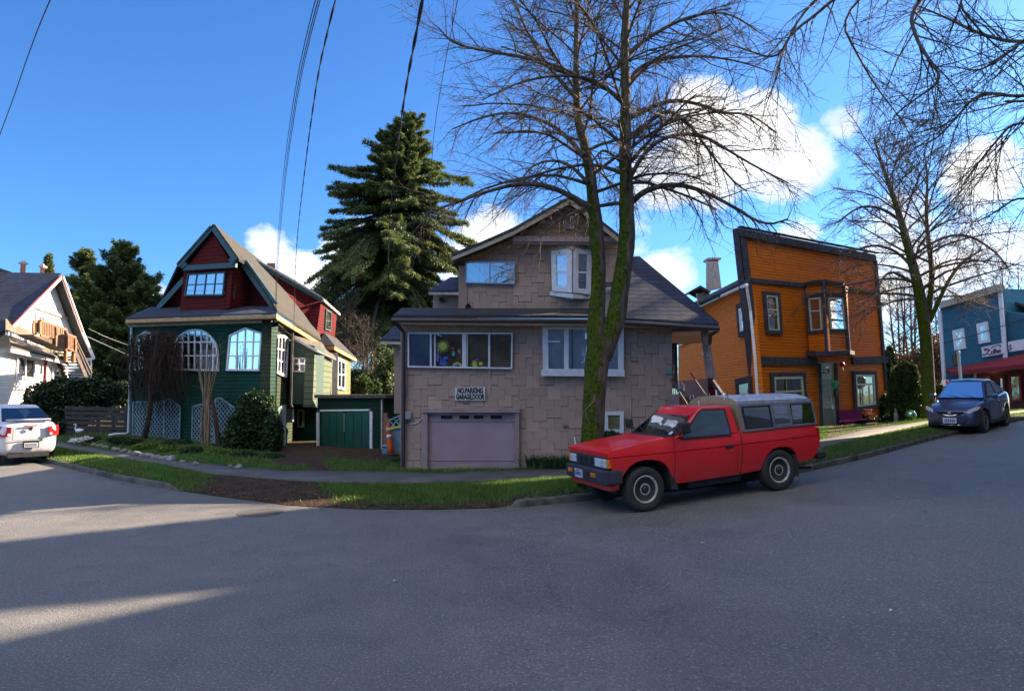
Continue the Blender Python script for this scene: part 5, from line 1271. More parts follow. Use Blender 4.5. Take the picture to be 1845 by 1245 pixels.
explicit([(1130, 330), (1160, 275), (1200, 245), (1260, 240), (1310, 270), (1360, 300), (1420, 330)], YT, YT - .6, 9, 2.5, .45, 14)
explicit([(1128, 160), (1150, 120), (1200, 105), (1260, 100), (1330, 110), (1390, 130)], YT, YT + .4, 9, 2, .3, 13)
explicit([(1126, 100), (1180, 60), (1240, 30), (1310, 20), (1370, 60)], YT, YT - .5, 8, 2, .25, 13)
explicit([(1128, 300), (1090, 268), (1075, 280), (1062, 300)], YT, YT - 1.2, 6, 2, .4, 6)
explicit([(1126, 190), (1095, 160), (1060, 140), (1000, 135), (930, 150), (870, 180)], YT, YT - 1.5, 9, 2, .35, 13)
crown_limbs(mb, stems[1][0], stems[1][1], (5.5, 9.9), 28, lambda f: 2.9 - 1.3 * f, .28, .0033, 19, .4)
crown_limbs(mb, stems[2][0], stems[2][1], (5.2, 10.4), 30, lambda f: 3.0 - 1.3 * f, .28, .0033, 19, 2.0)
mb.build('crown', M['limb'], TR, smooth=True, fix=False)
mb = MB(); mb.tube([at(1058, 755, YT - .28), at(1055, 738, YT - .31), at(1063, 730, YT - .32), at(1070, 722, YT - .3), at(1071, 712, YT - .28)], .01, 5); mb.tube([at(1055, 745, YT - .3), at(1059, 757, YT - .3), at(1062, 762, YT - .27)], .012, 5); mb.build('climber_stem', M['palevine'], TR)
print('main tree', len(mb.v))

# second street tree on the right
Y2 = 24.0
T2 = thing('street_tree', 'bare street tree standing behind the parked grey car on the right verge', 'tree', (*pl(1675, Y2), .8), group='bare street trees')
sp = [(1676, 765, 30), (1674, 740, 23), (1672, 680, 21), (1669, 620, 20), (1664, 570, 21), (1655, 520, 18), (1643, 470, 15), (1630, 420, 13), (1612, 360, 9), (1590, 300, 6), (1575, 250, 3)]
mb = MB(); P, Rr = px_stem(sp, Y2); P, Rr = smooth_stem(P, Rr); mb.tube(P, Rr, 14)
sp2 = [(1669, 590, 12), (1676, 540, 10), (1680, 490, 9), (1672, 430, 8), (1668, 380, 6), (1672, 320, 4), (1665, 270, 2)]
P2, R2_ = px_stem(sp2, Y2, .05); P2, R2_ = smooth_stem(P2, R2_); mb.tube(P2, R2_, 9)
sp3 = [(1672, 585, 9), (1684, 560, 8), (1697, 530, 7), (1712, 500, 6), (1735, 470, 5), (1770, 450, 3)]
P3_, R3_ = px_stem(sp3, Y2, -.05); P3_, R3_ = smooth_stem(P3_, R3_); mb.tube(P3_, R3_, 8)
mb.build('trunk', M['bark'], T2, smooth=True)
mb = MB()
crown_limbs(mb, P, Rr, (5.0, 10.4), 28, lambda f: 4.2 - 1.9 * f, .26, .0058, 13, 0)
crown_limbs(mb, P2, R2_, (4.8, 10.0), 18, lambda f: 3.8 - 1.6 * f, .26, .0058, 12, 1.2, rf=.6)
twigs(mb, P3_, R3_, 2.0, 10, 1, .3, .3, .006)
for spec in ([(1655, 515), (1625, 498), (1605, 488), (1588, 503), (1575, 540)], [(1650, 490), (1620, 455), (1580, 440), (1540, 450), (1510, 470)], [(1640, 465), (1690, 430), (1740, 420), (1790, 450), (1815, 480)], [(1625, 400), (1590, 375), (1550, 370), (1510, 400)]):
    k = len(spec); Pq = [at(a, b, Y2 - .2 * i) for i, (a, b) in enumerate(spec)]; Rq = [(6 - 4 * i / k) * .5 / FPX * Y2 for i in range(k)]; Pq, Rq = smooth_stem(Pq, Rq); mb.tube(Pq, Rq, 6, cap=False); twigs(mb, Pq, Rq, 1.8, 10, 1, .35, .2, .006)
mb.build('crown', M['limb'], T2, smooth=True, fix=False); print('tree2', len(mb.v))

# third street tree beyond the right edge, its limbs hang into the view
T3 = thing('street_tree', 'bare tree whose hanging limbs enter at the upper right edge', 'tree', (11.5, 8.2, 0), group='bare street trees')
mb = MB(); base = V((11.5, 8.2, 0)); st = [V((11.5, 8.2, -.2)), V((11.4, 8.2, 2.5)), V((11.2, 8.3, 4.5)), V((11.0, 8.5, 7)), V((10.8, 8.6, 10)), V((10.6, 8.7, 13))]
sr = [.34, .26, .25, .2, .13, .03]; st, sr = smooth_stem(st, sr); mb.tube(st, sr, 14); mb.build('trunk', M['bark'], T3, smooth=True)
mb = MB()
def ex3(spec, Y0, Y1, w0, w1, n, L=1.6, droop=.25):
    k = len(spec); P = [at(a, b, Y0 + (Y1 - Y0) * i / (k - 1)) for i, (a, b) in enumerate(spec)]
    P[0:0] = [st[len(st) // 2 + 2].lerp(P[0], .0), st[len(st) // 2 + 2].lerp(P[0], .55) + V((0, 0, .5))]
    Rr = [.07, .05] + [(w0 + (w1 - w0) * i / (k - 1)) * .5 / FPX * Y0 for i in range(k)]
    P, Rr = smooth_stem(P, Rr); mb.tube(P, Rr, 7, cap=False); twigs(mb, P, Rr, L, int(n * 1.5), 1, droop, .3, .0034)
ex3([(1900, -60), (1700, -40), (1638, 20), (1650, 70), (1675, 110), (1700, 145), (1640, 185), (1610, 210)], 9.5, 9.0, 9, 2.5, 20)
ex3([(1950, 60), (1830, 80), (1760, 60), (1700, 30), (1650, 10)], 9.0, 10.0, 8, 3, 18)
ex3([(1900, 170), (1820, 175), (1765, 165), (1720, 215), (1690, 250), (1640, 270)], 8.6, 9.4, 7, 2, 18)
ex3([(1900, 240), (1830, 215), (1790, 260), (1750, 310), (1730, 340)], 8.6, 9, 6, 2, 13)
ex3([(1900, 380), (1840, 350), (1790, 385), (1760, 400)], 8.6, 9, 5, 2, 9, 1.0)
ex3([(1800, -150), (1600, -90), (1480, 20), (1425, 60), (1400, 110), (1340, 88), (1310, 80)], 10, 10.5, 8, 2, 18)
ex3([(1700, -160), (1540, -60), (1450, 15), (1410, 90), (1400, 140), (1380, 190)], 9.5, 10, 7, 2, 16)
ex3([(1800, -120), (1620, -60), (1510, 30), (1545, 100), (1580, 160), (1620, 210), (1650, 260)], 10.5, 11, 6, 1.5, 18)
ex3([(1900, -100), (1780, -60), (1720, 0), (1760, 50), (1790, 80), (1840, 120)], 9, 9.5, 6, 2, 16)
ex3([(1900, 20), (1860, 60), (1800, 110), (1760, 130), (1720, 120)], 8.5, 9, 6, 2, 14)
crown_limbs(mb, st, sr, (5.0, 12.5), 20, lambda f: 6.0 - 2.4 * f, .22, .0042, 14, 1.0)
mb.build('crown', M['limb'], T3, smooth=True, fix=False); print('tree3', len(mb.v))

# thin bare saplings and trees far behind
def bare_tree(name, label, px, Y, z0, H, spread, n, fine, group, forks=3, mat='twig', tone=None):
    b = Pp(px, Y, z0); t = thing(name, label, 'tree', b, group)
    mb = MB(); stm = []
    for k in range(forks):
        a = k * 2.1 + rnd.random(); lean = .10 * k
        P = [b, b + V((math.cos(a) * lean * H * .2, math.sin(a) * lean * H * .2, H * .3)), b + V((math.cos(a) * lean * H * .5, math.sin(a) * lean * H * .5, H * .65)), b + V((math.cos(a) * lean * H * .6, math.sin(a) * lean * H * .6, H))]
        Rr = [H * .013, H * .009, H * .006, .01]; P, Rr = smooth_stem(P, Rr); mb.tube(P, Rr, 6, cap=False); stm.append((P, Rr))
    mb.build('trunk', M[mat], t, smooth=True); mb = MB()
    for k, (P, Rr) in enumerate(stm): crown_limbs(mb, P, Rr, (b.z + H * .22, b.z + H * .97), n, lambda f: spread * (1 - .6 * f), .05, fine, 6, k, lvl=0, rf=.5)
    mb.build('crown', M[mat], t, smooth=True, fix=False); return t
bg = 'bare trees far behind the houses'
bare_tree('bare_tree', 'slender bare tree just right of the orange building', 1622, 44, .5, 9, 2.6, 22, .012, bg)
bare_tree('bare_tree', 'bare tree between the orange building and the street tree trunk', 1645, 48, .5, 10, 2.8, 24, .012, bg)
bare_tree('bare_tree', 'bushy bare tree behind the street tree trunk', 1690, 50, .5, 9, 3.2, 26, .013, bg)
bare_tree('bare_tree', 'bare tree rising above the coffee shop roof', 1815, 55, .5, 12, 3.5, 22, .014, bg)
bare_tree('bare_tree', 'bare tree seen past the rear bay of the green house', 630, 44, 0, 8.0, 3.0, 24, .012, bg)
bare_tree('bare_tree', 'bare tree behind the trunks of the tall fir', 662, 40, 0, 6.0, 2.4, 20, .011, bg)
bare_tree('bare_tree', 'bare tree behind the orange building chimney', 1262, 48, 0, 7.0, 2.6, 18, .012, bg)

# conifers
def conifer(name, label, px, Y, z0, zcrown, ztop, rad, nb, group=None, dens=1.0, size=.20, trunks=1, tilt=0, shape=.8, up=.1, mat='fir', tr_r=.22, spray=1.0, seed=1, droop=.55, split=0, rag_=1.0):
    g = np.random.default_rng(seed); b = Pp(px, Y, z0); t = thing(name, label, 'tree', b, group); PP, AA, BB, TT = [], [], [], []; mbt = MB(); mbb = MB()
    tops = []
    for k in range(trunks):
        dx = split * (k - (trunks - 1) / 2); top = b + V((dx * 1.1 + tilt, g.normal() * .2, ztop - z0 - (0 if k == trunks - 1 else (ztop - z0) * .10 * k + .8 * (trunks > 1 and k == 0))))
        mid = b + V((dx, .1, (ztop - z0) * .5)); P = [b + V((dx * .8, 0, -.3)), mid, top]; mbt.tube(*smooth_stem(P, [tr_r, tr_r * .6, .02]), 10); tops.append((b + V((dx * .8, 0, 0)), top))
    mbt.build('trunk', M['firbark'], t, smooth=True)
    for i in range(nb):
        lo, top = tops[i % trunks]; f = (i + g.random()) / nb; f = f ** .85; z = zcrown + (top.z - .15 - zcrown) * f
        p = lo.lerp(top, (z - lo.z) / (top.z - lo.z)); L = rad * (1 - f) ** shape * g.uniform(.5, 1.15) * (1 + .16 * math.sin(f * 23 + seed) * rag_) + .12
        if f < .12: L *= .75
        az = g.random() * 6.283; e0 = up + .5 * f + g.normal() * .08; n = 9; q = p.copy(); d = V((math.cos(az) * math.cos(e0), math.sin(az) * math.cos(e0), math.sin(e0))); line = [q.copy()]
        for s in range(n):
            d = (d + V((g.normal() * .05, g.normal() * .05, -droop * L / n * .35 * (1 if s < 6 else -.6)))).normalized(); q = q + d * (L / n); line.append(q.copy())
        mbb.tube(line, [.05 * L / 3 * (1 - j / (n + 1)) + .006 for j in range(n + 1)], 4, cap=False)
        m = int(L * 62 * dens) + 6; ln = np.array([tuple(a) for a in line]); tt = g.random(m) ** .75 * n; ii = np.minimum(tt.astype(int), n - 1); fr = (tt - ii)[:, None]
        c = ln[ii] * (1 - fr) + ln[ii + 1] * fr; dr = unit(ln[ii + 1] - ln[ii]); sd = np.cross(dr, np.array([[0, 0, 1.]])); sd = unit(sd) * np.where(g.random(m) < .5, -1, 1)[:, None]
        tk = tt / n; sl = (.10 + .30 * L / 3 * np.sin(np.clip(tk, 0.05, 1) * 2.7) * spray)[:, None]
        K = 5
        for k in range(K):
            u = g.random(m)[:, None]; off = sd * sl * u + dr * sl * u * .6 + np.array([[0, 0, -1.]]) * sl * u * .35
            P_ = c + off + g.normal(size=(m, 3)) * np.array([.05, .05, .085]); A_ = unit(dr * .7 + sd * .7 + np.array([[0, 0, -.35]]) + g.normal(size=(m, 3)) * .35) * (size * g.uniform(.5, 1.1, (m, 1)) * .5)
            B_ = unit(np.cross(A_, g.normal(size=(m, 3)) * .6 + np.array([[0, 0, 1.]]))) * size * .12
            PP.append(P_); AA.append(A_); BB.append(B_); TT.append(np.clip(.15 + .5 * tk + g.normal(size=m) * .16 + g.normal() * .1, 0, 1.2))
    mbb.build('branch', M['firbark'], t, fix=False)
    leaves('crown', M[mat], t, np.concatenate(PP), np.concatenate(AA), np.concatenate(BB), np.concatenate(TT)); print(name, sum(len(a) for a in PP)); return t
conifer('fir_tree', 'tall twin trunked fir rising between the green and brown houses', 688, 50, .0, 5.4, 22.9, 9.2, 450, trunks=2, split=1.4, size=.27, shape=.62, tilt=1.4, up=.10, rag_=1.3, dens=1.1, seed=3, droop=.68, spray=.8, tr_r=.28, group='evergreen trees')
conifer('spruce_tree', 'broad spruce filling the gap left of the green house', 214, 44, .2, 1.2, 11.6, 5.2, 220, size=.26, shape=.62, rag_=.6, up=.45, seed=5, droop=.3, group='evergreen trees')
conifer('spruce_tree', 'narrower spruce between the white house gable and the broad spruce', 140, 46, .2, 1.5, 11.9, 3.4, 160, size=.26, shape=.68, rag_=.5, up=.3, seed=6, droop=.3, group='evergreen trees')
conifer('cypress_tree', 'thin dark conifer behind the white house chimney', 84, 44, .2, 4, 10.9, 1.3, 90, size=.28, shape=.55, up=.9, seed=8, droop=.1, group='evergreen trees')
conifer('spruce_tree', 'small spruce just behind the green house left corner', 258, 43, .2, 1.5, 9.4, 3.6, 130, size=.26, shape=.65, up=.3, seed=9, droop=.3, group='evergreen trees')

# bushes and climbers
def leafmass(name, label, cat, pts, n, size, mat, rag=.25, group=None, stems=True, seed=1, z0=None, flat=1.0, top_lit=False):
    """pts: ellipsoids (centre, rx, ry, rz)"""
    g = np.random.default_rng(seed); zb = min((c.z - rz) for c, rx, ry, rz in pts) if z0 is None else z0; cx = sum((c for c, *_ in pts), V((0, 0, 0))) / len(pts)
    t = thing(name, label, cat, (cx.x, cx.y, zb), group); P, TT = [], []
    w = np.array([rx * ry * rz for c, rx, ry, rz in pts]) ** .67; w /= w.sum()
    for (c, rx, ry, rz), ww in zip(pts, w):
        m = int(n * ww); d = unit(g.normal(size=(m, 3))); r = 1 - np.abs(g.normal(size=(m, 1))) * rag
        lump = 1 + .13 * np.sin(d[:, :1] * 7 + c.x * 3) * np.sin(d[:, 2:] * 6 + 1) + .08 * np.sin(d[:, 1:2] * 13)
        P.append(np.array(tuple(c)) + d * r * lump * np.array([rx, ry, rz])); TT.append(np.clip(.25 + g.normal(size=m) * .22 + .35 * (lump[:, 0] - 1) * 3, 0, 1.1))
    P = np.concatenate(P); TT = np.concatenate(TT); keep = P[:, 2] > zb; P, TT = P[keep], TT[keep]; m = len(P)
    A = unit(g.normal(size=(m, 3))); B = unit(np.cross(A, g.normal(size=(m, 3)))); s = size * g.uniform(.6, 1.3, (m, 1))
    leaves('foliage', M[mat], t, P, A * s, B * s * .5, TT)
    if stems:
        mb = MB()
        for (c, rx, ry, rz) in pts:
            for k in range(5): mb.tube([V((c.x + g.normal() * rx * .15, c.y + g.normal() * ry * .15, zb - .1)), c + V((g.normal() * rx * .4, g.normal() * ry * .3, g.normal() * rz * .3))], [.03, .008], 4)
        mb.build('stem', M['vine'], t)
    return t
E = lambda px, py, Y, rx, ry, rz: (at(px, py, Y), rx / FPX * Y, ry, rz / FPX * Y)
leafmass('laurel_hedge', 'large dark laurel hedge spilling over the fence beside the white car', 'hedge', [E(120, 730, 27, 50, 1.0, 50), E(80, 735, 26, 30, .9, 45), E(170, 715, 28, 45, 1.0, 36), E(215, 712, 29, 30, .8, 26), E(105, 765, 25.8, 40, .7, 30)], 26000, .075, 'laurel', .22, seed=3)
leafmass('round_cypress', 'clipped dark green round cypress beside the orange building', 'shrub', [E(1632, 715, 25.6, 26, .6, 55), E(1632, 690, 25.6, 22, .5, 36), E(1630, 740, 25.6, 24, .55, 34)], 30000, .05, 'yew', .10, seed=4, stems=True)
leafmass('ivy_mound', 'dense mound of ivy climbing the right corner of the green front', 'ivy', [E(455, 770, 20.2, 40, .4, 62), E(474, 750, 20.3, 26, .35, 42), E(435, 790, 20.2, 32, .35, 36), E(492, 785, 19.9, 18, .3, 38), E(420, 802, 20.1, 18, .3, 22), E(462, 720, 20.4, 14, .25, 18)], 20000, .05, 'ivy', .22, seed=5)
leafmass('wall_ivy', 'dark ivy covering the right corner of the orange building', 'ivy', [E(1598, 700, 28.4, 13, .4, 70), E(1605, 660, 28.6, 9, .3, 40), E(1592, 745, 28, 16, .4, 34), E(1570, 652, 28.7, 26, .15, 8), E(1583, 680, 28.6, 6, .2, 50)], 14000, .065, 'ivy', .25, seed=6)
leafmass('laurel_shrub', 'dark leafy shrub against the foot of the orange building right window', 'shrub', [E(1560, 758, 27, 22, .5, 12), E(1590, 768, 26.6, 26, .5, 14), E(1612, 762, 26.3, 20, .5, 18)], 7000, .06, 'laurel', .3, seed=7)
leafmass('garden_shrub', 'low leafy shrub below the small green curtained window', 'shrub', [E(1100, 790, 15.2, 18, .25, 14)], 1800, .035, 'ivy', .4, seed=8)
leafmass('background_shrub', 'sunlit evergreen bushes glimpsed behind the green garage', 'shrub', [E(650, 700, 33, 40, 1, 34), E(700, 690, 34, 24, 1, 60)], 9000, .11, 'fir', .3, seed=10, group='bushes far behind')
leafmass('background_shrub', 'brownish bush far behind the round cypress', 'shrub', [E(1650, 670, 43, 40, 1.5, 40), E(1690, 650, 43, 26, 1.5, 50)], 9000, .10, 'dryleaf', .4, seed=11, group='bushes far behind')
leafmass('picket_shrub', 'small yellow green conifer next to the street tree trunk', 'shrub', [E(1693, 715, 30, 8, .4, 22)], 2500, .05, 'yew', .2, seed=12)
# low border plants and flowers in front of the green house
for i, (px, py, Y, rx, rz, mt, lab) in enumerate([
    (262, 803, 19.6, 20, 6, 'lowplant', 'yellow green border plant behind the leftmost garden stones'), (305, 808, 19.0, 22, 7, 'lowplant', 'bright yellow green plant clump above the stone edging'), (345, 812, 18.6, 20, 8, 'ivy', 'dull green border plant under the pale bare climber stems'),
    (395, 816, 18.4, 24, 9, 'lowplant', 'leafy plant clump between the lattice and the sidewalk'), (440, 822, 18.0, 26, 10, 'ivy', 'low dark plant spreading at the foot of the ivy mound'), (490, 824, 18.0, 24, 9, 'ivy', 'low dark plant at the right end of the green house border'), (215, 792, 21, 22, 6, 'ivy', 'grassy plant near the white downpipe foot'), (160, 790, 22.5, 18, 5, 'ivy', 'low plant beside the white swan ornament'), (240, 795, 20.6, 16, 5, 'ivy', 'small plant in front of the left lattice'), (320, 797, 20.4, 26, 6, 'ivy', 'ground plant under the bare climber trunk')]):
    leafmass('border_plant', lab, 'plant', [E(px, py, Y, rx, .35, rz)], 2600, .028, mt, .45, seed=20 + i, stems=False, group='plants in the garden border')
for i, (px, Y) in enumerate(((962, 15.1), (985, 15.0), (1008, 14.9), (1028, 14.8))):
    b = at(px, 829, Y); b.z = Ts(b.x) + .14; t = thing('iris_clump', ['grey green iris clump nearest the garage door', 'second iris clump from the garage door', 'third iris clump from the garage door', 'iris clump closest to the tree trunk'][i], 'plant', b, 'iris clumps along the brown wall'); m = 170; g = np.random.default_rng(50 + i)
    a = g.random(m) * 6.28; h = g.uniform(.14, .34, (m, 1)); L = np.stack([np.cos(a) * .45, np.sin(a) * .45, np.ones(m)], 1); P = np.array(tuple(b)) + np.stack([g.normal(size=m) * .12, g.normal(size=m) * .08, np.zeros(m)], 1)
    B = unit(np.cross(L, g.normal(size=(m, 3)))) * .012; leaves('blades', M['ivy'], t, P + L * h / 2, L * h / 2, B, g.random(m) * 1.1)
# bare weeping climber on the green front and pale multi stem shrub
W = thing('bare_climber', 'tangled dark bare climber hanging over the left windows of the green house', 'climber', at(262, 800, 21.6)); mb = MB()
trk = [at(258, 800, 21.6), at(262, 780, 21.5), at(268, 755, 21.4), at(272, 725, 21.4), at(270, 690, 21.4), at(278, 640, 21.3), at(285, 605, 21.3)]
P, Rr = smooth_stem(trk, [.10, .09, .08, .07, .06, .05, .04]); mb.tube(P, Rr, 8); mb.build('stem', M['vine'], W, smooth=True); mb = MB()
for i in range(620):
    s = P[rnd.randrange(len(P) // 2, len(P))]; tx = rnd.gauss(276, 25); tx = max(236, min(326, tx)); ty = 600 + abs(rnd.gauss(0, 24)); Y = 22.5 - (tx - 232) / 256 * 2.5 - rnd.uniform(.15, .8)
    a = at(tx, ty, Y); b_ = at(tx + rnd.gauss(0, 14), min(ty + rnd.uniform(30, 150), rnd.uniform(690, 765)), Y)
    mid = a.lerp(b_, .5) + V((rnd.gauss(0, .15), rnd.gauss(0, .1), .1)); q, qr = smooth_stem([a, mid, b_], [.008, .006, .004]); mb.tube(q, qr, 3, cap=False)
    if i % 3 == 0: q, qr = smooth_stem([s, s.lerp(a, .5) + V((0, 0, .2)), a], [.02, .012, .007]); mb.tube(q, qr, 4, cap=False)
    for _ in range(3):
        pp, _d = frames(q, rnd.random()); mb.tube([pp, pp + V((rnd.gauss(0, .14), rnd.gauss(0, .1), rnd.gauss(-.05, .14)))], [.005, .003], 3, cap=False)
mb.build('branch', M['vine'], W, fix=False)
W = thing('pale_shrub', 'pale multi stemmed bare shrub standing before the arched window', 'shrub', at(373, 806, 20.6)); mb = MB()
for i in range(11):
    x0 = 373 + rnd.gauss(0, 3); x1 = 374 + (i - 5) * 3.2; Y = 20.5 + rnd.gauss(0, .08); pts = [at(x0, 806, Y), at(x0 + rnd.gauss(0, 2), 760, Y), at(372 + (i - 5) * 1.2, 715, Y), at(x1 + rnd.gauss(0, 2), 670, Y), at(x1 + (i - 5) * 1.6, rnd.uniform(615, 645), Y)]
    q, qr = smooth_stem(pts, [.05, .04, .03, .015, .005]); mb.tube(q, qr, 5, cap=False); twigs(mb, q[len(q) // 2:], qr[len(qr) // 2:], .5, 6, 0, -.1, .1, .004)
mb.build('stem', M['palevine'], W, smooth=True)
mb = MB(); q, qr = smooth_stem([at(396, 806, 20.4), at(390, 770, 20.4), at(385, 735, 20.5), at(380, 705, 20.6)], [.08, .07, .06, .04]); mb.tube(q, qr, 7); mb.build('old_stem', M['vine'], W, smooth=True)
# ------------------------------------------------------------------ light and place settings
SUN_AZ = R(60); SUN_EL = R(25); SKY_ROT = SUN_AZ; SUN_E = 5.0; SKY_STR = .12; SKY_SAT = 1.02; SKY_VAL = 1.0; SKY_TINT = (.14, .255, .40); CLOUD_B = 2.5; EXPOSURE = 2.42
M['frontbrown'] = siding('brown_siding', (.16, .09, .05), (.12, .07, .04), .13, .6)
CLOUDS = [(1270, 215, 75, 1.3), (1360, 250, 85, 1.4), (1430, 290, 75, 1.2), (1260, 300, 80, 1.1), (1200, 330, 70, .8), (1515, 215, 40, .7), (1770, 315, 55, 1.1), (1620, 440, 80, .9), (1700, 480, 80, .9), (1560, 540, 90, 1.0), (1440, 425, 40, .6), (1205, 490, 60, .9), (1160, 420, 50, .5), (880, 430, 60, 1.0), (830, 470, 60, 1.0), (640, 460, 60, .7), (480, 450, 45, .45), (540, 510, 55, .8), (270, 545, 40, .6), (1500, 620, 150, .7), (1800, 460, 50, .5)]
UNSEEN_HOUSES = [('unseen_house', 'unseen flat roofed block added between two tall ones right of the picture to shape the road light', 22.4, 20.35, 1.65, 2.6, 12.1, .2, R(90), M['sage'], M['darkroof'], 1), ('unseen_house', 'narrow grey gabled house added unseen right of the picture to shade the road', 22.2, 22.8, 3.2, 3, 12.6, 4.4, R(90), M['bluegrey'], M['darkroof'], 1), ('unseen_house', 'cream house next to the narrow grey one, added unseen to shade the road', 22.4, 16.15, 6.7, 3.4, 12.4, 3.9, R(90), M['sage'], M['darkroof'], 2), ('unseen_house', 'faded green house added unseen right of the picture to shade the road', 23, 10.2, 8.2, 8, 14.5, 3.4, R(90), M['oldgreen'], M['darkroof']), ('unseen_house', 'white house nearer the viewer, added unseen at right to shade the road', 21, 2.0, 8, 8, 16, 3.4, R(90), M['whitesiding'], M['darkroof']),  # right hand ones sized and spaced to shade the road, leaving lit gaps
 ('unseen_house', 'tall grey house right of the viewer, added unseen to shade the road', 17, -6.2, 8, 7, 13, 3, R(90), M['bluegrey'], M['darkroof']), ('unseen_house', 'brown house across the street behind the viewer', -9.5, -16, 9, 7, 5.5, 2.6, R(0), M['bluegrey'], M['darkroof']), ('unseen_house', 'brown clapboard house across the street straight behind the viewer', 0, -16, 9.2, 7, 6.0, 2.8, R(0), M['frontbrown'], M['darkroof']), ('unseen_house', 'sage house across the street right of the brown clapboard one', 9.8, -16, 9, 7, 5.5, 2.6, R(0), M['sage'], M['darkroof'])]
REAR_FILL_CLOUDS = [((-.4, -.5, .8), 620, 1.0), ((.6, -.5, .8), 620, 1.0), ((0, -.2, 1), 350, .8)]  # clouds added out of view, behind and above the camera, for fill light
# ================================================================== RED PICKUP
TF, TRr = V((2.03, 10.12, Ts(2.03) + .002)), V((4.41, 10.99, Ts(4.41) + .002))
tu = (TRr - TF).normalized(); tv = V((-.343, .939, 0)).normalized(); tu = (tu - tv * tu.dot(tv)).normalized(); tw = tu.cross(tv)
T0 = TF - tu * .552; TW = 1.38
TFR = Matrix(((tu.x, tv.x, tw.x, T0.x), (tu.y, tv.y, tw.y, T0.y), (tu.z, tv.z, tw.z, T0.z), (0, 0, 0, 1)))
def tp(px, py, y=0.0):
    d = ray(px, py); o = T0 + tv * y; t = (o - CAM).dot(tv) / d.dot(tv); q = CAM + d * t - T0; return q.dot(tu), q.dot(tw)
TK_ = thing('red_pickup', 'red pickup truck with a weathered white canopy parked at the kerb', 'pickup truck', T0 + tu * 2 + tv * .7)
TB = lambda mb, name, mat, parent=TK_, **k: mb.build(name, mat, parent, frame=TFR, **k)
def side(pts, y0, y1, mb, y=0.0):
    q = [tp(a, b, y) for a, b in pts]; mb.prism([V((s, y0, z)) for s, z in q], (0, y1 - y0, 0))
fa = [(1118, 884), (1120, 868), (1126, 852), (1134, 841), (1145, 833), (1160, 828.5), (1177, 828), (1190, 830.5), (1199, 836), (1206, 845), (1212, 857), (1217, 873)]
ra = [(1375, 847), (1378, 832), (1384, 818), (1392, 809), (1403, 805), (1416, 804), (1426, 807), (1434, 815), (1438, 824), (1440, 832)]
crease = [(1097, 827), (1217, 815), (1338, 801.5), (1472, 784.5)]
def curved(pts, f, name, mat, bevel):
    import bmesh
    q = [tp(a, b) for a, b in pts]; bm = bmesh.new(); bm.faces.new([bm.verts.new((s, 0, z)) for s, z in q])
    z0, z1 = min(p[1] for p in q), max(p[1] for p in q)
    for i in range(1, 12):
        bmesh.ops.bisect_plane(bm, geom=bm.verts[:] + bm.edges[:] + bm.faces[:], plane_co=(0, 0, z0 + (z1 - z0) * i / 12), plane_no=(0, 0, 1))
    bm.verts.ensure_lookup_table(); bm.verts.index_update(); n = len(bm.verts); vs = [V(v.co) for v in bm.verts]
    fs = [tuple(v.index for v in fc.verts) for fc in bm.faces]; be = [(e_.verts[0].index, e_.verts[1].index) for e_ in bm.edges if len(e_.link_faces) == 1]; bm.free()
    near = [V((v.x, f(v.z), v.z)) for v in vs]; far = [V((v.x, TW - f(v.z), v.z)) for v in vs]
    mb = MB(); mb.grid(near + far, fs + [tuple(i + n for i in fc[::-1]) for fc in fs] + [(a, b, b + n, a + n) for a, b in be]); return TB(mb, name, mat, bevel=bevel, seg=3)
low = [(1097, 827)] + [(1217, 815), (1338, 801.5), (1475, 784.5), (1478, 800), (1476, 812), (1466, 828)] + ra[::-1] + [(1338, 854.5), (1217, 873)] + fa[::-1][1:] + [(1108, 880), (1104, 850)]
body = curved(low, lambda z: .075 * max(0, (.80 - z) / .5) ** 2 + .03 * max(0, (z - .80) / .15) ** 2 - .004, 'body', M['red'], .018)
upp = [(1097, 825.5), (1096, 818), (1104, 813), (1150, 801.5), (1217, 787.5), (1336, 777.5), (1470, 763), (1474, 783.5), (1338, 800), (1217, 813.8)]
zcr = tp(1217, 815)[1]; curved(upp, lambda z: .012 + .07 * max(0, (z - zcr) / .28) ** 1.8, 'body', M['red'], .028)
mb = MB(); s0, z0 = tp(1108, 812); s1, z1 = tp(1205, 790); mb.hexa([V((s0, .22, z0 - .05)), V((s1, .10, z1 - .05)), V((s1, TW - .1, z1 - .05)), V((s0, TW - .22, z0 - .05)), V((s0 + .02, .24, z0 + .012)), V((s1, .14, z1 + .022)), V((s1, TW - .14, z1 + .022)), V((s0 + .02, TW - .24, z0 + .012))]); TB(mb, 'hood', M['red'], bevel=.02)
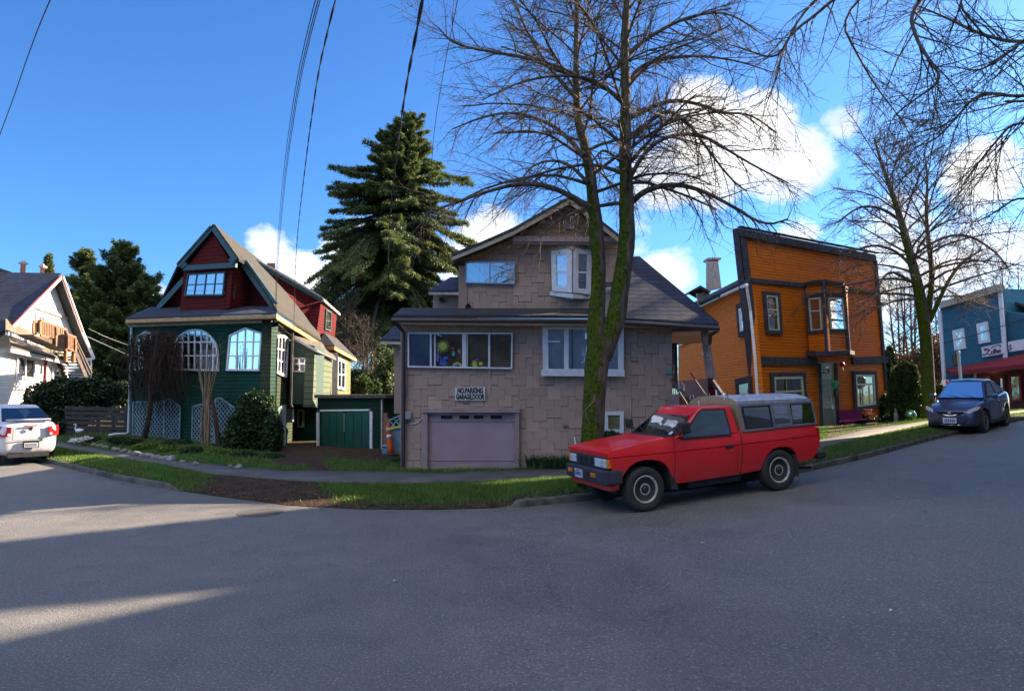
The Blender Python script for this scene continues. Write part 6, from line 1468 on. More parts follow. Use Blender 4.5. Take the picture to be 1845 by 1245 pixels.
# cab
sa, za = tp(1217, 788); sb, zb = tp(1336, 778); sc, zc = tp(1262, 733.5, .12); sd, zd = tp(1317, 730.5, .12)
CI, CT = .03, .13
cab = [V((sa, CI, za - .03)), V((sb, CI, zb - .03)), V((sb, TW - CI, zb - .03)), V((sa, TW - CI, za - .03)), V((sc, CT, zc)), V((sd, CT, zd)), V((sd, TW - CT, zd)), V((sc, TW - CT, zc))]
mb = MB(); mb.hexa(cab); TB(mb, 'cab', M['red'], bevel=.035, seg=3)
def panel(q, sh, n, name, glass, parent, frame=None, lift=.012, rim=True):
    """window laid into a body panel: dark seal, backing and a pane over it"""
    c = sum(q, V((0, 0, 0))) / len(q); n = V(n).normalized()
    q2 = [p.lerp(c, sh) if not callable(sh) else sh(p, c) for p in q]
    mb = MB(); mb.prism([p + n * (lift * .4) for p in q2], n * -.02); b = mb.build(name, M['dark'], parent, frame=frame)
    mb = MB(); mb.face([p + n * lift for p in q2]); g = mb.build('pane', M[glass], b, frame=frame)
    if rim:
        mb = MB(); k = len(q2)
        for i in range(k): mb.bar(q2[i] + n * (lift * .42 + .0004 * i), q2[(i + 1) % k] + n * (lift * .42 + .0004 * i), .022, .012, n)
        mb.build('seal', M['black'], b, frame=frame)
    return b
# windshield and side windows
ws = [V((sa, CI + .05, za + .0)), V((sa, TW - CI - .05, za)), V((sc, TW - CT - .04, zc - .03)), V((sc, CT + .04, zc - .03))]
nws = (ws[1] - ws[0]).cross(ws[3] - ws[0]); nws = nws if nws.x < 0 else -nws; nws.normalize()
panel(ws, .03, nws, 'windshield', 'carglass', TK_, TFR)
def cabside(px, py, near=True):
    s, z = tp(px, py, .07); t = (z - za) / (zc - za); y = CI + (CT - CI) * max(0, min(1, t)); s, z = tp(px, py, y); return V((s, y if near else TW - y, z))
sw = [(1227, 790), (1258, 742), (1264, 738.5), (1304, 737.5), (1317, 783)]
ns = V((0, -(zc - za), -(CT - CI))); ns = V((0, -1, .22)).normalized()
panel([cabside(*p) for p in sw], .0, ns, 'side_window', 'carglass', TK_, TFR)
panel([cabside(*p, False) for p in sw], .0, V((0, 1, .22)), 'side_window', 'carglass', TK_, TFR)
mb = MB()
fbody = lambda z: (.075 * max(0, (.80 - z) / .5) ** 2 + .03 * max(0, (z - .80) / .15) ** 2 - .004) if z < zcr - .004 else .012 + .07 * max(0, (z - zcr) / .28) ** 1.8
def sline(mb, pts, w=.012, y=-.004, d=.006):
    q = [tp(*p) for p in pts]
    for a, b in zip(q, q[1:]):
        for i in range(8):
            s0_, z0_ = a[0] + (b[0] - a[0]) * i / 8, a[1] + (b[1] - a[1]) * i / 8; s1_, z1_ = a[0] + (b[0] - a[0]) * (i + 1) / 8, a[1] + (b[1] - a[1]) * (i + 1) / 8
            mb.bar(V((s0_, fbody(z0_) + .002, z0_)), V((s1_, fbody(z1_) + .002, z1_)), w, .004, V((0, -1, 0)))
sline(mb, [(1216.5, 816), (1216.5, 872)], y=-.003); sline(mb, [(1329, 804), (1331, 845), (1326, 855)], .009, y=-.003); sline(mb, [(1337.5, 802), (1338, 854)], .02, y=-.003)
sline(mb, [(1216, 789), (1216.5, 813)], y=.015); sline(mb, [(1337, 779), (1337.5, 799)], .02, y=.015)
TB(mb, 'panel_gap', M['black'])
mb = MB(); s, z = tp(1313.5, 804); mb.box((s, -.012, z), .16, .03, .045); s, z = tp(1318.5, 812); TB(mb, 'door_handle', M['black'], bevel=.008)
mb = MB(); mb.lathe((s, .0, z), [(.018, 0), (.018, .012)], 10, (0, -1, 0)); TB(mb, 'lock', M['chrome'])
mb = MB(); s, z = tp(1233, 771, -.14); mb.box((s, -.13, z), .17, .12, .17); mb.box((s - .05, -.04, z - .09), .06, .12, .04); TB(mb, 'wing_mirror', M['black'], bevel=.02)
mb = MB(); mb.box((s, TW + .13, z), .10, .12, .15); mb.box((s, TW + .04, z - .07), .06, .12, .04); TB(mb, 'wing_mirror', M['black'], bevel=.02)
mb = MB(); sw0, zw0 = tp(1222, 787); 
for y0, y1 in ((.35, .75), (.85, 1.25)):
    a = V((sa - .02, y0, za + .015)) + nws * .02; b = V((sa + .13, y1, za + .10)) + nws * .025; mb.tube([a, a.lerp(b, .5) + nws * .015, b], .009, 5)
mb.box((sa - .05, TW / 2, za + .0), .08, TW - .25, .02); TB(mb, 'wiper', M['black'])
mb = MB(); mb.lathe(V(cabside(1222, 784)) * 0 + ws[0].lerp(ws[2], .1) + nws * .016, [(.04, 0), (.04, .002)], 14, tuple(nws)); TB(mb, 'sticker', M['white'])
# chassis, wheel wells, mudflaps, sills
zS = tp(1217, 873)[1]; zR = tp(1338, 854)[1]
mb = MB(); mb.box((1.95, TW / 2, .44), 3.5, TW - .52, .34); mb.box((2.0, TW / 2, .62), 3.3, TW - .10, .10) if False else None
mb.box((1.9, .3, .30), 1.0, .3, .14); mb.tube([(1.2, .5, .26), (2.6, .45, .26), (3.6, .4, .30)], .035, 7); mb.box((3.09, TW / 2, .34), .12, TW - .2, .12); mb.box((.55, TW / 2, .34), .1, TW - .2, .1)
TB(mb, 'chassis', M['black'])
mb = MB(); side([(1205, 838), (1210, 842), (1222, 874), (1225, 882), (1213, 882)], .03, .22, mb); TB(mb, 'mudflap', M['rubber']); mb = MB(); side([(1432, 818), (1440, 822), (1442, 859), (1434, 858)], .03, .22, mb); TB(mb, 'mudflap', M['rubber'])
wells = []
for pts, nm in ((fa, 0), (ra, 1)):
    q = [tp(a, b) for a, b in pts]
    for sg in (0, 1):
        mb = MB(); Yw = lambda y: TW - y if sg else y
        for (a0, b0), (a1, b1) in zip(q, q[1:]): mb.face([V((a0, Yw(.03), b0)), V((a1, Yw(.03), b1)), V((a1, Yw(.32), b1)), V((a0, Yw(.32), b0))])
        mb.face([V((a, Yw(.32), b)) for a, b in q]); TB(mb, 'wheel_well', M['dark'], fix=False)
def wheel(parent, frame, c, r, w, out, steel=True, k=32):
    """tyre and rim; out = +-1, the side the face looks to along local y"""
    c = V(c); ax = (0, out, 0); root = MB()
    prof = [(r * .60, -w * .42), (r * .80, -w * .5), (r * .93, -w * .48), (r * .985, -w * .40), (r, -w * .25), (r, w * .25), (r * .985, w * .40), (r * .93, w * .48), (r * .80, w * .5), (r * .62, w * .44), (r * .60, w * .35)]
    root.lathe(c, prof, k, ax); ty = root.build('wheel', M['rubber'], parent, frame=frame, smooth=True)
    mb = MB(); mb.lathe(c, [(r * .10, w * .30), (r * .22, w * .36), (r * .34, w * .33), (r * .40, w * .22), (r * .52, w * .24), (r * .56, w * .44), (r * .625, w * .47), (r * .63, w * .43), (r * .58, w * .2)], k, ax)
    rim = mb.build('rim', M['rimgrey' if steel else 'alu'], ty, frame=frame, smooth=True)
    mb = MB()
    for i in range(6 if steel else 10):
        a = 6.283 * i / (6 if steel else 10) + .3; p = c + V((math.cos(a) * r * .43, out * w * .262, math.sin(a) * r * .43)); e = V((math.cos(a), 0, math.sin(a))); f = V((-math.sin(a), 0, math.cos(a))); n = 10
        mb.face([p + e * (r * .085 * math.cos(6.283 * j / n)) + f * (r * (.13 if steel else .07) * math.sin(6.283 * j / n)) for j in range(n)])
    mb.lathe(c, [(r * .15, w * .36), (r * .15, w * .44), (r * .11, w * .5)], 14, ax)
    mb.build('hub_cap', M['black'], ty, frame=frame, fix=False)
    return ty
rF = .335
for (a, b, r) in ((1165.5, 888, rF), (1403.5, 849.5, rF)):
    s, z = tp(a, b, .0)
    if a > 1300: s = 3.09
    for yy, o in ((.115, -1), (TW - .115, 1)): wheel(TK_, TFR, (s, yy, r - .004), r, .21, o)
# front end
zA = tp(1096, 826)[1]; zB = tp(1103, 847)[1]; zC = tp(1106, 876)[1]
mb = MB(); mb.box((-.0, TW / 2, (zA + zB) / 2), .08, TW - .05, zA - zB); gr = TB(mb, 'grille', M['charcoal'], bevel=.01)
mb = MB(); yl = .50; yr = TW - .34
for k in range(3):
    a = yl + (yr - yl) * k / 3 + .02; b = yl + (yr - yl) * (k + 1) / 3 - .02
    mb.box((-.042, (a + b) / 2, (zA + zB) / 2), .012, b - a, (zA - zB) * .68)
TB(mb, 'grille_opening', M['dark'], gr)
mb = MB()
for k in range(3):
    a = yl + (yr - yl) * k / 3 + .02; b = yl + (yr - yl) * (k + 1) / 3 - .02
    for j in range(4): mb.box((-.051, (a + b) / 2, zB + (zA - zB) * (.26 + .16 * j)), .012, b - a, .012)
TB(mb, 'grille_slat', M['charcoal'], gr)
hh = (zA - zB) * .74
for y0, y1 in ((.20, .42), (TW - .30, TW - .08)):
    mb = MB(); mb.box((-.045, (y0 + y1) / 2, (zA + zB) / 2), .03, y1 - y0, hh); TB(mb, 'headlight', M['lamp_clear'], bevel=.012)
mb = MB(); mb.box((-.030, .115, (zA + zB) / 2), .05, .13, hh); TB(mb, 'side_lamp', M['lamp_clear'], bevel=.01)
mb = MB(); mb.box((.015, .030, (zA + zB) / 2), .13, .06, hh); TB(mb, 'turn_signal', M['amber'], bevel=.01)
mb = MB(); mb.box((.015, TW - .030, (zA + zB) / 2), .13, .06, hh); TB(mb, 'turn_signal', M['amber'], bevel=.01)
mb = MB(); mb.prism([V((-.12, .02, zB - .005)), V((-.12, TW - .02, zB - .005)), V((.02, TW + .02, zB - .005)), V((.18, TW + .015, zB - .005)), V((.18, -.015, zB - .005)), V((.02, -.02, zB - .005))], (0, 0, zC - zB + .02)); TB(mb, 'bumper', M['charcoal'], bevel=.025)
mb = MB()
for y in (.36, TW - .22): mb.box((-.125, y, (zB + zC) / 2 + .02), .03, .15, .06)
TB(mb, 'bumper_signal', M['amber'], bevel=.006)
mb = MB()
for y in (.53, TW - .38): mb.box((-.123, y, (zB + zC) / 2 + .02), .012, .17, .05)
TB(mb, 'air_slot', M['dark'])
mb = MB(); mb.box((-.130, .86, (zB + zC) / 2), .02, .24, .13); lp = TB(mb, 'licence_plate', M['lamp_clear'])
mb = MB()
for i in range(6): mb.box((-.1415, .775 + i * .034, (zB + zC) / 2 - .005), .003, .020, .06)
mb.box((-.1415, .86, (zB + zC) / 2 + .048), .003, .12, .015); TB(mb, 'plate_marking', plain('plate_blue', (.03, .05, .25), .5), lp)
mb = MB(); se, ze = tp(1104, 815); mb.bar(V((se - .015, .62, ze - .035)), V((se + .03, .66, ze + .0)), .03, .01, V((-.5, 0, 1))); mb.bar(V((se - .015, .72, ze - .035)), V((se + .03, .70, ze + .0)), .03, .01, V((-.5, 0, 1))); TB(mb, 'hood_emblem', M['chrome'])
mb = MB(); mb.box((.03, TW / 2, zC - .03), .15, TW - .1, .10); TB(mb, 'valance', M['red'], bevel=.02)
# rear end
s9, z9 = tp(1474, 775); mb = MB(); mb.box((s9 - .0, .04, z9 - .06), .05, .09, .22); TB(mb, 'tail_light', M['redlens'], bevel=.01)
mb = MB(); mb.box((s9 - .0, TW - .04, z9 - .06), .05, .09, .22); TB(mb, 'tail_light', M['redlens'], bevel=.01)
sr_, zr_ = tp(1478, 820); mb = MB(); mb.box((sr_ + .04, TW / 2, zr_), .16, TW + .02, .12); TB(mb, 'rear_bumper', M['black'], bevel=.02)
mb = MB(); mb.box((sr_ + .0, .02, zr_ + .10), .08, .03, .05); TB(mb, 'bumper_bracket', M['chrome'])
mb = MB(); mb.tube([V((sr_ - .3, .25, .28)), V((sr_ - .02, .22, .26))], .03, 8); TB(mb, 'exhaust', M['black'])
# canopy
a0, b0, a1, b1 = tp(1339, 777, .03), tp(1329.5, 729, .03), tp(1461, 723, .03), tp(1470.5, 762.5, .03)
ft = tp(1325.5, 723, .10)
ringy = [(.03, 0, 0), (.03, 1, 0), (.07, 1, .045), (.16, 1, .085), (.34, 1, .12), (TW / 2, 1, .14)]
ringy += [(TW - y, f, c) for y, f, c in ringy[::-1][1:]]
def canr(A, B): return [V((A[0] + (B[0] - A[0]) * f - (0 if not c else 0), y, A[1] + (B[1] - A[1]) * f + c)) for y, f, c in ringy]
Fr, Re = canr(a0, b0), canr(a1 if False else b1, a1)
k = len(Fr)
mb = MB(); vs = Fr + Re
for i in range(k - 1):
    mb.cur = 0 if i in (0, k - 2) else 1; mb.grid([vs[i], vs[i + 1], vs[i + 1 + k], vs[i + k]], [(0, 1, 2, 3)])
mb.cur = 2; mb.grid(Fr, [tuple(range(k))]); mb.grid(Re, [tuple(range(k))])
cn = TB(mb, 'canopy', [M['alu'], M['worntop'], M['beigefront']], fix=True)
mb = MB()
def cpt(px, py, y=.028): s, z = tp(px, py, y); return V((s, y, z))
edge = [(1340, 776), (1330.5, 730), (1461, 724), (1469.5, 761.5)]
for i in range(4): mb.bar(cpt(*edge[i]) - V((0, .001 * i, 0)), cpt(*edge[(i + 1) % 4]) - V((0, .001 * i, 0)), .035, .014, V((0, -1, 0)))
mb.bar(cpt(1328, 724.5), cpt(1461.5, 718.5), .02, .02, V((0, -1, 0)))
TB(mb, 'trim_rail', M['alu'], cn)
for nm, q, m_ in (('canopy_window', [(1345, 772), (1336.5, 734), (1384, 731), (1391, 768)], 'carglass'), ('canopy_window', [(1427, 762.5), (1423, 729), (1459, 726.5), (1465, 760)], 'carglass'), ('canopy_window', [(1397, 766), (1389, 730.5), (1420, 728.5), (1425.5, 763)], 'mirror')):
    w_ = panel([cpt(*p, .026) for p in q], 0, V((0, -1, 0)), nm, m_, cn, TFR)
mb = MB(); q = [cpt(*p, .014) for p in [(1395, 767), (1388, 730), (1420, 728), (1426, 763.5)]]
for i in range(4): mb.bar(q[i] - V((0, .0006 * i, 0)), q[(i + 1) % 4] - V((0, .0006 * i, 0)), .035, .012, V((0, -1, 0)))
mb.bar(cpt(1391, 748, .013), cpt(1423, 746, .013), .03, .010, V((0, -1, 0))); TB(mb, 'slider_frame', M['alu'], cn)
mb = MB()
for px in (1310, 1341, 1371):
    s, z = tp(px, 718, .2); z = Fr[3].z + (Re[3].z - Fr[3].z) * .3
    mb.tube([V((s - .04, .22, z + .02)), V((s - .025, .22, z + .09)), V((s + .025, .22, z + .09)), V((s + .04, .22, z + .02))], .008, 5)
    mb.tube([V((s - .04, TW - .22, z + .02)), V((s - .025, TW - .22, z + .09)), V((s + .025, TW - .22, z + .09)), V((s + .04, TW - .22, z + .02))], .008, 5)
TB(mb, 'rack_loop', M['chrome'], cn)
mb = MB()
for (px, y0, y1, r) in ((1290.5, 703, 722, .012), (1259, 722, 733, .008)):
    p = tp(px, y1, .8); q = tp(px, y0, .8); mb.tube([V((p[0], .8, p[1] - .03)), V((q[0], .8, q[1]))], r, 6)
TB(mb, 'antenna', M['white'], TK_)

# ================================================================== SEDANS
def sedan(name, label, loc, fwd, L, W, H, paintm, gray=False, pitch=0.0, rear_light=None):
    f = V(fwd).normalized(); l = V((-f.y, f.x, 0)).normalized(); up = f.cross(l)
    FR = Matrix(((f.x, l.x, up.x, loc[0]), (f.y, l.y, up.y, loc[1]), (f.z, l.z, up.z, loc[2]), (0, 0, 0, 1)))
    t = thing(name, label, 'car', loc); hw = W / 2; k = H / 1.43; x = L / 4.5
    B = lambda mb, n, m, p=t, **kw: mb.build(n, m, p, frame=FR, **kw)
    st = [(2.22, .30, .56, .72), (2.16, .22, .66, .86), (1.9, .19, .74, .95), (1.45, .19, .83, .99), (.95, .20, .91, 1.0), (.2, .20, .95, 1.0), (-.6, .20, .97, 1.0), (-1.3, .20, 1.0, .99), (-1.75, .21, 1.03, .96), (-2.1, .25, 1.02, .90), (-2.2, .34, .95, .84)]
    vs = []; nr = 0
    for sx, zl, zb, wf in st:
        w = hw * wf; zm = zl + (zb - zl) * .5
        half = [(.0, zl), (w * .75, zl), (w * .95, zl + .06), (w, zl + .22), (w * 1.0, zm + .06), (w * .975, zb - .10), (w * .90, zb - .015), (w * .70, zb + .02), (0, zb + .045)]
        ring = half + [(-a, b) for a, b in half[-2:0:-1]]; nr = len(ring); vs += [V((sx * x, a, b * k)) for a, b in ring]
    mb = MB(); mb.grid(vs, [(i * nr + j, i * nr + (j + 1) % nr, (i + 1) * nr + (j + 1) % nr, (i + 1) * nr + j) for i in range(len(st) - 1) for j in range(nr)] + [tuple(range(nr)), tuple(range(len(vs) - 1, len(vs) - nr - 1, -1))])
    wx = (1.36 * x, -1.30 * x); wr = .315 * k
    body = B(mb, 'body', paintm, sub=2, smooth=True)
    cut = MB()
    for w in wx: cut.lathe((w, -W, wr * 1.0), [(wr * 1.22, 0), (wr * 1.22, 2 * W)], 28, (0, 1, 0))
    co = B(cut, 'cutter', paintm); md = body.modifiers.new('arch', 'BOOLEAN'); md.object = co; md.operation = 'DIFFERENCE'; md.solver = 'EXACT'
    dg = bpy.context.evaluated_depsgraph_get(); dg.update(); me = bpy.data.meshes.new_from_object(body.evaluated_get(dg)); body.modifiers.clear(); body.data = me; bpy.data.objects.remove(co)
    # liner and floor
    mb = MB(); mb.box((0, 0, .36 * k), L * .80, W * .72, .26 * k); 
    B(mb, 'chassis', M['dark'])
    for w in wx:
        for s in (-1, 1): wheel(t, FR, (w, s * (hw - .105), wr), wr, .19, s, steel=False)
    # cabin
    prof = [(.98, .90), (.25, 1.36), (-.10, 1.425), (-.55, 1.42), (-1.0, 1.33), (-1.72, 1.02)]
    bw, tw = hw * .90, hw * .66; vs = []
    def hwid(z): tt = max(0, min(1, (z - .93) / .45)); return bw + (tw - bw) * tt ** .9
    P = [V((a * x, hwid(z), z * k)) for a, z in prof]
    bot = [V((.98 * x, bw, .88 * k)), V((-1.72 * x, bw, .98 * k))]
    mb = MB(); m_ = len(P)
    Ln = [P[i] for i in range(m_)]; Rn = [V((p.x, -p.y, p.z)) for p in Ln]
    C = [V((p.x, 0, p.z + (.035 * k if 0 < i < m_ - 1 else .02))) for i, p in enumerate(Ln)]
    vs = Ln + C + Rn; fs = []
    for i in range(m_ - 1): fs += [(i, i + 1, m_ + i + 1, m_ + i), (m_ + i, m_ + i + 1, 2 * m_ + i + 1, 2 * m_ + i)]
    fs += [tuple(range(m_)), tuple(range(2 * m_, 3 * m_))]; mb.grid(vs, fs); B(mb, 'roof', paintm, bevel=.03, seg=3)
    def sidep(a, z, s): return V((a * x, s * (hwid(z) + .003), z * k))
    for s in (-1, 1):
        n = V((0, s, .35)).normalized()
        panel([sidep(.78, .97, s), sidep(.20, 1.30, s), sidep(-.28, 1.36, s), sidep(-.34, .99, s)], 0, n, 'side_window', 'carglass', t, FR, lift=.014)
        panel([sidep(-.42, .99, s), sidep(-.36, 1.36, s), sidep(-.62, 1.355, s), sidep(-.98, 1.27, s), sidep(-1.28, 1.06, s)], 0, n, 'side_window', 'carglass', t, FR, lift=.014)
        mb = MB(); mb.box((.72 * x, s * (hw + .08), 1.0 * k), .12, .18, .12); B(mb, 'wing_mirror', paintm, bevel=.03)
        mb = MB()
        for a in (.9, -.38, -1.15): mb.bar(V((a * x, s * (hw + .001), .30 * k)), V((a * x, s * (hw * .985), .84 * k)), .012, .006, V((0, s, 0)))
        mb.bar(V((.85 * x, s * hw, .27 * k)), V((-1.0 * x, s * hw, .27 * k)), .05, .01, V((0, s, 0))); B(mb, 'panel_gap', M['black'])
        mb = MB()
        for a in (-.22, -1.0): mb.box((a * x, s * (hw + .008), .82 * k), .17, .03, .03)
        B(mb, 'door_handle', paintm, bevel=.01)
    q = [V((.93 * x, bw - .06, .945 * k)), V((.93 * x, -bw + .06, .945 * k)), V((.27 * x, -tw + .05, 1.355 * k)), V((.27 * x, tw - .05, 1.355 * k))]
    n = (q[1] - q[0]).cross(q[3] - q[0]); n = n if n.x > 0 else -n; panel(q, 0, n, 'windshield', 'carglass', t, FR, lift=.03)
    q = [V((-1.66 * x, bw - .10, 1.055 * k)), V((-1.66 * x, -bw + .10, 1.055 * k)), V((-1.02 * x, -tw + .02, 1.335 * k)), V((-1.02 * x, tw - .02, 1.335 * k))]
    n = (q[1] - q[0]).cross(q[3] - q[0]); n = n if n.x < 0 else -n; panel(q, 0, n, 'rear_window', 'carglass', t, FR, lift=.03)
    return t, FR, B, x, k, hw
gx, gy = 13.62, 19.9; fw = V((-.76, -.65, 0)); fl = 1.2
zf, zr = Ts(gx + fw.x * fl), Ts(gx - fw.x * fl); fw3 = V((fw.x, fw.y, (zf - zr) / (2 * fl)))
t, FR, B, x, k, hw = sedan('parked_car', 'dark grey sedan with a smiling chrome grille parked on the slope near the shop', (gx, gy, (zf + zr) / 2), fw3, 3.6, 1.38, 1.46, M['greycar'])
mb = MB(); n = 9
pts = [V(((2.235 - .10 * (i / (n - 1) * 2 - 1) ** 2) * x, hw * .60 * (i / (n - 1) * 2 - 1), (.53 + .11 * abs(i / (n - 1) * 2 - 1) ** 1.5) * k)) for i in range(n)]
mb.tube(pts, .018, 6); B(mb, 'grille_trim', M['chrome'])
mb = MB(); mb.prism([V((2.20 * x, a * hw, z * k)) for a, z in ((-.5, .64), (.5, .64), (.36, .55), (0, .53), (-.36, .55))], (.03, 0, 0)); B(mb, 'grille', M['dark'])
mb = MB(); mb.box((2.245 * x, 0, .59 * k), .02, .09, .08); B(mb, 'badge', M['chrome'], bevel=.01)
mb = MB(); mb.box((2.26 * x, 0, .40 * k), .02, .33, .15); lp = B(mb, 'licence_plate', M['white'])
mb = MB()
for i in range(6): mb.box((2.26 * x + .012, -.11 + i * .044, .395 * k), .004, .026, .08)
B(mb, 'plate_marking', plain('plate_mark', (.05, .07, .28), .5), lp)
mb = MB(); pts = [V(((2.20 - .12 * (i / 8 * 2 - 1) ** 2) * x, hw * .72 * (i / 8 * 2 - 1), (.27 + .03 * abs(i / 8 * 2 - 1)) * k)) for i in range(9)]; mb.tube(pts, .018, 6); B(mb, 'lower_trim', M['chrome'])
mb = MB(); mb.prism([V((2.17 * x, a * hw, z * k)) for a, z in ((-.6, .40), (.6, .40), (.5, .30), (-.5, .30))], (.03, 0, 0)); B(mb, 'air_intake', M['dark'])
for s in (-1, 1):
    mb = MB(); mb.prism([V((2.16 * x, s * hw * .58, .60 * k)), V((1.99 * x, s * hw * .90, .68 * k)), V((1.80 * x, s * hw * .965, .76 * k)), V((1.95 * x, s * hw * .88, .77 * k)), V((2.12 * x, s * hw * .62, .69 * k))], (.03, s * .02, .0)); hl = B(mb, 'headlight', M['lamp_clear'], bevel=.01)
    mb = MB(); mb.box((1.88 * x, s * (hw * .945 + .02), .72 * k), .10, .03, .05); B(mb, 'side_marker', M['redlens'], hl)
mb = MB(); a = V((.96 * x, hw * .5, .965 * k)); mb.tube([a, V((.80 * x, .0, 1.05 * k))], .012, 5); mb.tube([V((.96 * x, -.05, .965 * k)), V((.80 * x, -hw * .6, 1.05 * k))], .012, 5); B(mb, 'wiper', M['black'])

wx_, wy_ = -13.75, 18.45; fw = V((-.735, .678, 0))
t, FR, B, x, k, hw = sedan('parked_car', 'white sedan seen from behind with red tail lights at the left edge', (wx_, wy_, Ts(wx_)), fw, 4.0, 1.34, 1.50, M['whitecar'])
for s in (-1, 1):
    mb = MB(); mb.prism([V((-2.22 * x, s * hw * .56, .92 * k)), V((-2.23 * x, s * hw * .60, .70 * k)), V((-2.12 * x, s * hw * .92, .70 * k)), V((-1.90 * x, s * hw * .985, .84 * k)), V((-1.98 * x, s * hw * .95, .95 * k))], (-.03, s * .02, 0)); tl_ = B(mb, 'tail_light', M['redlens'], bevel=.012)
    mb = MB(); mb.box((-2.225 * x - .03, s * hw * .66, .745 * k), .03, .06, .06); B(mb, 'reverse_lamp', M['lamp_clear'], tl_)
mb = MB(); mb.prism([V((-1.98 * x, -hw * .72, 1.075 * k)), V((-1.98 * x, hw * .72, 1.075 * k)), V((-2.20 * x, hw * .66, 1.085 * k)), V((-2.20 * x, -hw * .66, 1.085 * k))], (0, 0, .03)); mb.box((-2.08 * x, hw * .5, 1.05 * k), .1, .06, .06); mb.box((-2.08 * x, -hw * .5, 1.05 * k), .1, .06, .06); B(mb, 'spoiler', M['whitecar'], bevel=.01)
mb = MB(); mb.box((-2.225 * x, 0, .95 * k), .03, .30, .03); B(mb, 'brake_lamp', M['redlens'])
mb = MB(); mb.lathe((-2.235 * x, 0, .875 * k), [(.05, 0), (.05, .012)], 12, (-1, 0, 0)); B(mb, 'badge', M['chrome'])
mb = MB()
for a, b, w_ in (((-.52, .93), (-.55, .62), .010), ((.52, .93), (.55, .62), .010), ((-.55, .62), (.55, .62), .010)): mb.bar(V((-2.215 * x, a[0] * hw, a[1] * k)), V((-2.222 * x, b[0] * hw, b[1] * k)), w_, .016, V((-1, 0, 0)))
B(mb, 'boot_seam', M['black'])
mb = MB(); mb.box((-2.24 * x, -.03, .50 * k), .03, .34, .18); lp = B(mb, 'licence_plate', M['dark'])
mb = MB(); mb.box((-2.24 * x - .017, -.03, .485 * k), .004, .29, .11); B(mb, 'plate_face', M['lamp_clear'], lp)
mb = MB()
for i in range(6): mb.box((-2.24 * x - .0205, -.13 + i * .042, .485 * k), .003, .024, .075)
B(mb, 'plate_marking', plain('plate_mark2', (.08, .09, .22), .5), lp)
mb = MB(); mb.box((-2.16 * x, 0, .24 * k), .10, hw * 1.3, .09); B(mb, 'lower_bumper', M['black'])
mb = MB(); mb.tube([V((-.9 * x, 0, 1.46 * k)), V((-1.02 * x, 0, 1.50 * k))], [.03, .01], 6); B(mb, 'roof_antenna', M['black'])
mb = MB()
for i in range(4): mb.bar(V((-2.0 * x + .06 * i, hw * .97, (.42 - .03 * i) * k)), V((-1.94 * x + .06 * i, hw * .985, (.38 - .03 * i) * k)), .02, .012, V((-.4, 1, 0)))
B(mb, 'scuff_mark', M['black'])

# ================================================================== SMALL THINGS
# garden stones
spx = [(222, 813, 7), (234, 816, 6), (246, 818, 9), (257, 820, 6), (268, 821, 8), (282, 824, 8), (296, 826, 9), (308, 828, 10), (330, 832, 6), (352, 836, 7), (208, 810, 7), (190, 806, 6), (180, 804, 7), (430, 842, 8), (415, 840, 5), (170, 802, 6)]
slab = ['long grey stone', 'small dark stone', 'pale rounded stone', 'small stone', 'tall pale stone', 'wide flat stone', 'grey stone', 'largest pale stone', 'half buried stone', 'low stone', 'mossy stone', 'dull stone', 'weathered stone', 'pale stone', 'tiny stone', 'far stone']
for i, (px, py, r) in enumerate(spx):
    p = G(px, py, .16); Rr = r / FPX * p.y; g = np.random.default_rng(i + 90); mb = MB(); vs = []; nu, nv = 12, 8
    for a in range(nv + 1):
        th = math.pi * a / nv
        for b in range(nu):
            ph = 6.283 * b / nu; d = V((math.sin(th) * math.cos(ph), math.sin(th) * math.sin(ph), math.cos(th))); rr = 1 + .18 * math.sin(d.x * 4 + i) + .14 * math.sin(d.y * 5 + i * 2) + .1 * math.sin(d.z * 6 + i * 3)
            vs.append(p + V((d.x * Rr * rr, d.y * Rr * .8 * rr, d.z * Rr * (.62 + .2 * g.random() * 0) * rr)))
    mb.grid(vs, [(a * nu + b, a * nu + (b + 1) % nu, (a + 1) * nu + (b + 1) % nu, (a + 1) * nu + b) for a in range(nv) for b in range(nu)])
    o = mb.build('garden_stone', M['stone'], smooth=True)
    pos = ['tenth', 'ninth', 'eighth']
    tag(o, '%s in the stone edging of the flower bed, number %d from the left' % (slab[i], 1 + sorted(range(len(spx)), key=lambda q: spx[q][0]).index(i)), 'stone', 'stones edging the flower bed')
# white flowers patch: each tuft one thing
leafmass('white_flowers', 'small patch of white flowers at the left end of the border', 'flowers', [E(140, 793, 21.5, 12, .3, 4), E(155, 790, 21.7, 7, .25, 4)], 900, .035, 'dryleaf', .4, seed=60, stems=False)
fo = [o for o in bpy.data.objects if o.name.startswith('white_flowers')][0]
for c in fo.children: c.data.materials[0] = M['flower']
# swan ornament
p = at(143, 776, 23.2); t = thing('swan_ornament', 'white swan garden ornament standing in front of the fence', 'ornament', p)
sw_ = lambda x, z: p + V((x * .6, 0, z * .6))
mb = MB(); P, Rr = smooth_stem([sw_(-.22, -.05), sw_(-.12, 0), sw_(.08, 0), sw_(.25, .06)], [.02, .08, .08, .01]); mb.tube(P, Rr, 10); mb.build('body', M['white'], t, smooth=True)
mb = MB(); P, Rr = smooth_stem([sw_(-.18, .02), sw_(-.27, .15), sw_(-.20, .28), sw_(-.22, .38), sw_(-.30, .36), sw_(-.36, .32)], [.03, .02, .018, .018, .02, .006]); mb.tube(P, Rr, 8); mb.build('neck', M['white'], t, smooth=True)
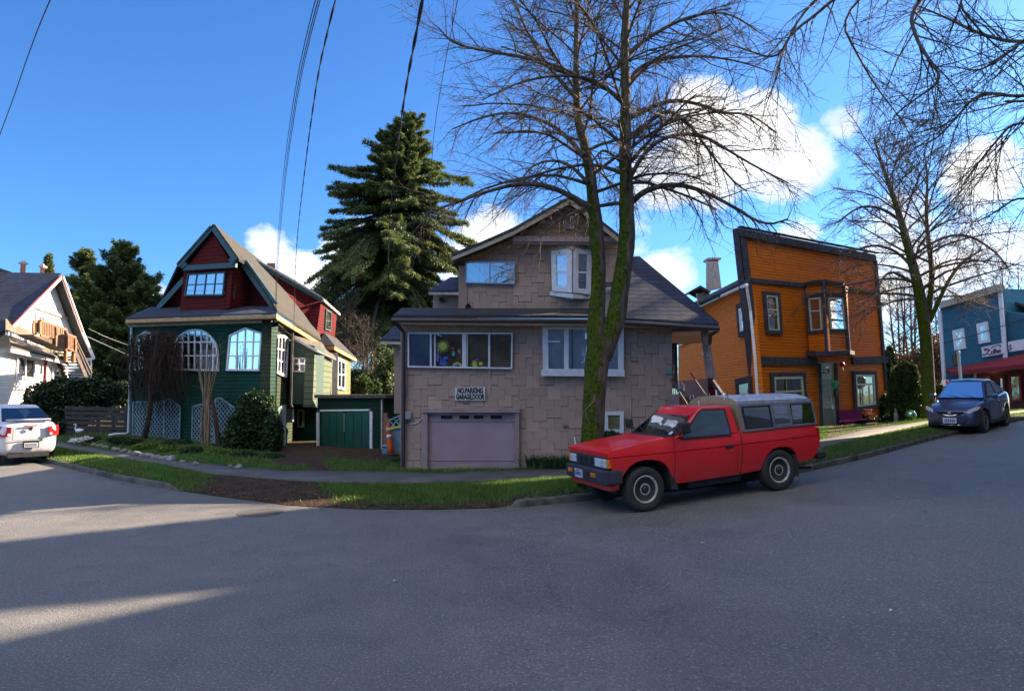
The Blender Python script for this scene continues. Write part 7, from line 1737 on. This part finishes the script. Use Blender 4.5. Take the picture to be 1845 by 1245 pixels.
# traffic tube, bins, fence bits
p = G(706, 822, .1); p = at(705, 820, 17.6); q = at(699, 764, 17.6)
t = thing('traffic_tube', 'leaning orange traffic tube with two white bands beside the brown house', 'traffic cone', p)
mb = MB(); mb.lathe(p + V((0, 0, -.02)), [(.19, 0), (.19, .05), (.09, .08)], 12); mb.build('base', M['rubber'], t)
ax = (q - p); mb = MB(); mb.tube([p + ax * f for f in (0, .25, .5, .75, .9, .95, 1.0)], [.085, .078, .07, .062, .056, .04, .03], 14); mb.build('tube', M['coneorange'], t, smooth=True)
for a, b in ((.56, .66), (.78, .88)):
    mb = MB(); mb.tube([p + ax * a, p + ax * b], [.0745 - .02 * (a - .5), .071 - .02 * (a - .5)], 14); mb.build('band', M['white'], t, smooth=True)
mb = MB(); mb.tube([q + ax * .0, q + ax * .03 + V((.03, 0, .05)), q + ax * .0 + V((.0, 0, .10)), q + V((-.03, 0, .05)), q], .014, 6); mb.build('handle', M['coneorange'], t)
mb = MB(); mb.bar(at(696, 774, 17.45), at(724, 767, 17.0), .05, .02, V((0, -1, 0))); tag(mb.build('barrier_strap', M['yellow']), 'yellow strap strung from the orange tube to the downpipe', 'strap')
def bin_(name, label, px, Yb, Y, w, h, mat):
    b = at(px, Yb, Y); t = thing(name, label, 'recycling bin', b, 'bins beside the brown house'); hx = w / 2
    mb = MB(); mb.hexa([b + V(c) for c in ((-hx * .85, -hx * .85, 0), (hx * .85, -hx * .85, 0), (hx * .85, hx * .85, 0), (-hx * .85, hx * .85, 0), (-hx, -hx, h), (hx, -hx, h), (hx, hx, h), (-hx, hx, h))]); mb.build('body', M[mat], t, bevel=.02)
    mb = MB(); mb.box(b + V((0, -.02, h + .025)), w * 1.08, w * 1.1, .05); mb.build('lid', M[mat], t, bevel=.015)
bin_('recycling_bin', 'tall pale blue bin between the orange tube and the house corner', 716, 814, 17.9, .34, .62, 'binblue'); bin_('recycling_box', 'small pale box on the grass left of the orange tube', 694, 818, 18.2, .17, .2, 'binblue')
FL = Face(pl(692, 19.6), pl(724, 19.4)); t = thing('side_gate', 'brown timber gate posts with a diagonal lattice panel beside the brown house', 'gate', FL.at(706, 815))
lattice(FL, [(702, 757), (722, 748), (722, 776), (702, 782)], t, mat='latt', off=0, step=.2, w=.04)
mb = MB(); FL.strip(mb, (697, 744), (697, 818), .12, -.1, 0); FL.strip(mb, (701, 752), (701, 818), .06, -.05, .03); FL.solid(mb, [(702, 783), (723, 780), (723, 818), (702, 818)], -.12, -.06); mb.build('post', M['timber'], t)
# board fence behind the hedge and picket fences
FB_ = Face(pl(118, 25.4), pl(232, 24.4)); t = thing('board_fence', 'dark weathered horizontal board fence beneath the laurel hedge', 'fence', FB_.at(180, 780)); mb = MB()
for i in range(7): FB_.strip(mb, (118, 735 + i * 8.6), (231, 738 + i * 8.6), .14, 0, .03)
mb.build('board', M['darkwood'], t); mb = MB()
for px in (122, 150, 178, 206, 229): FB_.strip(mb, (px, 731), (px, 800), .10, -.08, -.01)
mb.build('post', M['oldwood'], t)
FC_ = Face(pl(-60, 26), pl(60, 28.5)); t = thing('low_fence', 'brown fence with slatted top in front of the white house', 'fence', FC_.at(30, 740)); mb = MB()
for i in range(4): FC_.strip(mb, (-60, 694 + i * 5), (60, 699 + i * 5), .06, .0, .03)
FC_.solid(mb, [(-60, 716), (60, 720), (60, 780), (-60, 780)], -.04, 0); mb.build('board', M['timber'], t); mb = MB()
for px in (-20, 24, 50): FC_.strip(mb, (px, 690), (px, 770), .13, -.06, -.005)
mb.build('post', M['timber'], t)
FP = Face(pl(1640, 33), pl(1704, 33)); t = thing('picket_fence', 'weathered picket fence behind the sign pole and street tree', 'fence', FP.at(1668, 745)); mb = MB()
for i in range(18):
    px = 1642 + i * 3.4; P = FP.poly([(px - 1, 748), (px + 1, 748), (px + 1, 718), (px, 715.5), (px - 1, 718)], 0); mb.prism(P, FP.n * -.03)
mb.build('picket', M['frieze'], t); mb = MB(); FP.strip(mb, (1640, 723), (1704, 723), .08, -.08, -.04); FP.strip(mb, (1640, 740), (1704, 740), .08, -.08, -.04); mb.build('rail', M['frieze'], t)
# bench
BN = Face(pl(1508, 26.0), pl(1560, 26.9)); bo = BN.at(1535, 776); t = thing('garden_bench', 'dark purple wooden bench with a solid back under the orange building window', 'bench', bo)
mb = MB(); mb.prism([BN.at(1511, 739, 0), BN.at(1551, 738, 0), BN.at(1554, 755, .12), BN.at(1513, 757, .12)], BN.n * -.04); mb.build('backrest', M['purple'], t)
mb = MB(); mb.prism([BN.at(1513, 757.5, .12), BN.at(1560, 754, .12), BN.at(1562, 757, .55), BN.at(1512, 761, .55)], (0, 0, -.05)); mb.build('seat', M['purple'], t)
for px in (1516, 1557):
    for o in (.1, .45): mb = MB(); mb.bar(BN.at(px, 759, o), BN.at(px, 774, o), .08, .08, BN.n); mb.build('leg', M['purple'], t)
# lantern hanging below the bay
p = OF.at(1517, 652, .5); t = thing('paper_lantern', 'red paper lantern with a yellow tassel hanging below the bay', 'lantern', p + V((0, 0, -.2)))
mb = MB(); mb.lathe(p + V((0, 0, -.11)), [(.03, .10), (.07, .08), (.10, .03), (.105, 0), (.10, -.03), (.07, -.08), (.03, -.10)], 14); mb.build('shade', M['redpaper'], t, smooth=True)
mb = MB(); mb.lathe(p + V((0, 0, -.27)), [(.02, .06), (.04, .03), (.045, -.06)], 10); mb.build('tassel', M['yellow'], t)
mb = MB(); mb.tube([p, p + V((0, 0, .25))], .006, 4); mb.build('cord', M['wire'], t)
# gazing ball
p = at(1641, 748, 24.6); t = thing('gazing_ball', 'green glass gazing ball on a stand beside the round cypress', 'ornament', p + V((0, 0, -.4)))
mb = MB(); mb.lathe(p, [(.19 * math.sin(math.pi * i / 14) + .002, -.19 * math.cos(math.pi * i / 14)) for i in range(15)], 20); gm_, nt, b = new_mat('green_glass_ball'); b.inputs['Base Color'].default_value = (.25, .5, .3, 1); b.inputs['Roughness'].default_value = .05; b.inputs['Metallic'].default_value = .8; mb.build('ball', gm_, t, smooth=True)
mb = MB(); mb.lathe(p + V((0, 0, -.45)), [(.14, 0), (.05, .1), (.05, .2), (.10, .28)], 12); mb.build('stand', M['stone'], t)
p = at(1614, 752, 25.0); t = thing('garden_statue', 'slim pale garden statue standing in front of the dark ivy', 'statue', p + V((0, 0, -.35)))
mb = MB(); P, Rr = smooth_stem([p + V((0, 0, -.35)), p + V((.02, 0, -.1)), p + V((0, 0, .1)), p + V((.01, 0, .2)), p + V((0, 0, .25)), p + V((0, 0, .34))], [.10, .07, .08, .035, .045, .02]); mb.tube(P, Rr, 10); mb.build('figure', M['stone'], t, smooth=True)
for i, (px, py, Y) in enumerate(((1564, 748, 26.3), (1570, 756, 26))):
    p = at(px, py, Y); t = thing('terracotta_pot', ['terracotta pot just right of the purple bench', 'lower terracotta pot at the edge of the leafy shrub'][i], 'plant pot', p, 'terracotta pots'); mb = MB(); mb.lathe(p, [(.09, 0), (.13, .18), (.15, .18), (.15, .23), (.12, .23), (.11, .15)], 14); mb.build('pot', M['coneorange'] if False else plain('terracotta', (.42, .16, .07), .8), t, smooth=False)
    mb = MB(); mb.lathe(p + V((0, 0, .17)), [(.11, 0), (.10, .02), (.001, .03)], 12); mb.build('soil', M['soil'] if False else M['oldwood'], t)
# sign poles and lamp pole
p = G(1663, 758, .1); p = at(1661, 752, 27); t = thing('stop_sign', 'grey back of an octagonal road sign on a thin pole beside the round cypress', 'road sign', p)
mb = MB(); mb.tube([p, at(1657, 672, 27)], .03, 6); mb.build('pole', M['metal'], t)
c = at(1655, 686, 26.95); mb = MB(); mb.prism([c + V((.13 * math.cos(R(22.5 + 45 * i)), -.30 * math.cos(R(22.5 + 45 * i)), .34 * math.sin(R(22.5 + 45 * i)))) for i in range(8)], (.02, .01, 0)); mb.build('sign_plate', M['metal'], t)
p = at(1706, 752, 30); t = thing('parking_sign', 'white parking sign on a slim pole left of the blue shop', 'road sign', p); mb = MB(); mb.tube([p, at(1701, 684, 30)], .028, 6); mb.build('pole', M['metal'], t)
mb = MB(); mb.box(at(1703, 690, 29.95), .33, .02, .26); pn = mb.build('sign_plate', M['white'], t); mb = MB(); mb.box(at(1706.5, 688.5, 29.93), .12, .012, .14); mb.build('symbol', M['redlens'], pn)
p = at(1734, 722, 33); t = thing('steel_pole', 'thin grey steel pole standing in front of the blue shop wall', 'pole', p); mb = MB(); mb.tube([p, at(1727, 636, 33)], .07, 8); mb.build('shaft', M['metal'], t); mb = MB(); mb.lathe(at(1727, 636, 33), [(.09, -.03), (.09, .06), (.03, .1)], 10); mb.build('cap', M['metal'], t)
# overhead wires
def wire(name, label, pts, r, twist=False, group='overhead service wires', mat='wire', start=None):
    P = ([V(start)] if start else []) + [at(*p) for p in pts]; Rr = [r] * len(P); P, Rr = smooth_stem(P, Rr, 4); mb = MB()
    if twist:
        n = len(P); 
        for k in range(2):
            Q = []
            L = 0
            for i in range(len(P) - 1):
                seg = P[i + 1] - P[i]; m_ = max(2, int(seg.length / .12)); d = seg.normalized(); u = d.cross(V((0, 1, .2))).normalized(); w = d.cross(u)
                for j in range(m_): a = L * 5 + k * math.pi; Q.append(P[i] + seg * (j / m_) + (u * math.cos(a) + w * math.sin(a)) * r * .7); L += seg.length / m_
            mb.tube(Q, r * .8, 5)
    else: mb.tube(P, Rr, 6)
    return tag(mb.build(name, M[mat]), label, 'wire', group)
wire('service_wire', 'thickest twisted cable dropping to the brown house past the fir', [(790, -160, 2.6), (757, 22, 4), (727, 180, 6.4), (708, 330, 9.5), (699, 440, 12.5), (700, 530, 15), (711, 577, 15.7)], .0085, True, start=(.75, -6, 6.3))
wire('service_wire', 'twisted cable dropping to the right side of the green house roof', [(640, -130, 4), (598, 22, 5.2), (569, 150, 7.5), (546, 330, 12), (534, 440, 16), (531, 520, 20), (529, 600, 22)], .007, True, start=(.6, -6, 6.6))
for i, (dx, lab) in enumerate(((0, 'leftmost of the three thin parallel wires over the green house'), (4.5, 'middle one of the three thin parallel wires over the green house'), (8, 'rightmost of the three thin parallel wires over the green house'))):
    wire('phone_wire', lab, [(610 + dx * 1.5, -140, 4), (561 + dx, 22, 5.2), (529 + dx * .8, 170, 7.5), (508 + dx * .6, 330, 12), (497 + dx * .35, 480, 19), (496 + dx * .2, 562, 20.4)], .0042, start=(.5 + .05 * i, -6, 6.9))
wire('thin_wire', 'hair thin wire slanting down through the left edge of the bare crown', [(850, -120, 5), (820, 22, 6.4), (797, 140, 8.5), (781, 240, 11), (776, 330, 13), (774, 500, 16.4)], .005, start=(.8, -6, 7.2))
wire('thin_wire', 'single wire crossing the upper left corner of the sky', [(120, -60, 8), (80, 22, 9), (47, 110, 10.5), (22, 185, 12), (-60, 400, 17), (-260, 560, 34)], .008, start=(.7, -6, 7.5))
wire('thin_wire', 'thin wire sagging from the blue shop wall to the left', [(1700, 618, 36), (1760, 603, 35.8), (1822, 582, 36), (1900, 555, 36)], .025)
wire('thin_wire', 'pair wire running from the white house gable toward the green house', [(160, 592, 33), (190, 607, 30), (232, 622, 26)], .012, mat='metal'); wire('thin_wire', 'lower of the two pale wires between white house and green house', [(152, 604, 33), (190, 621, 30), (232, 640, 26)], .012, mat='metal')
pole = thing('utility_pole', 'wooden utility pole behind the viewer that carries the service wires', 'utility pole', (.7, -6.1, 0))
mb = MB(); mb.tube([(.7, -6.1, -.3), (.7, -6.1, 4), (.7, -6.1, 8.2)], [.16, .14, .11], 12); mb.build('shaft', M['oldwood'], pole, smooth=True)
mb = MB(); mb.box((.7, -6.0, 7.55), 1.8, .1, .12); mb.build('crossarm', M['oldwood'], pole)
# litter on the road: single white scraps
for i, (px, py, s) in enumerate(((733, 913, .07), (745, 912, .05), (710, 1049, .02), (1266, 981, .03), (1620, 899, .03), (1668, 922, .03), (1352, 870, .03), (1605, 1104, .014), (372, 858, .02))):
    p = G(px, py, .0); mb = MB(); g = np.random.default_rng(i); n = 6
    mb.face([p + V((s * math.cos(6.283 * j / n) * g.uniform(.6, 1.2), s * math.sin(6.283 * j / n) * g.uniform(.5, 1), .012 + g.uniform(0, .02))) for j in range(n)])
    lab = ['crumpled white paper scrap in the gutter', 'smaller paper scrap beside the crumpled one in the gutter', 'tiny white speck of litter mid road', 'pale scrap on the asphalt in front of the pickup', 'upper pale scrap on the right side of the road', 'pale scrap farthest right on the asphalt', 'pale scrap on the asphalt behind the pickup front wheel', 'pale scrap near the lower right of the road', 'tiny white scrap on the bare earth verge'][i]
    tag(mb.build('paper_scrap', M['white'], fix=False), lab, 'litter', 'scraps of litter')
# unseen houses; those right of the frame are added to shade the road
for a in UNSEEN_HOUSES: gabled_house(*a)

# ================================================================== SKY AND SUN
w = bpy.data.worlds.new('World'); scene.world = w; w.use_nodes = True; nt = w.node_tree; N = NT(nt); bgn = nt.nodes['Background']
sky = nt.nodes.new('ShaderNodeTexSky'); sky.sky_type = 'NISHITA'; sky.sun_disc = False; sky.sun_elevation = SUN_EL; sky.sun_rotation = SKY_ROT; sky.air_density = 1.0; sky.dust_density = .5; sky.ozone_density = 2.5; sky.altitude = 50
tc = nt.nodes.new('ShaderNodeTexCoord'); dv = tc.outputs['Generated']
def cdir(px, py): return ray(px, py).normalized()
def vdot(v, c):
    o = N.n('ShaderNodeVectorMath', operation='DOT_PRODUCT'); N.l(v, o.inputs[0]); o.inputs[1].default_value = tuple(c); return o.outputs['Value']
acc = None
for c, r, amp in [(cdir(a, b), r, m) for a, b, r, m in CLOUDS] + [(V(c).normalized(), r, m) for c, r, m in REAR_FILL_CLOUDS]:
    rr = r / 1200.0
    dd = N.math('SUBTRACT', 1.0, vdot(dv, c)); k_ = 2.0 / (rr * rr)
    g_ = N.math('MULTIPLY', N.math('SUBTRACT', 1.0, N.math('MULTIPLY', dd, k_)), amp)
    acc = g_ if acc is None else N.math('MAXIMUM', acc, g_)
acc = N.math('MAXIMUM', acc, -1.0)
n1 = N.noise(6.0, 12, .64, vec=dv, mapping=(1, 1, 1.4)); n2 = N.noise(2.0, 3, .5, vec=dv)
dens = N.math('ADD', acc, N.math('MULTIPLY', N.math('SUBTRACT', n1, .5), 3.6))
mask = N.ramp(dens, [(.0, 0.), (.35, .55), (.9, 1.)])
shade = N.ramp(N.noise(6, 8, .65, vec=dv), [(.36, .66), (.56, 1.)])
hsv = N.n('ShaderNodeHueSaturation'); hsv.inputs['Saturation'].default_value = SKY_SAT; hsv.inputs['Value'].default_value = SKY_VAL; N.l(sky.outputs[0], hsv.inputs['Color'])
skyc = N.mix(1.0, hsv.outputs[0], SKY_TINT, 'MULTIPLY')
cc = N.n('ShaderNodeVectorMath', operation='SCALE'); N.l(N.mix(0.0, shade, shade), cc.inputs[0]); N.l(N.math('MULTIPLY', N.ramp(N.math('MULTIPLY', N.sep(dv)[1], -1.0), [(.0, .55), (.35, 1.)]), CLOUD_B * 1.8), cc.inputs['Scale'])  # clouds behind the camera made brighter as added fill
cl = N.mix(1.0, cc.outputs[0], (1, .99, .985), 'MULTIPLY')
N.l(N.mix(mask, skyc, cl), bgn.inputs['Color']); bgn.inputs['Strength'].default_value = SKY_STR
ld = bpy.data.lights.new('sun', 'SUN'); ld.energy = SUN_E; ld.angle = R(.55); ld.color = (1, .78, .54)
so_ = bpy.data.objects.new('sun', ld); COL.objects.link(so_)
sdirv = V((math.sin(SUN_AZ) * math.cos(SUN_EL), math.cos(SUN_AZ) * math.cos(SUN_EL), math.sin(SUN_EL)))
so_.rotation_euler = sdirv.to_track_quat('Z', 'Y').to_euler(); so_.location = sdirv * 60
vs_ = scene.view_settings; vs_.view_transform = 'Standard'; vs_.look = 'None'; vs_.gamma = 1; vs_.exposure = EXPOSURE; vs_.use_curve_mapping = False
scene.render.engine = 'CYCLES'; scene.cycles.use_denoising = True; scene.cycles.max_bounces = 7; scene.cycles.transparent_max_bounces = 12
